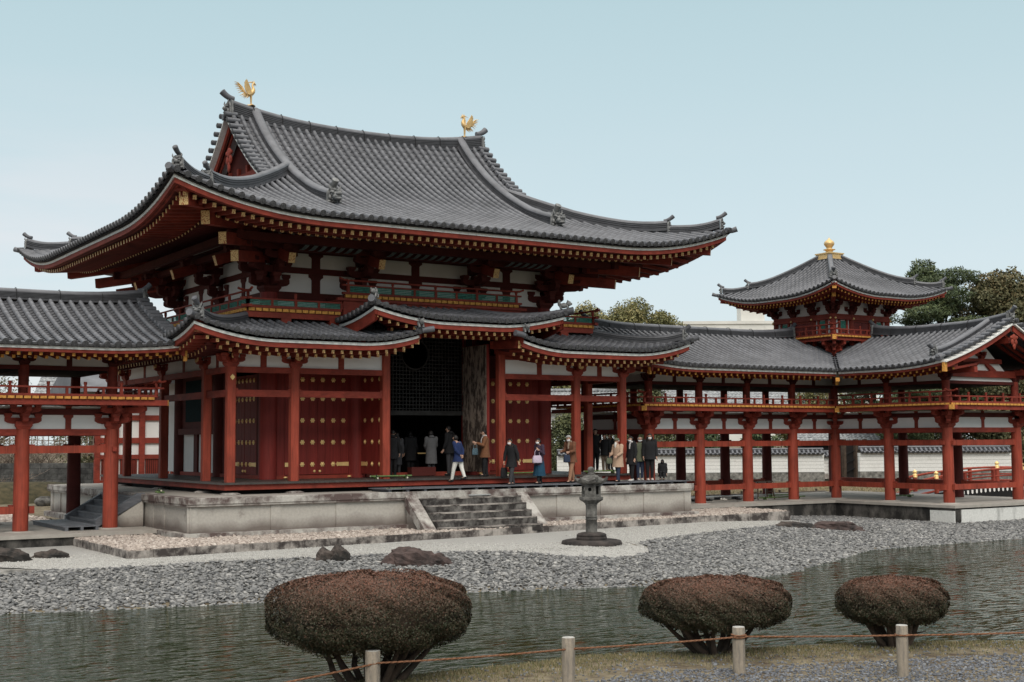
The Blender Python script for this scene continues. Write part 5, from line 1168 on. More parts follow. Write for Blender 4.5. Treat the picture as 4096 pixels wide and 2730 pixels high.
# ================================================================ ground, pond, stones
SH = [(-60, -8), (-40, -11), (-22, -13.6), (-15.2, -15.4), (-13.8, -15.85), (-10.4, -16.66), (-6.07, -17.6), (-2.4, -18.8), (0, -19.0), (1.96, -18.8), (5, -17.3), (8.8, -15.4), (12, -15.2), (16.3, -15.2), (24, -15.4), (40, -16), (70, -18)]
NB = [(-60, -75), (-24, -42), (-18, -31.5), (-15.2, -27.0), (-14.1, -25.9), (-12.5, -26.05), (-10.8, -26.2), (-9.75, -26.1), (-7.5, -26.95), (-5.1, -27.8), (-3.2, -29.1), (4, -33), (40, -50), (70, -60)]
def interp(P_, x):
    if x <= P_[0][0]: return P_[0][1]
    for (x0, y0), (x1, y1) in zip(P_, P_[1:]):
        if x <= x1: return y0+(y1-y0)*(x-x0)/(x1-x0)
    return P_[-1][1]
WZ = -2.10
def gz(x, y):
    ys, yb = interp(SH, x), interp(NB, x)
    if y > ys:
        cap = .45 if x < 9 else max(.15, .45-.30*(x-9)/9)
        return WZ+cap*min(1, (y-ys)/5.0)
    if y < yb:
        d = (yb-y)*.85; return WZ+.17*min(1, d/.35)+.02*min(d, 3)+.10*max(0, d-3.5)
    return WZ-.5*min(1, .6*min(ys-y, y-yb))-.003
def axis(lo, hi, st, outer): return sorted(set([-o for o in outer]+[lo+st*i for i in range(int((hi-lo)/st)+1)]+list(outer)))
xs = axis(-26, 34, .5, (900, 300, 140, 80, 50)); ys = axis(-46, 6, .5, (900, 300, 140, 80, 60))
xs = [x for x in xs]; ys = [y for y in ys]
b = MB(); b.grid([[(x, y, gz(x, y) if y < 20 else -1.66) for x in xs] for y in ys], 0, True)
single(b.build('ground', 'soil', None, kind='structure'), 'brown soil ground of the garden and banks', 'ground')
rnd = random.Random(5); npr = np.random.default_rng(7)
o = part('pond_water', 'water', None, lambda b: b.q([(-80, -80, WZ), (90, -80, WZ), (90, 3, WZ), (-80, 3, WZ)])); o['kind'] = 'structure'; single(o, 'rippled dark green pond water', 'water')
GRV = [(-24, -9.5), (-17, -10.2), (-14.3, -10.6), (-13.7, -11.3), (-13.13, -11.6), (-12.2, -11.8), (-11.25, -11.9), (-9.7, -12.05), (-7.5, -12.55), (-5.5, -12.8), (-3.94, -13.3), (-2.96, -13.8), (-2.3, -14.4), (-1.89, -14.95), (-.92, -15.6), (-.27, -15.7), (.63, -15.3), (1.2, -14.6), (1.4, -13.9), (2.4, -13.3), (4.8, -12.4), (7.5, -11.3), (10.5, -10.35), (12.2, -9.2), (13.5, -8.3), (13.6, -5.2), (-24, -5.2)]
def inside(x, y, P_):
    c = False; j = len(P_)-1
    for i in range(len(P_)):
        (xi, yi), (xj, yj) = P_[i], P_[j]
        if (yi > y) != (yj > y) and x < (xj-xi)*(y-yi)/(yj-yi)+xi: c = not c
        j = i
    return c
up = GRV[:-2]; b = MB(); rows = [[], []]
n_ = 90; X0 = -24; X1 = 13.5
for i in range(n_+1):
    x = lerp(X0, X1, i/n_); y0 = interp(up, x)
    rows[0].append((x, y0)); rows[1].append((x, -5.2))
g = []
for k in range(13): g.append([(rows[0][i][0], lerp(rows[0][i][1], -5.2, k/12), gz(rows[0][i][0], lerp(rows[0][i][1], -5.2, k/12))+.022) for i in range(n_+1)])
b.grid(g, 0, True); o = b.build('white_gravel', 'wgravel', None, kind='structure'); single(o, 'pale raked gravel strip in front of the kerb', 'gravel')

# loose stones as one mass each
ICO_V, ICO_F = None, None
def stone_proto():
    t = (1+5**.5)/2; v = np.array([(-1, t, 0), (1, t, 0), (-1, -t, 0), (1, -t, 0), (0, -1, t), (0, 1, t), (0, -1, -t), (0, 1, -t), (t, 0, -1), (t, 0, 1), (-t, 0, -1), (-t, 0, 1)])/math.sqrt(1+t*t)
    f = np.array([(0, 11, 5), (0, 5, 1), (0, 1, 7), (0, 7, 10), (0, 10, 11), (1, 5, 9), (5, 11, 4), (11, 10, 2), (10, 7, 6), (7, 1, 8), (3, 9, 4), (3, 4, 2), (3, 2, 6), (3, 6, 8), (3, 8, 9), (4, 9, 5), (2, 4, 11), (6, 2, 10), (8, 6, 7), (9, 8, 1)])
    return v, f
SV, SF = stone_proto()
def stones(name, pts, size, flat, mt, label, cat, bias=0, dz=.0, kind='stuff', parent=None):
    pts = np.array(pts, float); n = len(pts)
    s = size*npr.lognormal(0, .28, n); el = npr.uniform(.6, 1.15, n); fl = flat*npr.uniform(.7, 1.3, n); th_ = npr.uniform(0, 2*math.pi, n)
    tx, ty = npr.normal(0, .22, n), npr.normal(0, .22, n)
    v = SV[None]*(1+npr.normal(0, .10, (n, 12, 1))); v = v*np.stack([s, s*el, s*fl], 1)[:, None, :]
    c, sn = np.cos(th_)[:, None], np.sin(th_)[:, None]; x = v[..., 0]*c-v[..., 1]*sn; y = v[..., 0]*sn+v[..., 1]*c; z = v[..., 2]+x*tx[:, None]+y*ty[:, None]
    P_ = np.stack([x, y, z], 2)+pts[:, None, :]; P_[..., 2] += dz
    f = (SF[None]+12*np.arange(n)[:, None, None]).reshape(-1, 3); tint = np.repeat(np.clip(npr.normal(.46+bias, .21, n), 0, 1), 12)
    o = npmesh(name, P_.reshape(-1, 3), f, mt, tint, True, parent)
    if parent is None: single(o, label, cat)
    o['kind'] = kind; return o
gp = []
for _ in range(26000):
    x = rnd.uniform(-16, 12.5); y = rnd.uniform(interp(up, x)-.05, interp(up, x)+3.4)
    if inside(x, y, GRV): gp.append((x, y, gz(x, y)+.024))
KERB = [(-11.35, -10.42), (13.3, -7.75)]
def ykerb(x): return lerp(KERB[0][1], KERB[1][1], (x-KERB[0][0])/(KERB[1][0]-KERB[0][0]))
pts = []
for _ in range(165000):
    x = rnd.uniform(-19, 24); y = rnd.uniform(-19.4, -4.9)
    if y < interp(SH, x)-.25 or inside(x, y, GRV): continue
    if x > 18.4 and y > -10.8: continue
    if x < -13.5 and y > -11.5: continue
    if inside(x, y, [(-11.4, ykerb(-11.35)), (13.3, ykerb(13.3)), (13.3, -4), (-11.4, -4)]): continue
    e = min(1, max(0, (y-interp(SH, x))/.4)); pts.append((x, y, gz(x, y)+rnd.uniform(.0, .05)*e-.01*(1-e)))
g = [[(x, lerp(interp(SH, x)-1.2, -5.0, k/14), gz(x, lerp(interp(SH, x)-1.2, -5.0, k/14))+.006) for x in [lerp(-19, 24, i/80) for i in range(81)]] for k in range(15)]
b = MB(); b.grid(g, 0, True); single(b.build('gravel_bed', 'rubble', None, kind='structure'), 'dark gravel bed under the cobbles', 'gravel')
stones('cobble_beach', pts, .047, .40, 'cobble', 'bank of flat grey cobbles sloping into the pond', 'cobbles')
stones('gravel_grains', gp, .014, .6, 'wgrain', 'loose pale grains on the raked gravel strip', 'gravel')
pts = []
for _ in range(42000):
    x = rnd.uniform(-11.3, 13.2); y = rnd.uniform(-10.4, -7.1 if x > -9.2 else -5.3)
    if y < ykerb(x)+.10 or (abs(x) < 9.0 and y > -7.55) or (-2.45 < x < 2.15 and y > -8.75): continue
    if x > 9.1 and False: continue
    pts.append((x, y, -1.45+rnd.uniform(-.02, .02)))
for _ in range(5000):
    x = rnd.uniform(9.1, 13.2); y = rnd.uniform(-7.3, -5.1); pts.append((x, y, -1.45+rnd.uniform(-.02, .02)))
stones('pebble_bed', pts, .042, .7, 'pebble', 'bed of pinkish white pebbles between kerb and podium', 'pebbles', dz=.01)
ter = thing('kerb', 'low stained stone kerb edging the pebble bed in front of the podium', 'kerb')
b = MB(); b.prism([(-11.3, ykerb(-11.35)+.05), (13.28, ykerb(13.3)+.05), (13.28, -5.0), (-11.3, -5.36)], (0, 0, -2.0), (1, 0, 0), (0, 1, 0), (0, 0, .53)); b.build('pebble_base', 'stonek', ter)
x = KERB[0][0]
while x < KERB[1][0]-.2:
    w_ = min(rnd.uniform(.42, .66), KERB[1][0]-x); y0, y1 = ykerb(x), ykerb(x+w_)
    j = rnd.uniform(-.012, .012); part('kerb_stone', 'stonek', ter, lambda b: b.prism([(x+.006, y0+j), (x+w_-.006, y1+j), (x+w_-.006, y1+.16), (x+.006, y0+.16)], (0, 0, -1.8), (1, 0, 0), (0, 1, 0), (0, 0, .36+rnd.uniform(-.008, .012)))); x += w_
y = KERB[0][1]+.165
while y < -5.6:
    w_ = rnd.uniform(.42, .6); part('kerb_stone', 'stonek', ter, lambda b: b.b2((-11.35+rnd.uniform(-.01, .01), y, -1.8), (-11.19, min(y+w_-.01, -5.37), -1.44+rnd.uniform(-.008, .012)))); y += w_
# near bank gravel
pts = []
for _ in range(26000):
    x = rnd.uniform(-14.5, -1.5); yb = interp(NB, x); y = rnd.uniform(yb-5.2, yb-.5); 
    d = yb-y
    if d < 2.1 and rnd.random() < .88: continue
    pts.append((x, y, gz(x, y)+.004))
stones('bank_gravel', pts, .018, .6, 'dgravel', 'blue-grey gravel path in the near foreground', 'gravel')

# grass on the near bank
def blades(name, centres, n_each, hgt, spread, mt, label, cat, width=.006, tb=0, parent=None, lean=.5):
    C_ = np.array(centres, float); C_ = np.repeat(C_, n_each, 0); n = len(C_)
    C_[:, :2] += npr.normal(0, spread, (n, 2)); a = npr.uniform(0, 2*math.pi, n); h = hgt*npr.uniform(.4, 1.2, n); l = npr.uniform(0, lean, n)*h; a2 = npr.uniform(0, 2*math.pi, n)
    w_ = width*npr.uniform(.6, 1.3, n); dx, dy = np.cos(a)*w_, np.sin(a)*w_; tx, ty = np.cos(a2)*l, np.sin(a2)*l
    v = np.stack([C_+np.stack([-dx, -dy, 0*h], 1), C_+np.stack([dx, dy, 0*h], 1), C_+np.stack([dx*.2+tx, dy*.2+ty, h], 1), C_+np.stack([-dx*.2+tx, -dy*.2+ty, h], 1)], 1).reshape(-1, 3)
    o = npmesh(name, v, np.arange(4*n).reshape(-1, 4), mt, np.repeat(np.clip(npr.normal(.5+tb, .25, n), 0, 1), 4), False, parent)
    if parent is None: single(o, label, cat); o['kind'] = 'stuff'
    return o
cs = []
for _ in range(6500):
    x = rnd.uniform(-14.6, -1.5); yb = interp(NB, x); d = abs(rnd.gauss(0, .75)); 
    if d > 2.2: continue
    y = yb-.02-d; cs.append((x, y, gz(x, y)-.005))
blades('bank_grass', cs, 7, .038, .05, 'grass', 'sparse dry and green grass along the near bank', 'grass')

# lantern
LX, LY = .24, -13.35
ln = thing('stone_lantern', 'weathered hexagonal stone lantern on a round two-part base in the white gravel', 'lantern', (LX, LY, -1.655)); 
def L_(nm, mt, prof, n=6, sm=False, ph=.25): return part(nm, mt, ln, lambda b: b.lathe(prof, (0, 0, 1.655), n, 0, sm, ph))
part('ground_slab', 'lanternd', ln, lambda b: b.lathe([(.80, -.02), (.82, .04), (.80, .11), (.72, .135), (.2, .14)], (0, 0, 0), 26))
part('plinth', 'lanternd', ln, lambda b: b.lathe([(.405, .13), (.415, .17), (.41, .225), (.38, .23), (.405, .245), (.40, .275), (.365, .305), (.28, .33), (.17, .34)], (0, 0, 0), 24))
L_('shaft', 'lantern', [(.155, -1.32), (.150, -.99), (.163, -.985), (.163, -.955), (.15, -.95), (.150, -.93), (.163, -.925), (.163, -.895), (.15, -.89), (.150, -.60), (.165, -.59), (.165, -.555)], 20, True)
L_('shelf', 'lantern', [(.17, -.56), (.24, -.50), (.31, -.465), (.325, -.44), (.325, -.38), (.28, -.365)], 6)
b = MB(); R6 = .262; zc0, zc1 = -.365, -.02
for k in range(6):
    a0, a1 = .25+k*math.pi/3, .25+(k+1)*math.pi/3; p0, p1 = V((R6*math.cos(a0), R6*math.sin(a0), 1.655)), V((R6*math.cos(a1), R6*math.sin(a1), 1.655)); d = (p1-p0); n_ = V((d.y, -d.x, 0)).normalized(); c = (p0+p1)/2
    wn = [V((math.cos(t*math.pi/6), 0, math.sin(t*math.pi/6))) for t in range(12)]
    if k % 2 == 0:
        q0, q1 = p0.lerp(p1, .22), p0.lerp(p1, .78)
        for A, B_2, z0, z1 in ((p0, q0, zc0, zc1), (q1, p1, zc0, zc1), (q0, q1, zc0, zc0+.06), (q0, q1, zc1-.06, zc1)): b.q([A+Z3*z0, B_2+Z3*z0, B_2+Z3*z1, A+Z3*z1])
        for A in (q0, q1): b.q([A+Z3*zc0, A*1.0-n_*.05+Z3*zc0, A-n_*.05+Z3*zc1, A+Z3*zc1])
    else:
        m_c = c+Z3*(-.17); r_ = .05; out_ = [p0+Z3*zc0, p1+Z3*zc0, p1+Z3*zc1, p0+Z3*zc1]; dn = d.normalized()
        ring = [m_c+dn*r_*math.cos(t*math.pi/6)+Z3*r_*math.sin(t*math.pi/6) for t in range(12)]
        cor = [p1+Z3*zc1, p0+Z3*zc1, p0+Z3*zc0, p1+Z3*zc0]
        for qd in range(4):
            seg_ = [ring[(qd*3+1+j) % 12] for j in range(4)]
            b.q([cor[qd]]+[cor[(qd+1) % 4]]+seg_[::-1])
b.build('light_box', 'lantern', ln)
part('light_box_core', 'dark', ln, lambda b: b.lathe([(.10, -.36), (.10, -.03)], (0, 0, 1.655), 6))
def roof6(b):
    rows = []
    for r, z, up_ in ((.25, -.035, 0), (.41, -.01, .05), (.435, .05, .085), (.38, .08, .02), (.27, .135, 0), (.18, .20, 0), (.10, .225, 0), (.0, .23, 0)):
        rows.append([((r*(1 if k % 2 == 0 else .90))*math.cos(.25+k*math.pi/6), (r*(1 if k % 2 == 0 else .90))*math.sin(.25+k*math.pi/6), 1.655+z+(up_ if k % 2 == 0 else 0)) for k in range(12)])
    b.grid(rows, 0, False, True); b.q(rows[0][::-1])
    for k in range(6): a = .25+k*math.pi/3; b.tube([(.30*math.cos(a), .30*math.sin(a), 1.735), (.425*math.cos(a), .425*math.sin(a), 1.755), (.425*math.cos(a), .425*math.sin(a), 1.82)], [.035, .045, .035], 7)
part('lantern_roof', 'lantern', ln, roof6)
L_('jewel', 'lantern', [(.10, .22), (.11, .245), (.07, .265), (.075, .30), (.092, .335), (.088, .38), (.06, .42), (.0, .44)], 14, True)

# rocks
def rock(label, x, y, z, parts_, mt, seed, name='rock'):
    from mathutils import noise
    b = MB()
    for (cx_, cy_, cz_, rx, ry, rz) in parts_:
        rows = []; kk, nn = 14, 22
        for i in range(kk+1):
            t = math.pi*i/kk; row = []
            for j in range(nn):
                ph = 2*math.pi*j/nn; d = V((math.sin(t)*math.cos(ph), math.sin(t)*math.sin(ph), math.cos(t)))
                f = 1+.30*noise.noise(d*1.6+V((seed, cx_, 0)))+.16*noise.noise(d*4+V((seed, 3, cx_)))+.06*noise.noise(d*9+V((seed, 1, 1)))
                row.append((cx_+d.x*rx*f, cy_+d.y*ry*f, cz_+d.z*rz*f))
            rows.append(row)
        b.grid(rows, 0, False, True)
    o = b.build(name, mt); o.location = (x, y, z); o.rotation_euler = (0, 0, -.57); return single(o, label, 'rock', None)
rock('dark twin-humped rock on the cobbles beside the white gravel', -7.25, -13.0, -1.72, [(-.17, 0, .08, .24, .20, .24), (.18, 0, .10, .26, .20, .28)], 'rock', 1.3)
rock('long low reddish brown rock with a paler right end lying on the cobbles', -5.7, -14.25, -1.82, [(-.12, 0, .10, .60, .36, .34), (.55, 0, .04, .32, .26, .24), (-.5, 0, .04, .26, .28, .26)], 'rockr', 4.1)
rock('low dark rock at the right end of the kerb', 10.1, -10.9, -1.76, [(0, 0, .04, .55, .3, .18), (.5, .1, .02, .35, .3, .14)], 'rock', 7.7)
rock('flat brown rock with orange lichen near the pond inlet', 11.35, -11.6, -1.84, [(0, 0, .08, .8, .4, .25), (.6, 0, 0, .4, .3, .16), (-.6, 0, .0, .4, .35, .14)], 'rockr', 2.2)
rock('large dark rock at the left edge below the corridor platform', -14.0, -9.0, -1.66, [(0, 0, .05, .75, .4, .32), (-.7, 0, .0, .5, .3, .25)], 'rock', 9.1)
rock('small flat dark rock beside the larger one at the left edge', -12.75, -8.75, -1.66, [(0, 0, .02, .48, .26, .19)], 'rock', 5.5)

# ---------------------------------------------------------------- clipped azaleas
def leaves(name, C_, nrm, size, mt, tint, parent, asp=2.4, jit=.7):
    n = len(C_); d = npr.normal(0, 1, (n, 3)); nr = nrm+npr.normal(0, jit, (n, 3)); nr /= np.linalg.norm(nr, axis=1)[:, None]+1e-9
    a = np.cross(nr, d); a /= np.linalg.norm(a, axis=1)[:, None]+1e-9; c = np.cross(nr, a); s = (size*npr.uniform(.6, 1.35, n))[:, None]
    v = np.stack([C_-a*s/asp*.0-c*s*.5, C_+a*s/asp*.5, C_+c*s*.5, C_-a*s/asp*.5], 1).reshape(-1, 3)
    return npmesh(name, v, np.arange(4*n).reshape(-1, 4), mt, np.repeat(tint, 4), False, parent)
def azalea(label, x, y, z, w_, h_, cr0, dens, seed, stems):
    r_ = random.Random(seed); root = thing('azalea_bush', label, 'bush', (x, y, z), 'clipped azaleas on the near bank')
    a_x, a_z = w_/2, (h_-cr0)/2; cz = cr0+a_z; a_y = a_x*.86; n = dens
    u = npr.uniform(-1, 1, n); ph = npr.uniform(0, 2*math.pi, n); e = .62
    d = np.stack([np.sqrt(1-u*u)*np.cos(ph), np.sqrt(1-u*u)*np.sin(ph), u], 1)
    # squashed, clipped outline: flat belly and broad shoulders
    sq = np.sign(d)*np.abs(d)**np.array([.80, .80, .72]); lay = npr.choice([1.0, .985, .95, .88], n, p=[.42, .28, .2, .1])[:, None]
    lump = 1+.035*np.sin(5*ph+seed)+.03*np.sin(9*ph+2*u*4)+.02*np.sin(17*ph+u*13); P_ = sq*lay*lump[:, None]*np.array([a_x*.97, a_y*.97, a_z])
    P_[:, :2] *= (1-.13*np.clip(-d[:, 2]-.30, 0, 1)-.05*(np.sin(6*ph+seed*2)>.3)*(d[:, 2]<-.3))[:, None]; belly = P_[:, 2] < -.2*a_z; P_[belly, 2] *= npr.uniform(.80, 1.12, belly.sum())*(1-.12*(np.sin(5*ph[belly]+seed)>.2)); P_[:, 2] += cz
    keep = ~((d[:, 2] < -.80) & (npr.random(n) < .8)); P_, d = P_[keep], d[keep]
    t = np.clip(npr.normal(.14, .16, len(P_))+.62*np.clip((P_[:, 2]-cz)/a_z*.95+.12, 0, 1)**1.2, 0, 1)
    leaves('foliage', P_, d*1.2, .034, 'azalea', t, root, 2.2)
    b = MB(); rows = []
    for i in range(13):
        tt_ = math.pi*i/12; rows.append([tuple((np.sign(q)*np.abs(q)**np.array([.8, .8, .72])*np.array([a_x*.84, a_y*.84, a_z*.80])+np.array([0, 0, cz+.04])).tolist()) for q in [np.array([math.sin(tt_)*math.cos(2*math.pi*j/20), math.sin(tt_)*math.sin(2*math.pi*j/20), math.cos(tt_)]) for j in range(20)]])
    b.grid(rows, 0, True, True); b.build('inner_twigs', 'trunk', root)
    for i in range(stems):
        a = r_.uniform(0, 2*math.pi); br = r_.uniform(.02, .15)*w_; p = V((br*math.cos(a)*.8, br*math.sin(a)*.6, -.06)); q = V((math.cos(a)*a_x*r_.uniform(.35, .8), math.sin(a)*a_y*r_.uniform(.3, .7), cr0+r_.uniform(.08, .25))); m_ = p.lerp(q, .5)+V((r_.uniform(-.06, .06), r_.uniform(-.05, .05), -.02))
        def f(b):
            b.tube([p, m_, q], [r_.uniform(.045, .075), .042, .022], 7)
            for _ in range(4): s0 = m_.lerp(q, r_.random()); b.tube([s0, s0+V((r_.uniform(-.22, .22), r_.uniform(-.2, .2), r_.uniform(.02, .24)))], [.015, .005], 4)
        part('stem', 'trunk', root, f)
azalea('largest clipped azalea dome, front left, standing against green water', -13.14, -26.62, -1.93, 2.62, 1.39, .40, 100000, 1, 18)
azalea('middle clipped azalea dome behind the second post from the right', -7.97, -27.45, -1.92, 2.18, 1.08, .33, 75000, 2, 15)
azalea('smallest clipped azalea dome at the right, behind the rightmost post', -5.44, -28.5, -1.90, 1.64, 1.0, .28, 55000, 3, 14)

# posts and rope
PO = [(-13.55, -27.48, -1.93, -1.366, -1.506, .093), (-11.33, -28.44, -1.90, -1.284, -1.417, .083), (-8.97, -28.96, -1.89, -1.289, -1.407, .082), (-7.47, -30.37, -1.80, -1.228, -1.349, .076)]
lab = ['short pale grey weathered post, the leftmost, in front of the largest bush', 'short brown weathered post with no bush behind it', 'short post with the rope wound twice round it, before the middle bush', 'short grey post, the rightmost, before the smallest bush']
for (x, y, z, zt, zr, r_), lb in zip(PO, lab):
    p_ = thing('wooden_post', lb, 'post', (x, y, z), 'rope fence posts')
    part('shaft', 'post', p_, lambda b: b.lathe([(r_*.98, -.15), (r_*.97, .1), (r_, (zt-z)*.6), (r_*.99, zt-z-.012), (r_*.95, zt-z-.002)], (0, 0, 0), 18)); part('end_grain', 'posttop', p_, lambda b: b.lathe([(r_*.955, 0), (r_*.9, .005), (.001, .006)], (0, 0, zt-z-.002), 18))
def rope_pts(a, c, sag, n=26): return [V(a).lerp(V(c), i/n)-Z3*sag*4*(i/n)*(1-i/n) for i in range(n+1)]
def rope(b, pts, r=.0125):
    b.tube(pts, r*.62, 6)
    L2 = 0; dense = []
    for a, c in zip(pts, pts[1:]):
        k = max(1, int((c-a).length/.012)); dense += [a.lerp(c, i/k) for i in range(k)]
    for ph in (0, 2.094, 4.189):
        q = []
        for i, p in enumerate(dense):
            d = (dense[min(i+1, len(dense)-1)]-dense[max(i-1, 0)]).normalized(); s_ = d.cross(Z3).normalized(); u_ = s_.cross(d); t = i*.38+ph; q.append(p+(s_*math.cos(t)+u_*math.sin(t))*r*.5)
        b.tube(q, r*.52, 5, 0, False)
A = [V((x, y-r_*.75, zr)) for x, y, z, zt, zr, r_ in PO]
A[0] = V((PO[0][0]+.02, PO[0][1]-PO[0][5], PO[0][4])); 
rp_ = thing('rope', 'orange-brown hemp rope strung between the short posts', 'rope')
for p0, p1, sg in ((V((-15.9, -26.9, -1.83)), A[0], .02), (A[0], A[1], .015), (A[1], A[2], .012), (A[2], A[3], .008), (A[3], V((-5.3, -31.6, -1.33)), .01)): part('rope_span', 'rope', rp_, lambda b: rope(b, rope_pts(p0, p1, sg)))
for dz in (-.012, .016): part('rope_coil', 'rope', rp_, lambda b: rope(b, [V((PO[2][0]+(.094)*math.cos(t*.35), PO[2][1]+.094*math.sin(t*.35), PO[2][4]+dz+.004*math.sin(t))) for t in range(19)]))
part('rope_knot', 'rope', rp_, lambda b: rope(b, [V((PO[3][0]+(.085)*math.cos(t*.35), PO[3][1]+.085*math.sin(t*.35), PO[3][4])) for t in range(19)]))

# ================================================================ golden phoenixes on the ridge
def phoenix(label, x, z, f):
    root = thing('golden_phoenix', label, 'statue', (x, 0, z), 'phoenix statues on the main ridge')
    def P_(a, b_, c): return V((f*a, b_, c))
    def body(b):
        b.tube([P_(-.15, 0, .31), P_(-.09, 0, .345), P_(-.01, 0, .40), P_(.05, 0, .48), P_(.075, 0, .55), P_(.055, 0, .62), P_(.035, 0, .68), P_(.045, 0, .74), P_(.085, 0, .775), P_(.12, 0, .765)], [.02, .06, .085, .085, .062, .044, .034, .034, .042, .03], 10)
        b.tube([P_(.11, 0, .765), P_(.145, 0, .735), P_(.165, 0, .68)], [.028, .018, .003], 6)
        for k in range(5): b.tube([P_(.10-.03*k, 0, .79), P_(.095-.045*k, 0, .835-.012*k), P_(.085-.065*k, 0, .875-.03*k)], [.018, .015, .003], 5)
        b.ell(P_(.105, 0, .705), (.018, .014, .03))
    part('body', 'goldleaf', root, body)
    A_out = [(.01, .36), (.045, .46), (.03, .60), (-.02, .72), (-.06, .82), (-.10, .92), (-.115, .80), (-.135, .76), (-.12, .70), (-.145, .66), (-.125, .61), (-.14, .56), (-.10, .50), (-.09, .44)]
    B_out = [(-.01, .36), (-.05, .50), (-.11, .61), (-.17, .70), (-.21, .77), (-.24, .85), (-.265, .78), (-.285, .81), (-.29, .74), (-.315, .74), (-.30, .66), (-.305, .60), (-.28, .53), (-.26, .46), (-.20, .38), (-.12, .33)]
    for s, pl in ((1, A_out), (-1, B_out)):
        def wing(b):
            top_ = [P_(x_, s*(.075+.16*max(0, z_-.40)), z_) for x_, z_ in pl]; bot_ = [q+V((0, s*.022, 0)) for q in top_]
            b.q(top_); b.q(bot_[::-1])
            for k in range(len(top_)): k2 = (k+1) % len(top_); b.q([top_[k], bot_[k], bot_[k2], top_[k2]])
            for k in range(3, len(pl)-1): b.tube([P_(pl[1][0], s*.095, pl[1][1]), P_((pl[1][0]+pl[k][0])/2, s*(.10+.08*max(0, pl[k][1]-.4)), (pl[1][1]+pl[k][1])/2), P_(pl[k][0], s*(.09+.16*max(0, pl[k][1]-.4)), pl[k][1])], [.014, .012, .004], 4)
        part('wing', 'goldleaf', root, wing)
        part('leg', 'goldleaf', root, lambda b: b.tube([P_(-.03, s*.035, .40), P_(-.015, s*.035, .26), P_(-.01, s*.035, .03)], [.055, .024, .014], 7))
        part('foot', 'goldleaf', root, lambda b: [b.tube([P_(0, s*.035, .03), P_(.05*math.cos(a), s*.035+.05*math.sin(a), .015)], [.012, .006], 5) for a in (-.6, 0, .6, 3.1)])
    def tail(b):
        stem = [P_(-.10, 0, .33), P_(-.20, 0, .36), P_(-.27, 0, .44), P_(-.31, 0, .53), P_(-.33, 0, .58)]
        b.tube(stem, [.03, .04, .04, .03, .015], 7)
        tips = [(-.64, .74), (-.63, .69), (-.61, .65), (-.61, .61), (-.60, .56), (-.55, .50), (-.53, .42), (-.49, .35), (-.42, .28), (-.37, .23), (-.31, .215), (-.26, .20), (-.205, .195), (-.15, .23)]
        for i, (tx_, tz_) in enumerate(tips):
            t = 1-i/(len(tips)-1); k = min(3, int(t*4)); st = stem[k].lerp(stem[k+1], t*4-k); tp = P_(tx_, .03*((i % 3)-1), tz_); md = st.lerp(tp, .5)+V((0, 0, .045 if i < 8 else .0))+P_(.015 if i > 7 else 0, 0, 0)
            b.tube([st, md, tp], [.022, .020, .003], 5)
    part('tail', 'goldleaf', root, tail)
    part('base_plate', 'goldleaf', root, lambda b: b.grid([[P_(r*math.cos(a), r*math.sin(a)*.9, .02-.05*(r/.17)**2+.02*math.cos(4*a)*(r/.17)) for a in [2*math.pi*j/20 for j in range(20)]] for r in (.001, .08, .15, .17)], 0, True, True))
phoenix('golden phoenix at the left end of the ridge, facing right', -4.22, 12.71, 1)
phoenix('golden phoenix at the right end of the ridge, facing left', 4.33, 12.66, -1)

# ================================================================ visitors
def fab(name, col, var=.12, sc=9): return mat('cloth_'+name, col, .9, var, sc, bump=.25, bscale=30)
C_ = {'black': fab('black', (.014, .014, .016)), 'dgrey': fab('dark_grey', (.045, .045, .05)), 'grey': fab('grey', (.10, .10, .105)), 'navy': fab('navy', (.014, .026, .085)), 'white': fab('white', (.66, .64, .60), .05), 'brown': fab('brown', (.17, .075, .038)),
      'rust': fab('rust_brown', (.14, .062, .035)), 'tan': fab('tan', (.42, .29, .21), .08), 'camel': fab('camel_trousers', (.30, .165, .105)), 'purple': fab('dull_purple', (.045, .030, .050)), 'teal': fab('blue_skirt', (.012, .050, .090)), 'beige': fab('beige', (.22, .17, .13)),
      'olive': fab('olive', (.10, .11, .075)), 'sock': fab('white_sock', (.62, .60, .58), .05), 'lilac': fab('lilac_leather', (.50, .42, .52), .05), 'denim': fab('dark_denim', (.025, .035, .065)), 'scarf': fab('grey_scarf', (.40, .38, .38), .3, 30), 'pattern': fab('patterned_bag', (.10, .16, .20), .9, 60)}
def rot2(a): return Matrix.Rotation(a, 3, 'Z')
def skin_obj(name, nodes, edges, mt, parent, sub=1):
    me = bpy.data.meshes.new(name); me.from_pydata([n_[0] for n_ in nodes], edges, []); me.materials.append(M[mt] if isinstance(mt, str) else mt); o = bpy.data.objects.new(name, me); COL.objects.link(o); o.parent = parent
    sk = o.modifiers.new('skin', 'SKIN'); sk.use_smooth_shade = True; sk.branch_smoothing = .4
    for i, n_ in enumerate(nodes): me.skin_vertices[0].data[i].radius = (n_[1], n_[1]) if not isinstance(n_[1], tuple) else n_[1]
    me.skin_vertices[0].data[0].use_root = True
    sb = o.modifiers.new('sub', 'SUBSURF'); sb.levels = sub; sb.render_levels = sub
    return o
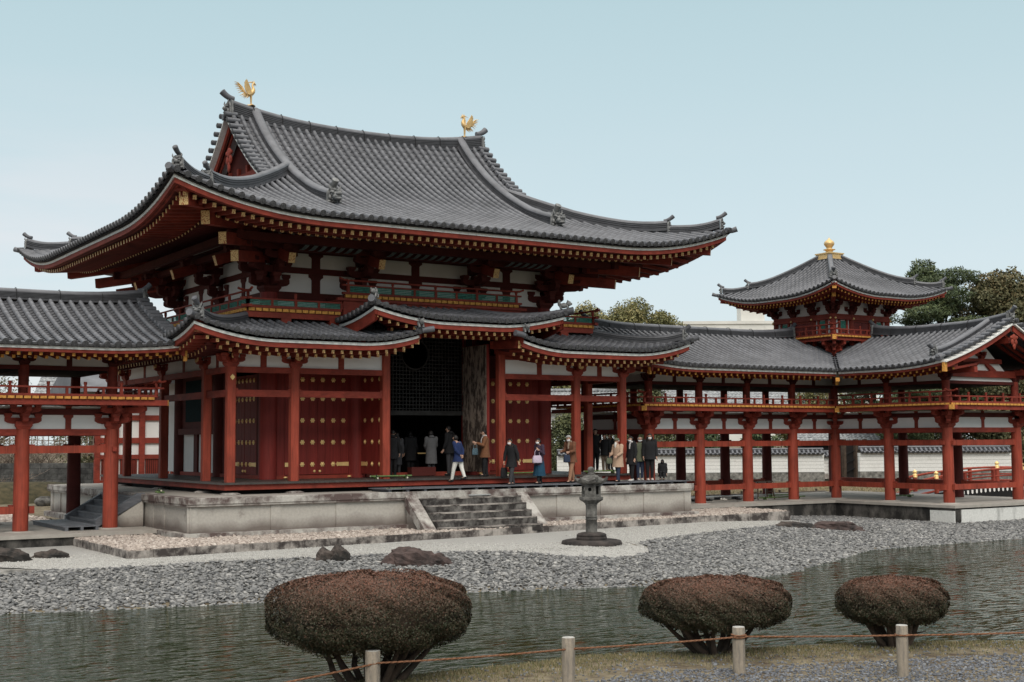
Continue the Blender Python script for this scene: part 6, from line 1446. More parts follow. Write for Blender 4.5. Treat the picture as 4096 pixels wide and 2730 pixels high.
def person(label, x, y, z, H, face, coat, coat_l=.50, trousers='black', hair='hairb', style='short', stride=.0, lean=.0, mask=False, armL=None, armR=None, shoes='black', skirt=None, hood=False, hat=None, beard=False, bald=False, bulk=1.0, scarf=None, headturn=0.0, nod=.0, group=None, sit=False, hidden=False):
    """face = heading angle of the body in world XY; local +X forward, +Y to the figure's left; armL/armR = (elbow, wrist) offsets from the shoulder in body heights"""
    root = thing('person', label, 'person', (x, y, z), group or 'visitors filing past the hall', face); k = H/1.65
    def q(a, b_, c): return V((a*H, b_*H, c*H))
    if sit: hip = q(0, 0, .26)
    else: hip = q(0, 0, .52)
    up_ = .31*H; tl = lean
    def T(s, side=0, fwd=0): # point on the torso, s = 0 hip .. 1 neck
        return hip+V((math.sin(tl*s)*up_*s+fwd*H, side*H, math.cos(tl*s)*up_*s))
    neck = T(1.0); hc = neck+V((.035*H+tl*.05*H, 0, .085*H)); hr = Matrix.Rotation(headturn, 3, 'Z') @ Matrix.Rotation(nod, 3, 'Y')
    sh = {s: T(.93, s*.108) for s in (1, -1)}
    dfl = {1: (V((-.01, .025, -.17)), V((.03, .03, -.32))), -1: (V((-.01, -.025, -.17)), V((.03, -.03, -.32)))}
    arms = {1: armL or dfl[1], -1: armR or dfl[-1]}
    nodes = [(hip, .085*H/1.65*1.55), (T(.45), .075*H), (T(.85), .068*H), (neck, .033*H), (hc+q(0, 0, -.03), .036*H), (hc+q(.0, 0, .012), .052*H), (hc+q(-.005, 0, .045), .038*H)]
    nodes = [(hip, .062*H), (T(.45), .060*H), (T(.85), .058*H), (neck, .030*H), (hc+hr @ q(.008, 0, -.035), .034*H), (hc+hr @ q(-.002, 0, .008), .048*H), (hc+hr @ q(-.008, 0, .042), .036*H)]
    edges = [(0, 1), (1, 2), (2, 3), (3, 4), (4, 5), (5, 6)]
    legs = {}
    for s in (1, -1):
        st = stride*s; 
        if sit: kn = q(.20, s*.06, .28); an = q(.22, s*.06, .05)
        else: kn = q(st*.55+.02*abs(st)*4, s*.047, .275); an = q(st, s*.043, .045+(.05 if (s < 0 and stride > .12) else 0))
        legs[s] = (kn, an); i = len(nodes)
        nodes += [(hip+q(0, s*.05, -.01), .050*H), (kn, .034*H), (an, .022*H), (an+q(.075, 0, -.022), .018*H)]; edges += [(0, i), (i, i+1), (i+1, i+2), (i+2, i+3)]
    hands = {}
    for s in (1, -1):
        e_, w_ = arms[s]; el = sh[s]+e_*H; wr = sh[s]+w_*H; d = (wr-el).normalized(); i = len(nodes)
        nodes += [(sh[s], .036*H), (el, .025*H), (wr, .016*H), (wr+d*.035*H, .019*H)]; edges += [(2, i), (i, i+1), (i+1, i+2), (i+2, i+3)]
        pl_ = i+3; sd_ = d.cross(V((0, s, .2))).normalized(); inn = d.cross(sd_).normalized()*(-s); hands[s] = wr+d*.05*H
        for j, off in enumerate((-.016, -.0055, .005, .015)):
            n0 = len(nodes); ln_ = (.030, .034, .032, .026)[j]
            nodes += [(wr+d*.050*H+sd_*off*H, .0062*H), (wr+d*(.050+ln_*.6)*H+sd_*off*1.1*H+inn*.008*H, .0055*H), (wr+d*(.050+ln_*.85)*H+sd_*off*1.1*H+inn*.022*H, .0045*H)]; edges += [(pl_, n0), (n0, n0+1), (n0+1, n0+2)]
        n0 = len(nodes); nodes += [(wr+d*.022*H-sd_*.022*H, .0075*H), (wr+d*.045*H-sd_*.030*H+inn*.012*H, .0055*H)]; edges += [(i+2, n0), (n0, n0+1)]
    skin_obj('body', nodes, edges, 'skin', root)
    # face
    fc = hc+hr @ q(.046, 0, .0)
    def facef(b):
        R = hr
        b.ell(hc+R @ q(.052, 0, -.006), (.011*H, .008*H, .014*H), 0, 6, 4, 0, None, R); b.ell(hc+R @ q(.0, .049, -.002), (.010*H, .005*H, .018*H), 0, 6, 4, 0, None, R); b.ell(hc+R @ q(.0, -.049, -.002), (.010*H, .005*H, .018*H), 0, 6, 4, 0, None, R)
    part('nose_and_ears', 'skin', root, facef)
    part('eyes', 'hairb', root, lambda b: [b.ell(hc+hr @ q(.045, s*.018, .014), (.006*H, .010*H, .004*H), 0, 6, 4) for s in (-1, 1)])
    if mask:
        part('face_mask', 'mask', root, lambda b: b.grid([[hc+hr @ (q(.0, 0, -.022)+V((math.cos(a)*rr*H, math.sin(a)*rr*.92*H, zz*H))) for a in [lerp(-1.35, 1.35, j/8) for j in range(9)]] for zz, rr in ((.006, .050), (-.002, .054), (-.018, .051), (-.034, .036))], 0, True))
    else: part('mouth', 'rust' if False else C_['rust'], root, lambda b: b.ell(hc+hr @ q(.045, 0, -.030), (.004*H, .012*H, .003*H), 0, 6, 4))
    # hair
    if hood:
        part('hood', coat if not isinstance(coat, str) else C_[coat], root, lambda b: (b.ell(hc+hr @ q(-.012, 0, .006), (.068*H, .062*H, .075*H), 0, 12, 8, 0, None, hr), b.ell(hc+hr @ q(-.02, 0, -.055), (.07*H, .075*H, .04*H), 0, 12, 6)))
    else:
        def hairf(b):
            rows = []
            for i in range(8):
                t = lerp(0, 1.95, i/7); row = []
                for j in range(17):
                    a = lerp(-math.pi, math.pi, j/16); fr_ = math.cos(a); tt_ = min(t, 1.12 if fr_ > .35 else (1.5 if fr_ > -.1 else 1.95)); rr = 1.0+(.04*math.sin(a*7+i))
                    row.append(hc+hr @ V(((-.008+.056*math.sin(tt_)*math.cos(a)*rr)*H, .054*math.sin(tt_)*math.sin(a)*rr*H, (.010+.058*math.cos(tt_))*H)))
                rows.append(row)
            if not bald: b.grid(rows, 0, True)
            else: b.grid([r_ for r_ in rows[4:]], 0, True)
            if style == 'long':
                for j in range(13): a = lerp(.75, 2*math.pi-.75, j/12); p0 = hc+hr @ q(-.008+.045*math.cos(a), .050*math.sin(a), .0); b.tube([p0, p0+q(-.012, .012*math.sin(a), -.07), p0+q(-.005+.02*math.cos(a), .015*math.sin(a), -.15)], [.018*H, .019*H, .008*H], 6)
            if style == 'bun': b.ell(hc+hr @ q(-.062, 0, .012), (.025*H, .026*H, .026*H), 0, 8, 6)
            if style == 'bob': b.ell(hc+hr @ q(-.022, 0, -.005), (.050*H, .060*H, .052*H), 0, 10, 7)
        part('hair', hair, root, hairf)
    if beard: part('beard', 'hairw', root, lambda b: (b.ell(hc+hr @ q(.036, 0, -.055), (.024*H, .034*H, .045*H), 0, 8, 6), b.tube([hc+hr @ q(.040, 0, -.06), hc+hr @ q(.050, 0, -.11), hc+hr @ q(.045, 0, -.155)], [.028*H, .022*H, .004*H], 7)))
    if hat: part('cap', C_[hat], root, lambda b: (b.lathe([(.062*H, .028*H), (.064*H, .04*H), (.055*H, .062*H), (.025*H, .073*H), (.001, .075*H)], hc, 12), b.ell(hc+q(.055, 0, .028), (.04*H, .045*H, .006*H), 0, 10, 5)))
    # coat: one lofted shell with sleeves
    cm = C_[coat]; hem = coat_l
    def coatf(b):
        lev = []
        zt = neck.z; zh = hem*H if not sit else .12*H
        for s, rx, ry in ((1.03, .036, .040), (.97, .052, .085), (.90, .066, .112), (.75, .078, .116), (.5, .076, .105), (.25, .078, .104), (0, .082, .110)):
            lev.append((T(s), rx*H*bulk, ry*H*bulk))
        if zh < hip.z: 
            nn = 4
            for i in range(1, nn+1): t = i/nn; lev.append((V((stride*.1*H*t, 0, lerp(hip.z, zh, t))), (.082+.020*t+abs(stride)*.15*t)*H*bulk, (.110+.008*t)*H*bulk))
        rows = []
        for c, rx, ry in lev: rows.append([c+V((math.cos(a)*rx*(1+.03*math.sin(5*a+c.z*20)), math.sin(a)*ry*(1+.02*math.sin(7*a+c.z*33)), 0)) for a in [2*math.pi*j/18 for j in range(18)]])
        b.grid(rows, 0, True, True); b.q(rows[-1])
        for s in (1, -1):
            e_, w_ = arms[s]; el = sh[s]+e_*H; wr = sh[s]+w_*H; a0 = sh[s]+q(-.0, -s*.02, .0)
            m1, m2 = a0.lerp(el, .5), el.lerp(wr, .5); b.tube([a0, sh[s], m1, el, m2, wr.lerp(el, .08)], [.040*H*bulk, .045*H*bulk, .042*H*bulk, .036*H*bulk, .032*H*bulk, .026*H], 9, 0, True)
            b.ell(el, (.037*H*bulk,)*3, 0, 8, 6); b.ell(sh[s], (.045*H*bulk,)*3, 0, 8, 6)
    part('coat', cm, root, coatf)
    if hood is False and style != 'long' and coat in ('black', 'grey', 'dgrey'): part('collar', cm, root, lambda b: b.ell(neck+q(-.025, 0, .02), (.060*H, .066*H, .035*H), 0, 12, 6))
    if scarf: part('scarf', C_[scarf], root, lambda b: (b.ell(neck+q(.01, 0, .02), (.055*H, .058*H, .032*H), 0, 12, 6), b.tube([neck+q(.05, .02, .0), neck+q(.075, .03, -.06), neck+q(.08, .03, -.13)], [.02*H, .022*H, .016*H], 7)))
    if skirt:
        part('skirt', C_[skirt], root, lambda b: b.grid([[V((stride*.1*H*t+math.cos(a)*rx*H*(1+.05*math.sin(11*a)*t), math.sin(a)*ry*H*(1+.05*math.sin(13*a)*t), zz*H)) for a in [2*math.pi*j/44 for j in range(44)]] for t, zz, rx, ry in ((0, .58, .078, .095), (.3, .45, .10, .115), (.7, .30, .118, .13), (1, .175, .135, .145))], 0, True, True))
    def legf(b):
        for s in (1, -1):
            kn, an = legs[s]; h_ = hip+q(0, s*.045, -.0)
            b.tube([h_+q(0, 0, .03), h_, h_.lerp(kn, .5), kn, kn.lerp(an, .5), an+q(0, 0, .005)], [.058*H, .062*H, .055*H, .043*H, .037*H, .032*H], 10)
            b.ell(kn, (.043*H,)*3, 0, 8, 6)
        b.ell(hip, (.075*H, .098*H, .06*H), 0, 12, 8)
    part('trousers', C_[trousers], root, legf)
    for s in (1, -1):
        kn, an = legs[s]; part('shoe', C_[shoes], root, lambda b: (b.ell(an+q(.028, 0, -.026), (.080*H, .028*H, .021*H), 0, 10, 6), b.tube([an+q(-.005, 0, .01), an+q(-.005, 0, -.025)], [.030*H, .030*H], 8)))
    return root, hands, H
E_ = lambda a, b_, c: V((a, b_, c))
W_ = math.pi   # facing -X (left in the photo)
CAMF = math.radians(245)  # facing the camera
P1 = person('visitor in a long quilted grey coat seen from behind in the doorway', .44, -4.28, .0, 1.52, math.radians(82), 'grey', .27, 'dgrey', 'hairb', 'bob', bulk=1.12, armL=(E_(.03, .02, -.15), E_(.10, -.03, -.24)), armR=(E_(.03, -.02, -.15), E_(.10, .03, -.24)))
P2 = person('visitor in a dark puffy jacket holding a white paper at the right of the doorway', 1.22, -4.15, .0, 1.68, math.radians(120), 'black', .44, 'dgrey', 'hairb', 'short', bulk=1.15, armR=(E_(.0, -.03, -.16), E_(.05, -.03, -.30)), armL=(E_(.0, .03, -.16), E_(.06, .04, -.29)))
P3 = person('visitor in a navy jacket and white trousers striding off the veranda, hands behind the back', .08, -6.62, -.13, 1.50, math.radians(118), 'navy', .42, 'white', 'hairb', 'bob', stride=.13, lean=.12, armL=(E_(-.06, .03, -.15), E_(-.11, -.06, -.25)), armR=(E_(-.06, -.03, -.15), E_(-.11, .06, -.26)))
P4 = person('visitor in a rust brown jacket raising one hand beside the weathered door', 1.55, -5.86, .0, 1.53, math.radians(150), 'brown', .40, 'black', 'hairb', 'short', scarf='scarf', bulk=1.1, stride=.03, armR=(E_(.03, -.03, -.15), E_(.16, -.02, -.13)), armL=(E_(.05, .03, -.15), E_(.20, .03, -.10)))
P5 = person('masked visitor in a black hooded coat walking just right of the doorway', 1.80, -7.05, -.25, 1.49, math.radians(196), 'black', .38, 'dgrey', 'hairb', 'short', stride=.10, lean=.10, mask=True, shoes='dgrey', bulk=1.05, armR=(E_(.02, -.04, -.16), E_(.05, -.04, -.31)), armL=(E_(-.04, .04, -.15), E_(-.05, .06, -.31)))
P6 = person('masked visitor in a purple jacket and blue pleated skirt', 2.89, -7.0, -.25, 1.50, math.radians(185), 'purple', .40, 'black', 'hairb', 'bob', stride=.07, mask=True, skirt='teal', armL=(E_(.0, .04, -.16), E_(.10, .0, -.08)), armR=(E_(-.02, -.03, -.16), E_(.0, -.04, -.31)))
P7 = person('grey-haired masked visitor in a brown down jacket and camel trousers', 4.26, -6.87, -.25, 1.60, math.radians(190), 'rust', .42, 'camel', 'hairg', 'short', stride=.11, lean=.14, mask=True, nod=.25, scarf='beige', bulk=1.08, armL=(E_(.02, .03, -.15), E_(.15, .0, -.17)), armR=(E_(.02, -.03, -.15), E_(.16, .01, -.16)))
P8 = person('white-bearded visitor in a tan jacket and grey cap', 5.85, -7.3, -.25, 1.48, math.radians(188), 'tan', .34, 'denim', 'hairw', 'short', stride=.06, beard=True, hat='olive', bulk=1.18, armL=(E_(.03, .03, -.15), E_(.15, .0, -.22)), armR=(E_(.03, -.03, -.15), E_(.15, .01, -.21)))
P9 = person('masked visitor with a ponytail, scarf and black coat turned left', 6.97, -6.62, -.25, 1.56, math.radians(180), 'black', .36, 'black', 'hairb', 'bun', mask=True, scarf='scarf', shoes='sock', bulk=1.1, stride=.04, nod=.1)
P10 = person('masked balding visitor standing between two visitors in black', 7.66, -6.2, -.25, 1.56, CAMF, 'olive', .42, 'denim', 'hairg', 'short', mask=True, bald=True, nod=.2, shoes='sock')
P11 = person('tall long-haired masked visitor in a black windbreaker facing the camera', 7.84, -6.52, -.25, 1.65, math.radians(238), 'black', .44, 'black', 'hairb', 'long', mask=True, shoes='sock', bulk=1.14)
P12 = person('small figure in a black hood and jacket crouching at the right end of the line', 8.42, -6.5, -.25, .98, math.radians(225), 'black', .16, 'black', 'hairb', 'short', hood=True, sit=True, bulk=1.35)
P13 = person('tall dark-clothed visitor standing behind, between the two right columns', 8.2, -2.9, -.0, 1.60, math.radians(240), 'black', .40, 'black', 'hairb', 'short')
P14 = person('visitor in a black jacket and beige trousers with a bag across the body', 8.0, -3.75, -.0, 1.40, math.radians(215), 'black', .42, 'beige', 'hairb', 'bob', armR=(E_(.05, -.03, -.13), E_(.13, .02, -.04)))
P15 = person('visitor in a dark fur-collared coat half hidden behind the bearded visitor', 8.75, -3.1, -.0, 1.42, math.radians(200), 'black', .40, 'dgrey', 'rope' if False else 'hairb', 'bob', scarf='brown')
P16 = person('visitor in a dark suit half hidden by the left doorway column', -1.02, -4.35, .0, 1.54, math.radians(60), 'black', .38, 'black', 'hairb', 'short')
P17 = person('visitor in a long dark grey coat behind the left doorway column', -.55, -3.75, .02, 1.45, math.radians(70), 'dgrey', .25, 'dgrey', 'hairb', 'bob')
P18 = person('visitor in a black down coat in the dark of the sanctuary', .42, -2.9, .02, 1.49, math.radians(85), 'black', .32, 'black', 'hairb', 'bob', bulk=1.15)

# things they carry
def world(root, p): return Matrix.Translation(root.location) @ root.rotation_euler.to_matrix().to_4x4() @ p
def bag(label, nm, P_, hand, mt, w_, d_, h_, drop, strap=None, cat='bag', sh_=None):
    root, hands, H = P_; c = world(root, hands[hand]); t = thing(nm, label, cat, (c.x, c.y, c.z-drop), None, root.rotation_euler.z)
    part('bag_body', C_[mt], t, lambda b: (b.grid([[(math.copysign(abs(math.cos(a))**.5, math.cos(a))*w_/2*k, math.copysign(abs(math.sin(a))**.5, math.sin(a))*d_/2*k, zz) for a in [2*math.pi*j/16 for j in range(16)]] for zz, k in ((-h_, .02), (-h_, .92), (-h_*.9, 1), (-h_*.4, .97), (-.02, .8), (0, .72), (0, .02))], 0, True, True)))
    part('handle', C_[mt], t, lambda b: b.tube([(-w_*.28, 0, -.02), (-w_*.24, 0, drop*.6), (0, 0, drop), (w_*.24, 0, drop*.6), (w_*.28, 0, -.02)], .009, 6))
    return t
bag('lilac handbag hanging from the arm of the visitor in the blue skirt', 'handbag', P6, 1, 'lilac', .36, .14, .24, .22)
bag('patterned tote bag held by the visitor in the rust brown jacket', 'tote_bag', P4, -1, 'pattern', .20, .08, .22, .14)
bag('black cloth bag carried low by the first masked visitor in the line', 'handbag', P5, -1, 'black', .28, .10, .32, .12)
bag('navy shoulder bag of the visitor in the brown down jacket', 'shoulder_bag', P7, 1, 'denim', .28, .10, .24, .08)
bag('olive satchel held by the bearded visitor', 'shoulder_bag', P8, -1, 'olive', .26, .10, .19, .05)
bag('dark sling bag of the visitor in the beige trousers', 'shoulder_bag', P14, 1, 'denim', .34, .12, .28, .05)
c = world(P2[0], P2[1][-1]); single(part('paper_leaflet', 'mask', None, lambda b: b.box((c.x, c.y, c.z), (.10, .012, .14), .4)), 'folded white leaflet in the hand of the visitor in the dark puffy jacket', 'leaflet')
c = world(P7[0], P7[1][-1]); single(part('phone', 'dark', None, lambda b: b.box((c.x-.05, c.y, c.z+.01), (.12, .07, .012), .2)), 'dark phone in the hand of the grey-haired visitor', 'phone')

# ================================================================ bamboo barriers, wooden stair, shoes and small things
def bamboo(label, x, y, z, L_, rz):
    t = thing('bamboo_barrier', label, 'barrier', (x, y, z), 'green bamboo barrier bars', rz)
    def pole(b):
        n = max(3, int(L_/.22)); pts = []; rs = []
        for i in range(n+1):
            q = -L_/2+L_*i/n; pts += [(q-.008, 0, .085), (q, 0, .085), (q+.008, 0, .085)]; rs += [.026, .030, .026]
        b.tube(pts, rs, 10, 0, True, capm=1)
    part('pole', ['bamboo', 'bambooc'], t, pole)
    for s in (-1, 1):
        part('crosspiece', ['bamboo', 'bambooc'], t, lambda b: b.tube([(s*L_*.36, -.11, .03), (s*L_*.36, .11, .03)], .029, 10, 0, True, capm=1))
        part('twine_knot', 'twine', t, lambda b: (b.ell((s*L_*.36, 0, .075), (.035, .04, .05), 0, 8, 5), b.tube([(s*L_*.36, 0, .1), (s*L_*.36+.012, 0, .16)], [.016, .006], 5)))
bamboo('green bamboo bar lying on the veranda before the studded doors', -1.98, -6.05, 0, 1.42, .0)
bamboo('short green bamboo bar on the stone floor left of the front stair', -2.42, -7.15, PZ+.0, .62, .1)
bamboo('green bamboo bar on the veranda behind the legs of the skirted visitor', 3.0, -5.75, 0, 1.6, 0)
bamboo('green bamboo bar at the right end of the veranda behind the lantern', 6.35, -5.7, 0, 1.45, 0)
bamboo('pale blue-green bamboo bar on the podium at the top of the wooden stair', -8.3, -3.3, PZ, .85, 1.35)
bamboo('long green bamboo bar on the platform before the turret corner, nearer', 17.6, -3.0, ZW, 2.6, .0)
bamboo('long green bamboo bar on the platform before the turret corner, farther', 19.2, -1.4, ZW, 1.8, .0)
bamboo('green bamboo bar on the platform under the turret', 22.2, -5.2, ZW, 1.5, .0)
# wooden stair and duckboard at the left end of the podium
ws = thing('wooden_stair', 'dark grey timber stair rising to the left end of the podium', 'stair')
SX, SY0, SY1 = -8.95, -3.55, -.15
for i in range(5):
    z1 = PZ-.16*(i+.35)*1.05-.02; x1 = SX-.24*(i+.6)
    part('tread', 'greyw', ws, lambda b: b.b2((x1-.12, SY0+.12, z1-.04), (x1+.16, SY1-.12, z1))); part('riser', 'greyw', ws, lambda b: b.b2((x1-.10, SY0+.122, z1-.19), (x1-.08, SY1-.122, z1-.041)))
for y0 in (SY0-.02, SY1-.16):
    part('cheek_board', 'greyw', ws, lambda b: b.prism([(0, .02), (-.18, .02), (-1.42, -.72), (-1.42, -.94), (-1.3, -.94), (0, -.16)], (SX+.12, y0, PZ), (1, 0, 0), Z3, (0, .20, 0)))
part('cheek_stone', 'stone', ws, lambda b: b.prism([(.10, -.17), (-1.25, -.93), (.10, -.93)], (SX-.02, SY0-.02, PZ-.005), (1, 0, 0), Z3, (0, .16, 0)))
db = thing('duckboard', 'low slatted grey duckboard at the foot of the wooden stair', 'duckboard')
for i in range(13): pbox('slat', 'greyw', db, (-11.35, -4.35+.29*i-.0, ZW+.10), (-10.35, -4.35+.29*i+.27, ZW+.125-(.002 if i % 2 else 0)))
for i in range(3): pbox('bearer', 'greyw', db, (-11.30+.42*i, -4.35, ZW), (-11.22+.42*i, -.62, ZW+.099))
# shoe racks boards and shoes under the right wing
bb = thing('shoe_bench', 'long low grey board with pairs of shoes before it under the right corridor', 'bench')
pbox('board', 'metal', bb, (11.2, -2.0, ZW+.12), (16.6, -1.55, ZW+.15))
for i in range(6): pbox('bearer', 'greyw', bb, (11.4+i*.95, -1.98, ZW), (11.5+i*.95, -1.57, ZW+.119))
rs_ = random.Random(3)
for i, (lb, mt) in enumerate((('grey trainers at the left end of the shoe bench', 'dgrey'), ('brown slip-on shoes before the shoe bench', 'brown'), ('black shoes behind the second column', 'black'), ('black trainers left of the white ones', 'black'), ('white trainers before the shoe bench', 'white'), ('black boots right of the white trainers', 'black'), ('flat black shoes at the right end of the shoe bench', 'dgrey'))):
    x = 11.9+i*.78; t = thing('shoes', lb, 'shoes', (x, -2.35, ZW), 'shoes left under the corridor', rs_.uniform(-.5, .5))
    for s in (-1, 1): part('shoe', C_[mt], t, lambda b: (b.ell((0, s*.07, .035), (.14, .045, .035), 0, 10, 6), b.ell((-.07, s*.07, .06), (.06, .042, .045), 0, 8, 6)))
stl = thing('trestle', 'small dark wooden trestle between the corridor columns', 'trestle', (16.9, -2.6, ZW))
pbox('top', 'trunk', stl, (-.45, -.16, .70), (.45, .16, .74))
for sx in (-1, 1):
    for sy in (-1, 1): pbeam('leg', 'trunk', stl, (sx*.38, sy*.12, .70), (sx*.46, sy*.22, 0), .05, .05)
    pbeam('rail', 'trunk', stl, (sx*.43, -.18, .3), (sx*.43, .18, .3), .035, .035)
ld = thing('low_rack', 'pale low pipe rack on the platform by the inner corner', 'rack', (19.0, -.6, ZW))
for z_ in (.08, .35, .60): part('rail', 'metal', ld, lambda b: (b.tube([(-.55, 0, z_), (.55, 0, z_)], .014, 6)))
for x_ in (-.55, 0, .55): part('upright', 'metal', ld, lambda b: b.tube([(x_, 0, 0), (x_, 0, .62)], .014, 6))
single(part('speaker_horn', 'dark', None, lambda b: b.lathe([(.02, 0), (.05, .1), (.16, .26), (.17, .28)], (6.1, -3.7, 5.35), 14)), 'black horn loudspeaker behind the gallery rail at the right', 'loudspeaker')
single(part('round_stone', 'lantern', None, lambda b: b.ell((5.25, -6.6, -.2), (.13, .13, .12))), 'small round stone on the boardwalk behind the lantern', 'stone') if False else None

# ================================================================ background: walls, houses, trees, bridge
bg = thing('boundary_wall', 'long white plaster boundary wall with tiled coping on a rubble base, left of the gateway', 'wall')
bg2 = thing('boundary_wall', 'white plaster boundary wall with tiled coping, right of the gateway', 'wall')
bg3 = thing('boundary_wall', 'short low white plaster wall beside the dark gateway', 'wall')
def bwall(par, a, c, zb, zr, zw, zt, rub=True):
    a, c = V((*a, 0)), V((*c, 0)); d = (c-a).normalized(); n = V((d.y, -d.x, 0)); L_ = (c-a).length
    part('rubble_base', 'rubble' if rub else 'stonec', par, lambda b: b.beam(a+Z3*(zb+zr)/2, c+Z3*(zb+zr)/2, .62, zr-zb))
    k = 5
    for i in range(k): z0 = lerp(zr, zw, i/k); z1 = lerp(zr, zw, (i+1)/k); part('plaster_course', 'plaster2', par, lambda b: b.beam(a+Z3*(z0+z1+.012)/2, c+Z3*(z0+z1+.012)/2, .42-(.0 if i < k-1 else -.05), z1-z0-.014))
    pbeam('plaster_core', 'rubble', par, a+d*.02+Z3*(zr+zw)/2, c-d*.02+Z3*(zr+zw)/2, .38, zw-zr)
    p = Plane(a+n*.42, d, -n, L_, lambda u, v: zw+.05+.55*v)
    tile_slope(p, 'tiled_coping', par, lambda u: .42, .30, .085, .22); q = Plane(c-n*.42, -d, n, L_, lambda u, v: zw+.05+.55*v); sheet(q, 'tiled_coping', 'tile', par, 0, 0, L_, 0, .42)
    b = MB(); noshi(b, [a+Z3*(zw+.22), a.lerp(c, .5)+Z3*(zw+.22), c+Z3*(zw+.22)], .14, .24, 3, .09, 1, 0); b.build('coping_ridge', ['tile', 'tiled'], par)
bwall(bg, (30, 30.6), (45.0, 20.7), -1.70, -1.10, .10, .7)
bwall(bg2, (43.9, 16.6), (52.1, 11.3), -1.70, -.98, .22, .7)
bwall(bg3, (45.6, 22.6), (47.3, 21.6), -1.60, -1.25, -.10, .4, False)
gh = thing('gatehouse', 'dark timber gateway with a weathered grey tiled roof behind the white wall', 'gatehouse')
part('gate_wall', 'black', gh, lambda b: b.b2((47.4, 21.3, -1.7), (49.6, 21.6, 1.0)))
for x in (47.5, 48.7, 49.6): part('gate_post', 'trunk', gh, lambda b: b.b2((x-.12, 21.05, -1.7), (x+.12, 21.29, 1.1)))
for k in range(3): part('gate_brace', 'dark', gh, lambda b: b.beam((47.6, 21.2, -1.2+.6*k), (48.6, 21.2, -.9+.6*k), .05, .06))
def hroof(par, a, c, ze, zr, dep, pitch=.30):
    a, c = V((*a, 0)), V((*c, 0)); d = (c-a).normalized(); n = V((d.y, -d.x, 0)); L_ = (c-a).length; b = MB()
    nv = 10; nu = int(L_/.30)*2
    rows = []
    for j in range(nv):
        for e in (0, 1):
            v = dep*(j+e*.999)/nv; rows.append([a+n*(dep-v)+d*(L_*i/nu)+Z3*(lerp(ze, zr, v/dep)+(.035 if i % 2 else -.02)+(.05 if e == 0 else 0)) for i in range(nu+1)])
    b.grid(rows, 0, False); b.build('roof', 'oldtile', par)
    b = MB(); b.grid([[a+Z3*zr, c+Z3*zr], [a-n*dep+Z3*ze, c-n*dep+Z3*ze]]); b.build('roof', 'oldtile', par)
    b = MB(); noshi(b, [a+Z3*zr, c+Z3*zr], .14, .3, 3, .1, 0, 0); b.build('roof_ridge', 'oldtile', par)
    b = MB(); q = [(-dep*.8, -3.2), (dep*.8, -3.2), (dep*.8, ze-zr), (0, -.1), (-dep*.8, ze-zr)]; b.prism(q, a+d*.3+Z3*(zr-.02), n, Z3, d*(L_-.6)); b.build('house_wall', 'plaster2' if par is not gh else 'black', par)
hroof(gh, (48.2, 26.8), (53.2, 23.6), .75, 2.3, 2.4)
for lb, a, c, ze, zr, dep in (('low house with silvery tiled roof behind the right boundary wall', (66, 32.5), (70.5, 29.5), .8, 2.2, 2.4), ('large house with pale grey tiled roof seen through the upper corridor', (50, 44), (62, 36), 3.2, 5.6, 4.5), ('house with weathered tiled roof seen beyond the upper corridor left of the turret', (42, 50), (50, 45), 3.4, 5.3, 3.5),
                          ('old house with tiled roof seen through the left corridor gallery', (2, 55), (9, 51.5), 3.5, 6.0, 4.0)):
    t = thing('house', lb, 'house', (0, 0, 0), 'tiled houses beyond the garden'); hroof(t, a, c, ze, zr, dep)
sg = thing('notice_board', 'small black notice board on the low white wall', 'sign'); pbox('panel', 'dark', sg, (46.55, 21.6, -1.4), (47.1, 21.66, -.35)); pbox('post', 'dark', sg, (46.8, 21.66, -1.7), (46.86, 21.7, -1.4))

# apartment block far behind
ap = thing('apartment_block', 'pale concrete apartment block with a stair tower far behind the trees', 'building', (0, 0, 0))
A0, A1 = V((112, 133, 0)), V((142, 113.5, 0)); dA = (A1-A0).normalized(); nA = V((dA.y, -dA.x, 0)); LA = (A1-A0).length
def apb(nm, mt, u0, u1, n0, n1, z0, z1): return part(nm, mt, ap, lambda b: b.hexa([A0+dA*u+nA*n_+Z3*z for z in (z0, z1) for u, n_ in ((u0, n0), (u1, n0), (u1, n1), (u0, n1))]))
apb('wall', 'concrete', 6, LA+10, -8, 0, 0, 20.5); apb('parapet', 'concrete', 13, LA+10.2, -8.2, .25, 20.5, 21.0); apb('stair_tower', 'concrete', 23.2, 27.2, -5, -1, 21.0, 25.2); apb('tower_cap', 'concrete', 23.0, 25.2, -5.2, -.8, 24.4, 24.7)
for fl in range(3):
    for i in range(7):
        u = 9+i*4.2; w_ = apb('window', 'glass', u, u+2.6, .02, .06, 17.6-fl*2.9, 19.0-fl*2.9)
        for q in (u+1.3,): part('mullion', 'concrete', ap, lambda b: b.hexa([A0+dA*uu+nA*n_+Z3*z for z in (18.9-fl*2.9, 20.25-fl*2.9) for uu, n_ in ((q-.06, .07), (q+.06, .07), (q+.06, .12), (q-.06, .12))]))
    apb('balcony', 'concrete', 6, LA+9, .1, 1.2, 17.4-fl*2.9, 18.4-fl*2.9)

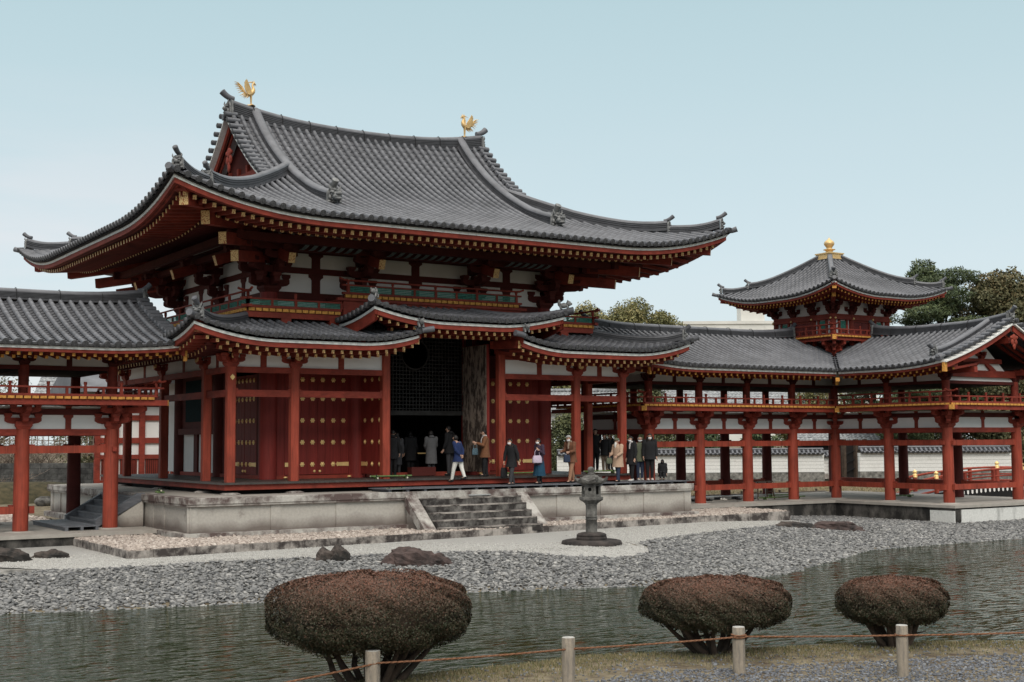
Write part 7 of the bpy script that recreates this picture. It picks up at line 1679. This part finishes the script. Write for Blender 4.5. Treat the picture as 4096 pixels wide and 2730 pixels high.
# trees
def crown_pts(blobs, n):
    vol = np.array([b_[3]*b_[4] for b_ in blobs]); w = vol/vol.sum(); C_l, N_l, S_l = [], [], []
    for b_, k in zip(blobs, (w*n).astype(int)):
        d = npr.normal(0, 1, (k, 3)); d /= np.linalg.norm(d, axis=1)[:, None]; r = npr.uniform(.35, 1.06, k)**.55
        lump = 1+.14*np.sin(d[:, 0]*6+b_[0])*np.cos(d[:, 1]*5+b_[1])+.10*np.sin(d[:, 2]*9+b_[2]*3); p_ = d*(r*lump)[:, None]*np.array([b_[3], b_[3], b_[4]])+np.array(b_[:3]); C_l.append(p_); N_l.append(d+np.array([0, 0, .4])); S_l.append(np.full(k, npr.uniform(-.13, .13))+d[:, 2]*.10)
    return np.concatenate(C_l), np.concatenate(N_l), np.concatenate(S_l)
def tree(nm, label, x, y, z, H, R, mt, n, leaf, seed, low=.25, pine=False, cat='tree', group='trees behind the corridor', lean=0, asp=2.0):
    r_ = random.Random(seed); root = thing(nm, label, cat, (x, y, z), group); blobs = []; nb = 26 if not pine else 24
    br = []
    for i in range(nb):
        t = (i+.5)/nb; a = i*2.4+r_.random(); hh = H*lerp(low, .97, t); prof = math.sin(math.pi*min(1, (.16+t*.80)))**.7 if not pine else (1-t*.55)
        rr = R*prof*r_.uniform(.45, .95); s = R*(r_.uniform(.24, .38) if not pine else r_.uniform(.26, .38)); c = (math.cos(a)*(rr-s*.2)*.9+lean*t, math.sin(a)*(rr-s*.2)*.9, hh-s*.5)
        blobs.append((*c, s*1.12, s*(.85 if not pine else .42))); br.append(c)
    for q in range(4): s = R*.26; c = (r_.uniform(-.35, .35)*R+lean, r_.uniform(-.3, .3)*R, H-s*1.0-q*.05*H); blobs.append((*c, s, s*(1.0 if not pine else .9)))
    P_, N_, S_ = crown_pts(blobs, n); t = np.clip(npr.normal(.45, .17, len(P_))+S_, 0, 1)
    leaves('crown', P_, N_, leaf, mt, t, root, asp, 1.0)
    part('trunk', 'trunk', root, lambda b: b.tube([(0, 0, -.3), (lean*.2, 0, H*.3), (lean*.6, .1, H*.6), (lean, 0, H*.9)], [R*.09, R*.07, R*.045, R*.015], 9))
    for c in br[::2]: part('limb', 'trunk', root, lambda b: b.tube([(lean*.3, 0, max(.2*H, c[2]*.72)), (c[0]*.5, c[1]*.5, c[2]*.9), (c[0]*.95, c[1]*.95, c[2])], [R*.035, R*.022, R*.008], 6))
    return root
T_ = tree
T_('pine_tree', 'tall dark pine right behind the turret roof', 56.9, 20.2, -1.7, 15.9, 4.6, 'pine', 50000, .34, 11, .30, True, asp=4.5)
T_('pine_tree', 'pine whose flat top peeks over the ridge of the turret', 53.2, 23.4, -1.7, 14.6, 3.4, 'pine', 20000, .32, 12, .35, True, asp=4.5)
T_('pine_tree', 'low pine beside the right wall of the turret', 51.5, 19.6, -1.7, 10.6, 3.0, 'pine', 20000, .30, 13, .30, True, asp=4.5)
T_('broadleaf_tree', 'olive brown broadleaf tree right of the tall pine', 60.4, 18.2, -1.7, 15.2, 4.3, 'broad2', 46000, .27, 14, .22)
T_('broadleaf_tree', 'olive brown broadleaf tree at the right edge of the photo', 63.6, 15.4, -1.7, 15.4, 4.4, 'broad2', 46000, .27, 15, .22)
T_('broadleaf_tree', 'darker broadleaf tree in the gap before the right edge', 65.0, 19.6, -1.7, 11.0, 4.2, 'broad2', 24000, .28, 16, .15)
T_('broadleaf_tree', 'low bushy tree behind the forward corridor roof', 57.4, 14.2, -1.7, 7.6, 3.6, 'broad2', 19000, .25, 17, .12)
for i, (x, y, H, R, lb) in enumerate(((47.6, 56.6, 14.6, 3.8, 'leftmost yellow-green tree, half hidden by the hall eaves'), (50.6, 54.4, 15.4, 4.1, 'tall yellow-green tree, second from the left between hall roof and turret'), (53.6, 52.4, 15.8, 4.3, 'tallest yellow-green tree between hall roof and turret'), (56.3, 50.6, 14.7, 3.9, 'rounded yellow-green tree, fourth in the clump beyond the corridor ridge'), (58.6, 49.0, 13.0, 3.4, 'low yellowish tree at the right end of the clump beyond the ridge'), (66.5, 44.5, 12.2, 3.0, 'small brownish tree before the apartment block beside the turret'))):
    T_('broadleaf_tree', lb, x, y, -1.7, H, R, 'broad', 36000, .24, 30+i, .3)
for i, (x, y, H, R, mt, lb) in enumerate(((38.5, 32.2, 5.6, 2.6, 'hedge', 'garden pine behind the left stretch of white wall'), (42.0, 29.5, 5.2, 2.8, 'pine', 'dark clipped pine above the middle of the white wall'), (34.0, 34.5, 5.0, 2.4, 'hedge', 'round evergreen seen between hall and corridor'), (45.6, 27.6, 4.8, 2.2, 'pine', 'small pine left of the gatehouse roof'), (55.5, 22.4, 5.2, 2.6, 'hedge', 'evergreen right of the gatehouse roof'), (60.0, 26.5, 6.4, 3.2, 'hedge', 'evergreen behind the forward corridor gallery'), (47, 42, 8.4, 3.4, 'hedge', 'evergreen seen through the upper corridor near the hall'), (58, 34, 8.2, 3.6, 'broad', 'yellowish evergreen seen through the upper corridor'), (66, 27, 8.4, 3.8, 'hedge', 'dark evergreen seen above the gallery rail at the right'), (72, 22, 8.6, 3.8, 'broad2', 'dark tree seen through the forward gallery'), (30.5, 38, 6.5, 3.0, 'hedge', 'evergreen behind the right columns of the hall'), (63, 20, 6.5, 3.0, 'hedge', 'evergreen behind the gable end of the corridor'))):
    T_('garden_tree', lb, x, y, -1.7, H, R, mt, 11000, .22, 60+i, .10, mt == 'pine', group='garden trees beyond the white wall')
# left background
lwl = thing('retaining_wall', 'grey concrete block retaining wall seen under the left corridor', 'wall')
WA, WB = V((-12, 38.8, 0)), V((2.2, 29.5, 0)); dW = (WB-WA).normalized(); r_ = random.Random(9)
for r in range(6):
    u = -r_.random()*.6; b = MB()
    while u < (WB-WA).length: l_ = r_.uniform(.55, .95); z0 = -1.75+r*.30; b.beam(WA+dW*max(0, u)+Z3*(z0+.15), WA+dW*(u+l_-.02)+Z3*(z0+.15), .4+r_.uniform(-.02, .02), .285); u += l_
    b.build('block_course', 'blkwall', lwl)
pbeam('wall_core', 'black', lwl, WA+Z3*-.87, WB+Z3*-.87, .34, 1.74)
bf = thing('bamboo_lattice_fence', 'weathered bamboo lattice fence above the retaining wall', 'fence')
FA = V((-9, 45.5, 0)); FB = V((4, 37.2, 0)); dF = (FB-FA).normalized()
b = MB()
for i in range(46): q = FA+dF*i*.34; b.tube([q+Z3*.3, q+Z3*2.2], .028, 5)
for k in range(5): b.tube([FA+Z3*(.5+.4*k), FB+Z3*(.5+.4*k)], .024, 5)
b.build('lattice', 'twig', bf)
def shrub(label, x, y, z, w_, h_, n, seed, mt='twig', nm='bare_shrub'):
    r2 = random.Random(seed); root = thing(nm, label, 'shrub', (x, y, z), 'bare winter shrubs at the left'); b = MB()
    for i in range(n):
        a = r2.uniform(0, 6.28); s0 = V((r2.uniform(-.3, .3)*w_, r2.uniform(-.2, .2)*w_, 0)); e = s0+V((math.cos(a)*w_*r2.uniform(.1, .5), math.sin(a)*w_*r2.uniform(.1, .4), h_*r2.uniform(.4, 1))); m_ = s0.lerp(e, .5)+V((r2.uniform(-.15, .15), r2.uniform(-.1, .1), .1))
        b.tube([s0, m_, e], [.022, .014, .005], 4, 0, False)
        for _ in range(4): k_ = m_.lerp(e, r2.random()); b.tube([k_, k_+V((r2.uniform(-.4, .4), r2.uniform(-.3, .3), r2.uniform(-.05, .4)))], [.009, .003], 3, 0, False)
    b.build('branches', mt, root)
shrub('mass of bare brown twigs above the middle of the block wall', -3.6, 36.2, -.2, 7.0, 1.7, 170, 1); shrub('mass of bare brown twigs above the left of the block wall', -8.6, 39.4, -.2, 7.0, 1.8, 150, 2); shrub('low bare branches before the block wall', -6.4, 30.2, -1.6, 5.0, 1.3, 45, 3)
T_('garden_tree', 'bare-looking tree seen through the left gallery', -2, 52, -1.7, 8.3, 3.8, 'broad2', 5000, .18, 90, .2, group='trees at the left'); T_('garden_tree', 'dark shrubby tree seen through the left gallery beside the first', 4, 49, -1.7, 8.0, 3.2, 'hedge', 5000, .18, 91, .2, group='trees at the left'); T_('garden_tree', 'dark evergreen behind the bamboo fence', 2.5, 42.5, -1.7, 5.2, 2.6, 'broad2', 6000, .18, 92, .1, group='trees at the left'); T_('garden_tree', 'tree at the far left edge beyond the gallery', -7, 50, -1.7, 8.0, 3.6, 'broad2', 5000, .18, 93, .2, group='trees at the left')
ms = part('moss_mound', 'moss', None, lambda b: b.grid([[(-6.3+a*.2+7*math.cos(t_)*r_2, 24.4+3.2*math.sin(t_)*r_2, -1.75+1.05*(1-r_2*r_2)+.10*math.sin(5*t_)*r_2) for t_ in [2*math.pi*j/30 for j in range(30)]] for a, r_2 in ((0, .01), (0, .25), (0, .5), (0, .75), (0, 1.0), (0, 1.15))], 0, True, True)); ms['kind'] = 'structure'; single(ms, 'mossy earth bank before the block wall', 'bank')
pts = [(rnd.uniform(-16, -8.9), rnd.uniform(1.3, 17), -1.64) for _ in range(16000)]
stones('pebble_bed', pts, .075, .6, 'pebble', 'pinkish pebbles behind the left corridor platform', 'pebbles')
jr = single(part('clay_jar', 'lantern', None, lambda b: b.lathe([(.30, 0), (.42, .12), (.45, .22), (.36, .34), (.22, .40), (.24, .43), (.2, .43)], (-6.3, 18.9, -1.66), 16)), 'pale round stone basin at the edge of the moss', 'basin')
# rear building with latticed windows behind the left of the hall
rb = thing('rear_corridor', 'white and vermilion rear corridor with red latticed windows behind the hall', 'building'); RYY = 20.0
pbox('wall', 'white', rb, (-3.75, RYY, -1.7), (2.5, RYY+.1, 3.6)); 
for x in (-3.72, -2.86, -1.62, -.42, .8): pbox('column', 'redb', rb, (x-.13, RYY-.16, -1.7), (x+.13, RYY-.002, 3.6))
for z0, z1 in ((1.12, 1.38), (.38, .58), (2.2, 2.45), (-.72, -.60)): pbox('beam', 'redb', rb, (-3.85, RYY-.10, z0), (2.5, RYY-.003, z1))
for x0, x1 in ((-3.5, -3.0), (-2.62, -1.82), (-1.42, -.62), (-.2, .6)):
    wn_ = part('lattice_window', 'redd', rb, lambda b: b.b2((x0, RYY-.03, -.58), (x1, RYY-.004, .36)))
    part('lattice_bars', 'redb', wn_, lambda b: [b.b2((x0+(x1-x0)*(i+.3)/8, RYY-.07, -.58), (x0+(x1-x0)*(i+.62)/8, RYY-.031, .36)) for i in range(8)])
part('roof', 'tile', rb, lambda b: b.hexa([(-4.6, RYY-1.2, 3.5), (3, RYY-1.2, 3.5), (3, RYY+6, 3.5), (-4.6, RYY+6, 3.5), (-4.6, RYY+2, 5), (3, RYY+2, 5), (3, RYY+2.4, 5), (-4.6, RYY+2.4, 5)]))
# red arched bridge right of the corridor
br_ = thing('arched_bridge', 'vermilion arched bridge with golden post caps behind the forward corridor', 'bridge')
BA, BB = V((30.0, 1.0, 0)), V((40.2, -4.4, 0)); dB = (BB-BA).normalized(); nB = V((dB.y, -dB.x, 0)); LB = (BB-BA).length
def bz(t): return -1.85+.72*(1-(2*t-1)**2)
for s in (0, 1):
    off = nB*(0 if s == 0 else -2.6)
    def arc(dz, t0=0, t1=1, n=18): return [BA+off+dB*LB*lerp(t0, t1, i/n)+Z3*(bz(lerp(t0, t1, i/n))+dz) for i in range(n+1)]
    part('top_rail', 'red', br_, lambda b: b.tube(arc(.78), .055, 8)); part('mid_rail', 'redb', br_, lambda b: b.tube(arc(.45), .04, 6)); part('base_rail', 'redb', br_, lambda b: b.tube(arc(.12), .06, 6))
    for i in range(9):
        t = i/8; q = BA+off+dB*LB*t
        if i % 3 == 1 or i == 0:
            ps = part('post', 'red', br_, lambda b: b.tube([q+Z3*(bz(t)-.2), q+Z3*(bz(t)+.72)], .11, 12)); part('gold_cap', 'gold', br_, lambda b: b.lathe([(.115, 0), (.12, .05), (.11, .06), (.12, .12), (.10, .17), (.06, .19), (.11, .25), (.11, .30), (.05, .36), (.0, .40)], q+Z3*(bz(t)+.70), 14))
        else: part('short_post', 'redb', br_, lambda b: b.box(q+Z3*(bz(t)+.45), (.14, .14, .62)))
b = MB(); b.grid([[BA+dB*LB*i/18-nB*w_+Z3*bz(i/18) for w_ in (-.1, 2.7)] for i in range(19)], 0, True); b.build('deck', 'greyw', br_)
b = MB(); b.grid([[BA+nB*.14+dB*LB*i/18+Z3*(bz(i/18)+dz) for dz in (.02, -.62)] for i in range(19)], 0, False); b.build('fascia', 'dark', br_)
b = MB()
for i in range(52):
    t = (i+.3)/52; q = BA+nB*.155+dB*LB*t+Z3*(bz(t)-.10); b.prism([(-.045, 0), (.045, 0), (.045, -.15), (0, -.20), (-.045, -.15)], q, dB, Z3, nB*.01)
b.build('white_pendants', 'white', br_, kind='stuff')
for t in (.25, .6, .85): q = BA+nB*-.3+dB*LB*t; part('pier', 'dark', br_, lambda b: b.b2((q.x-.15, q.y-.15, -2.8), (q.x+.15, q.y+.15, bz(t)-.3)))
cs = [(rnd.uniform(22, 46), rnd.uniform(4, 15), -1.66) for _ in range(2200)]
blades('dry_lawn', cs, 6, .10, .35, 'grass', 'dry winter lawn behind the right corridor', 'grass', .02, .25)
rf_ = thing('low_rail_fence', 'low bamboo rail fence between lawn and platform behind the right corridor', 'fence')
for i in range(13): part('post', 'twig', rf_, lambda b: b.tube([(11+i*1.2, 2.6, -1.7), (11+i*1.2, 2.6, -1.22)], .05, 7))
part('rail', 'twig', rf_, lambda b: b.tube([(10, 2.55, -1.36), (26, 2.55, -1.36)], .04, 7))
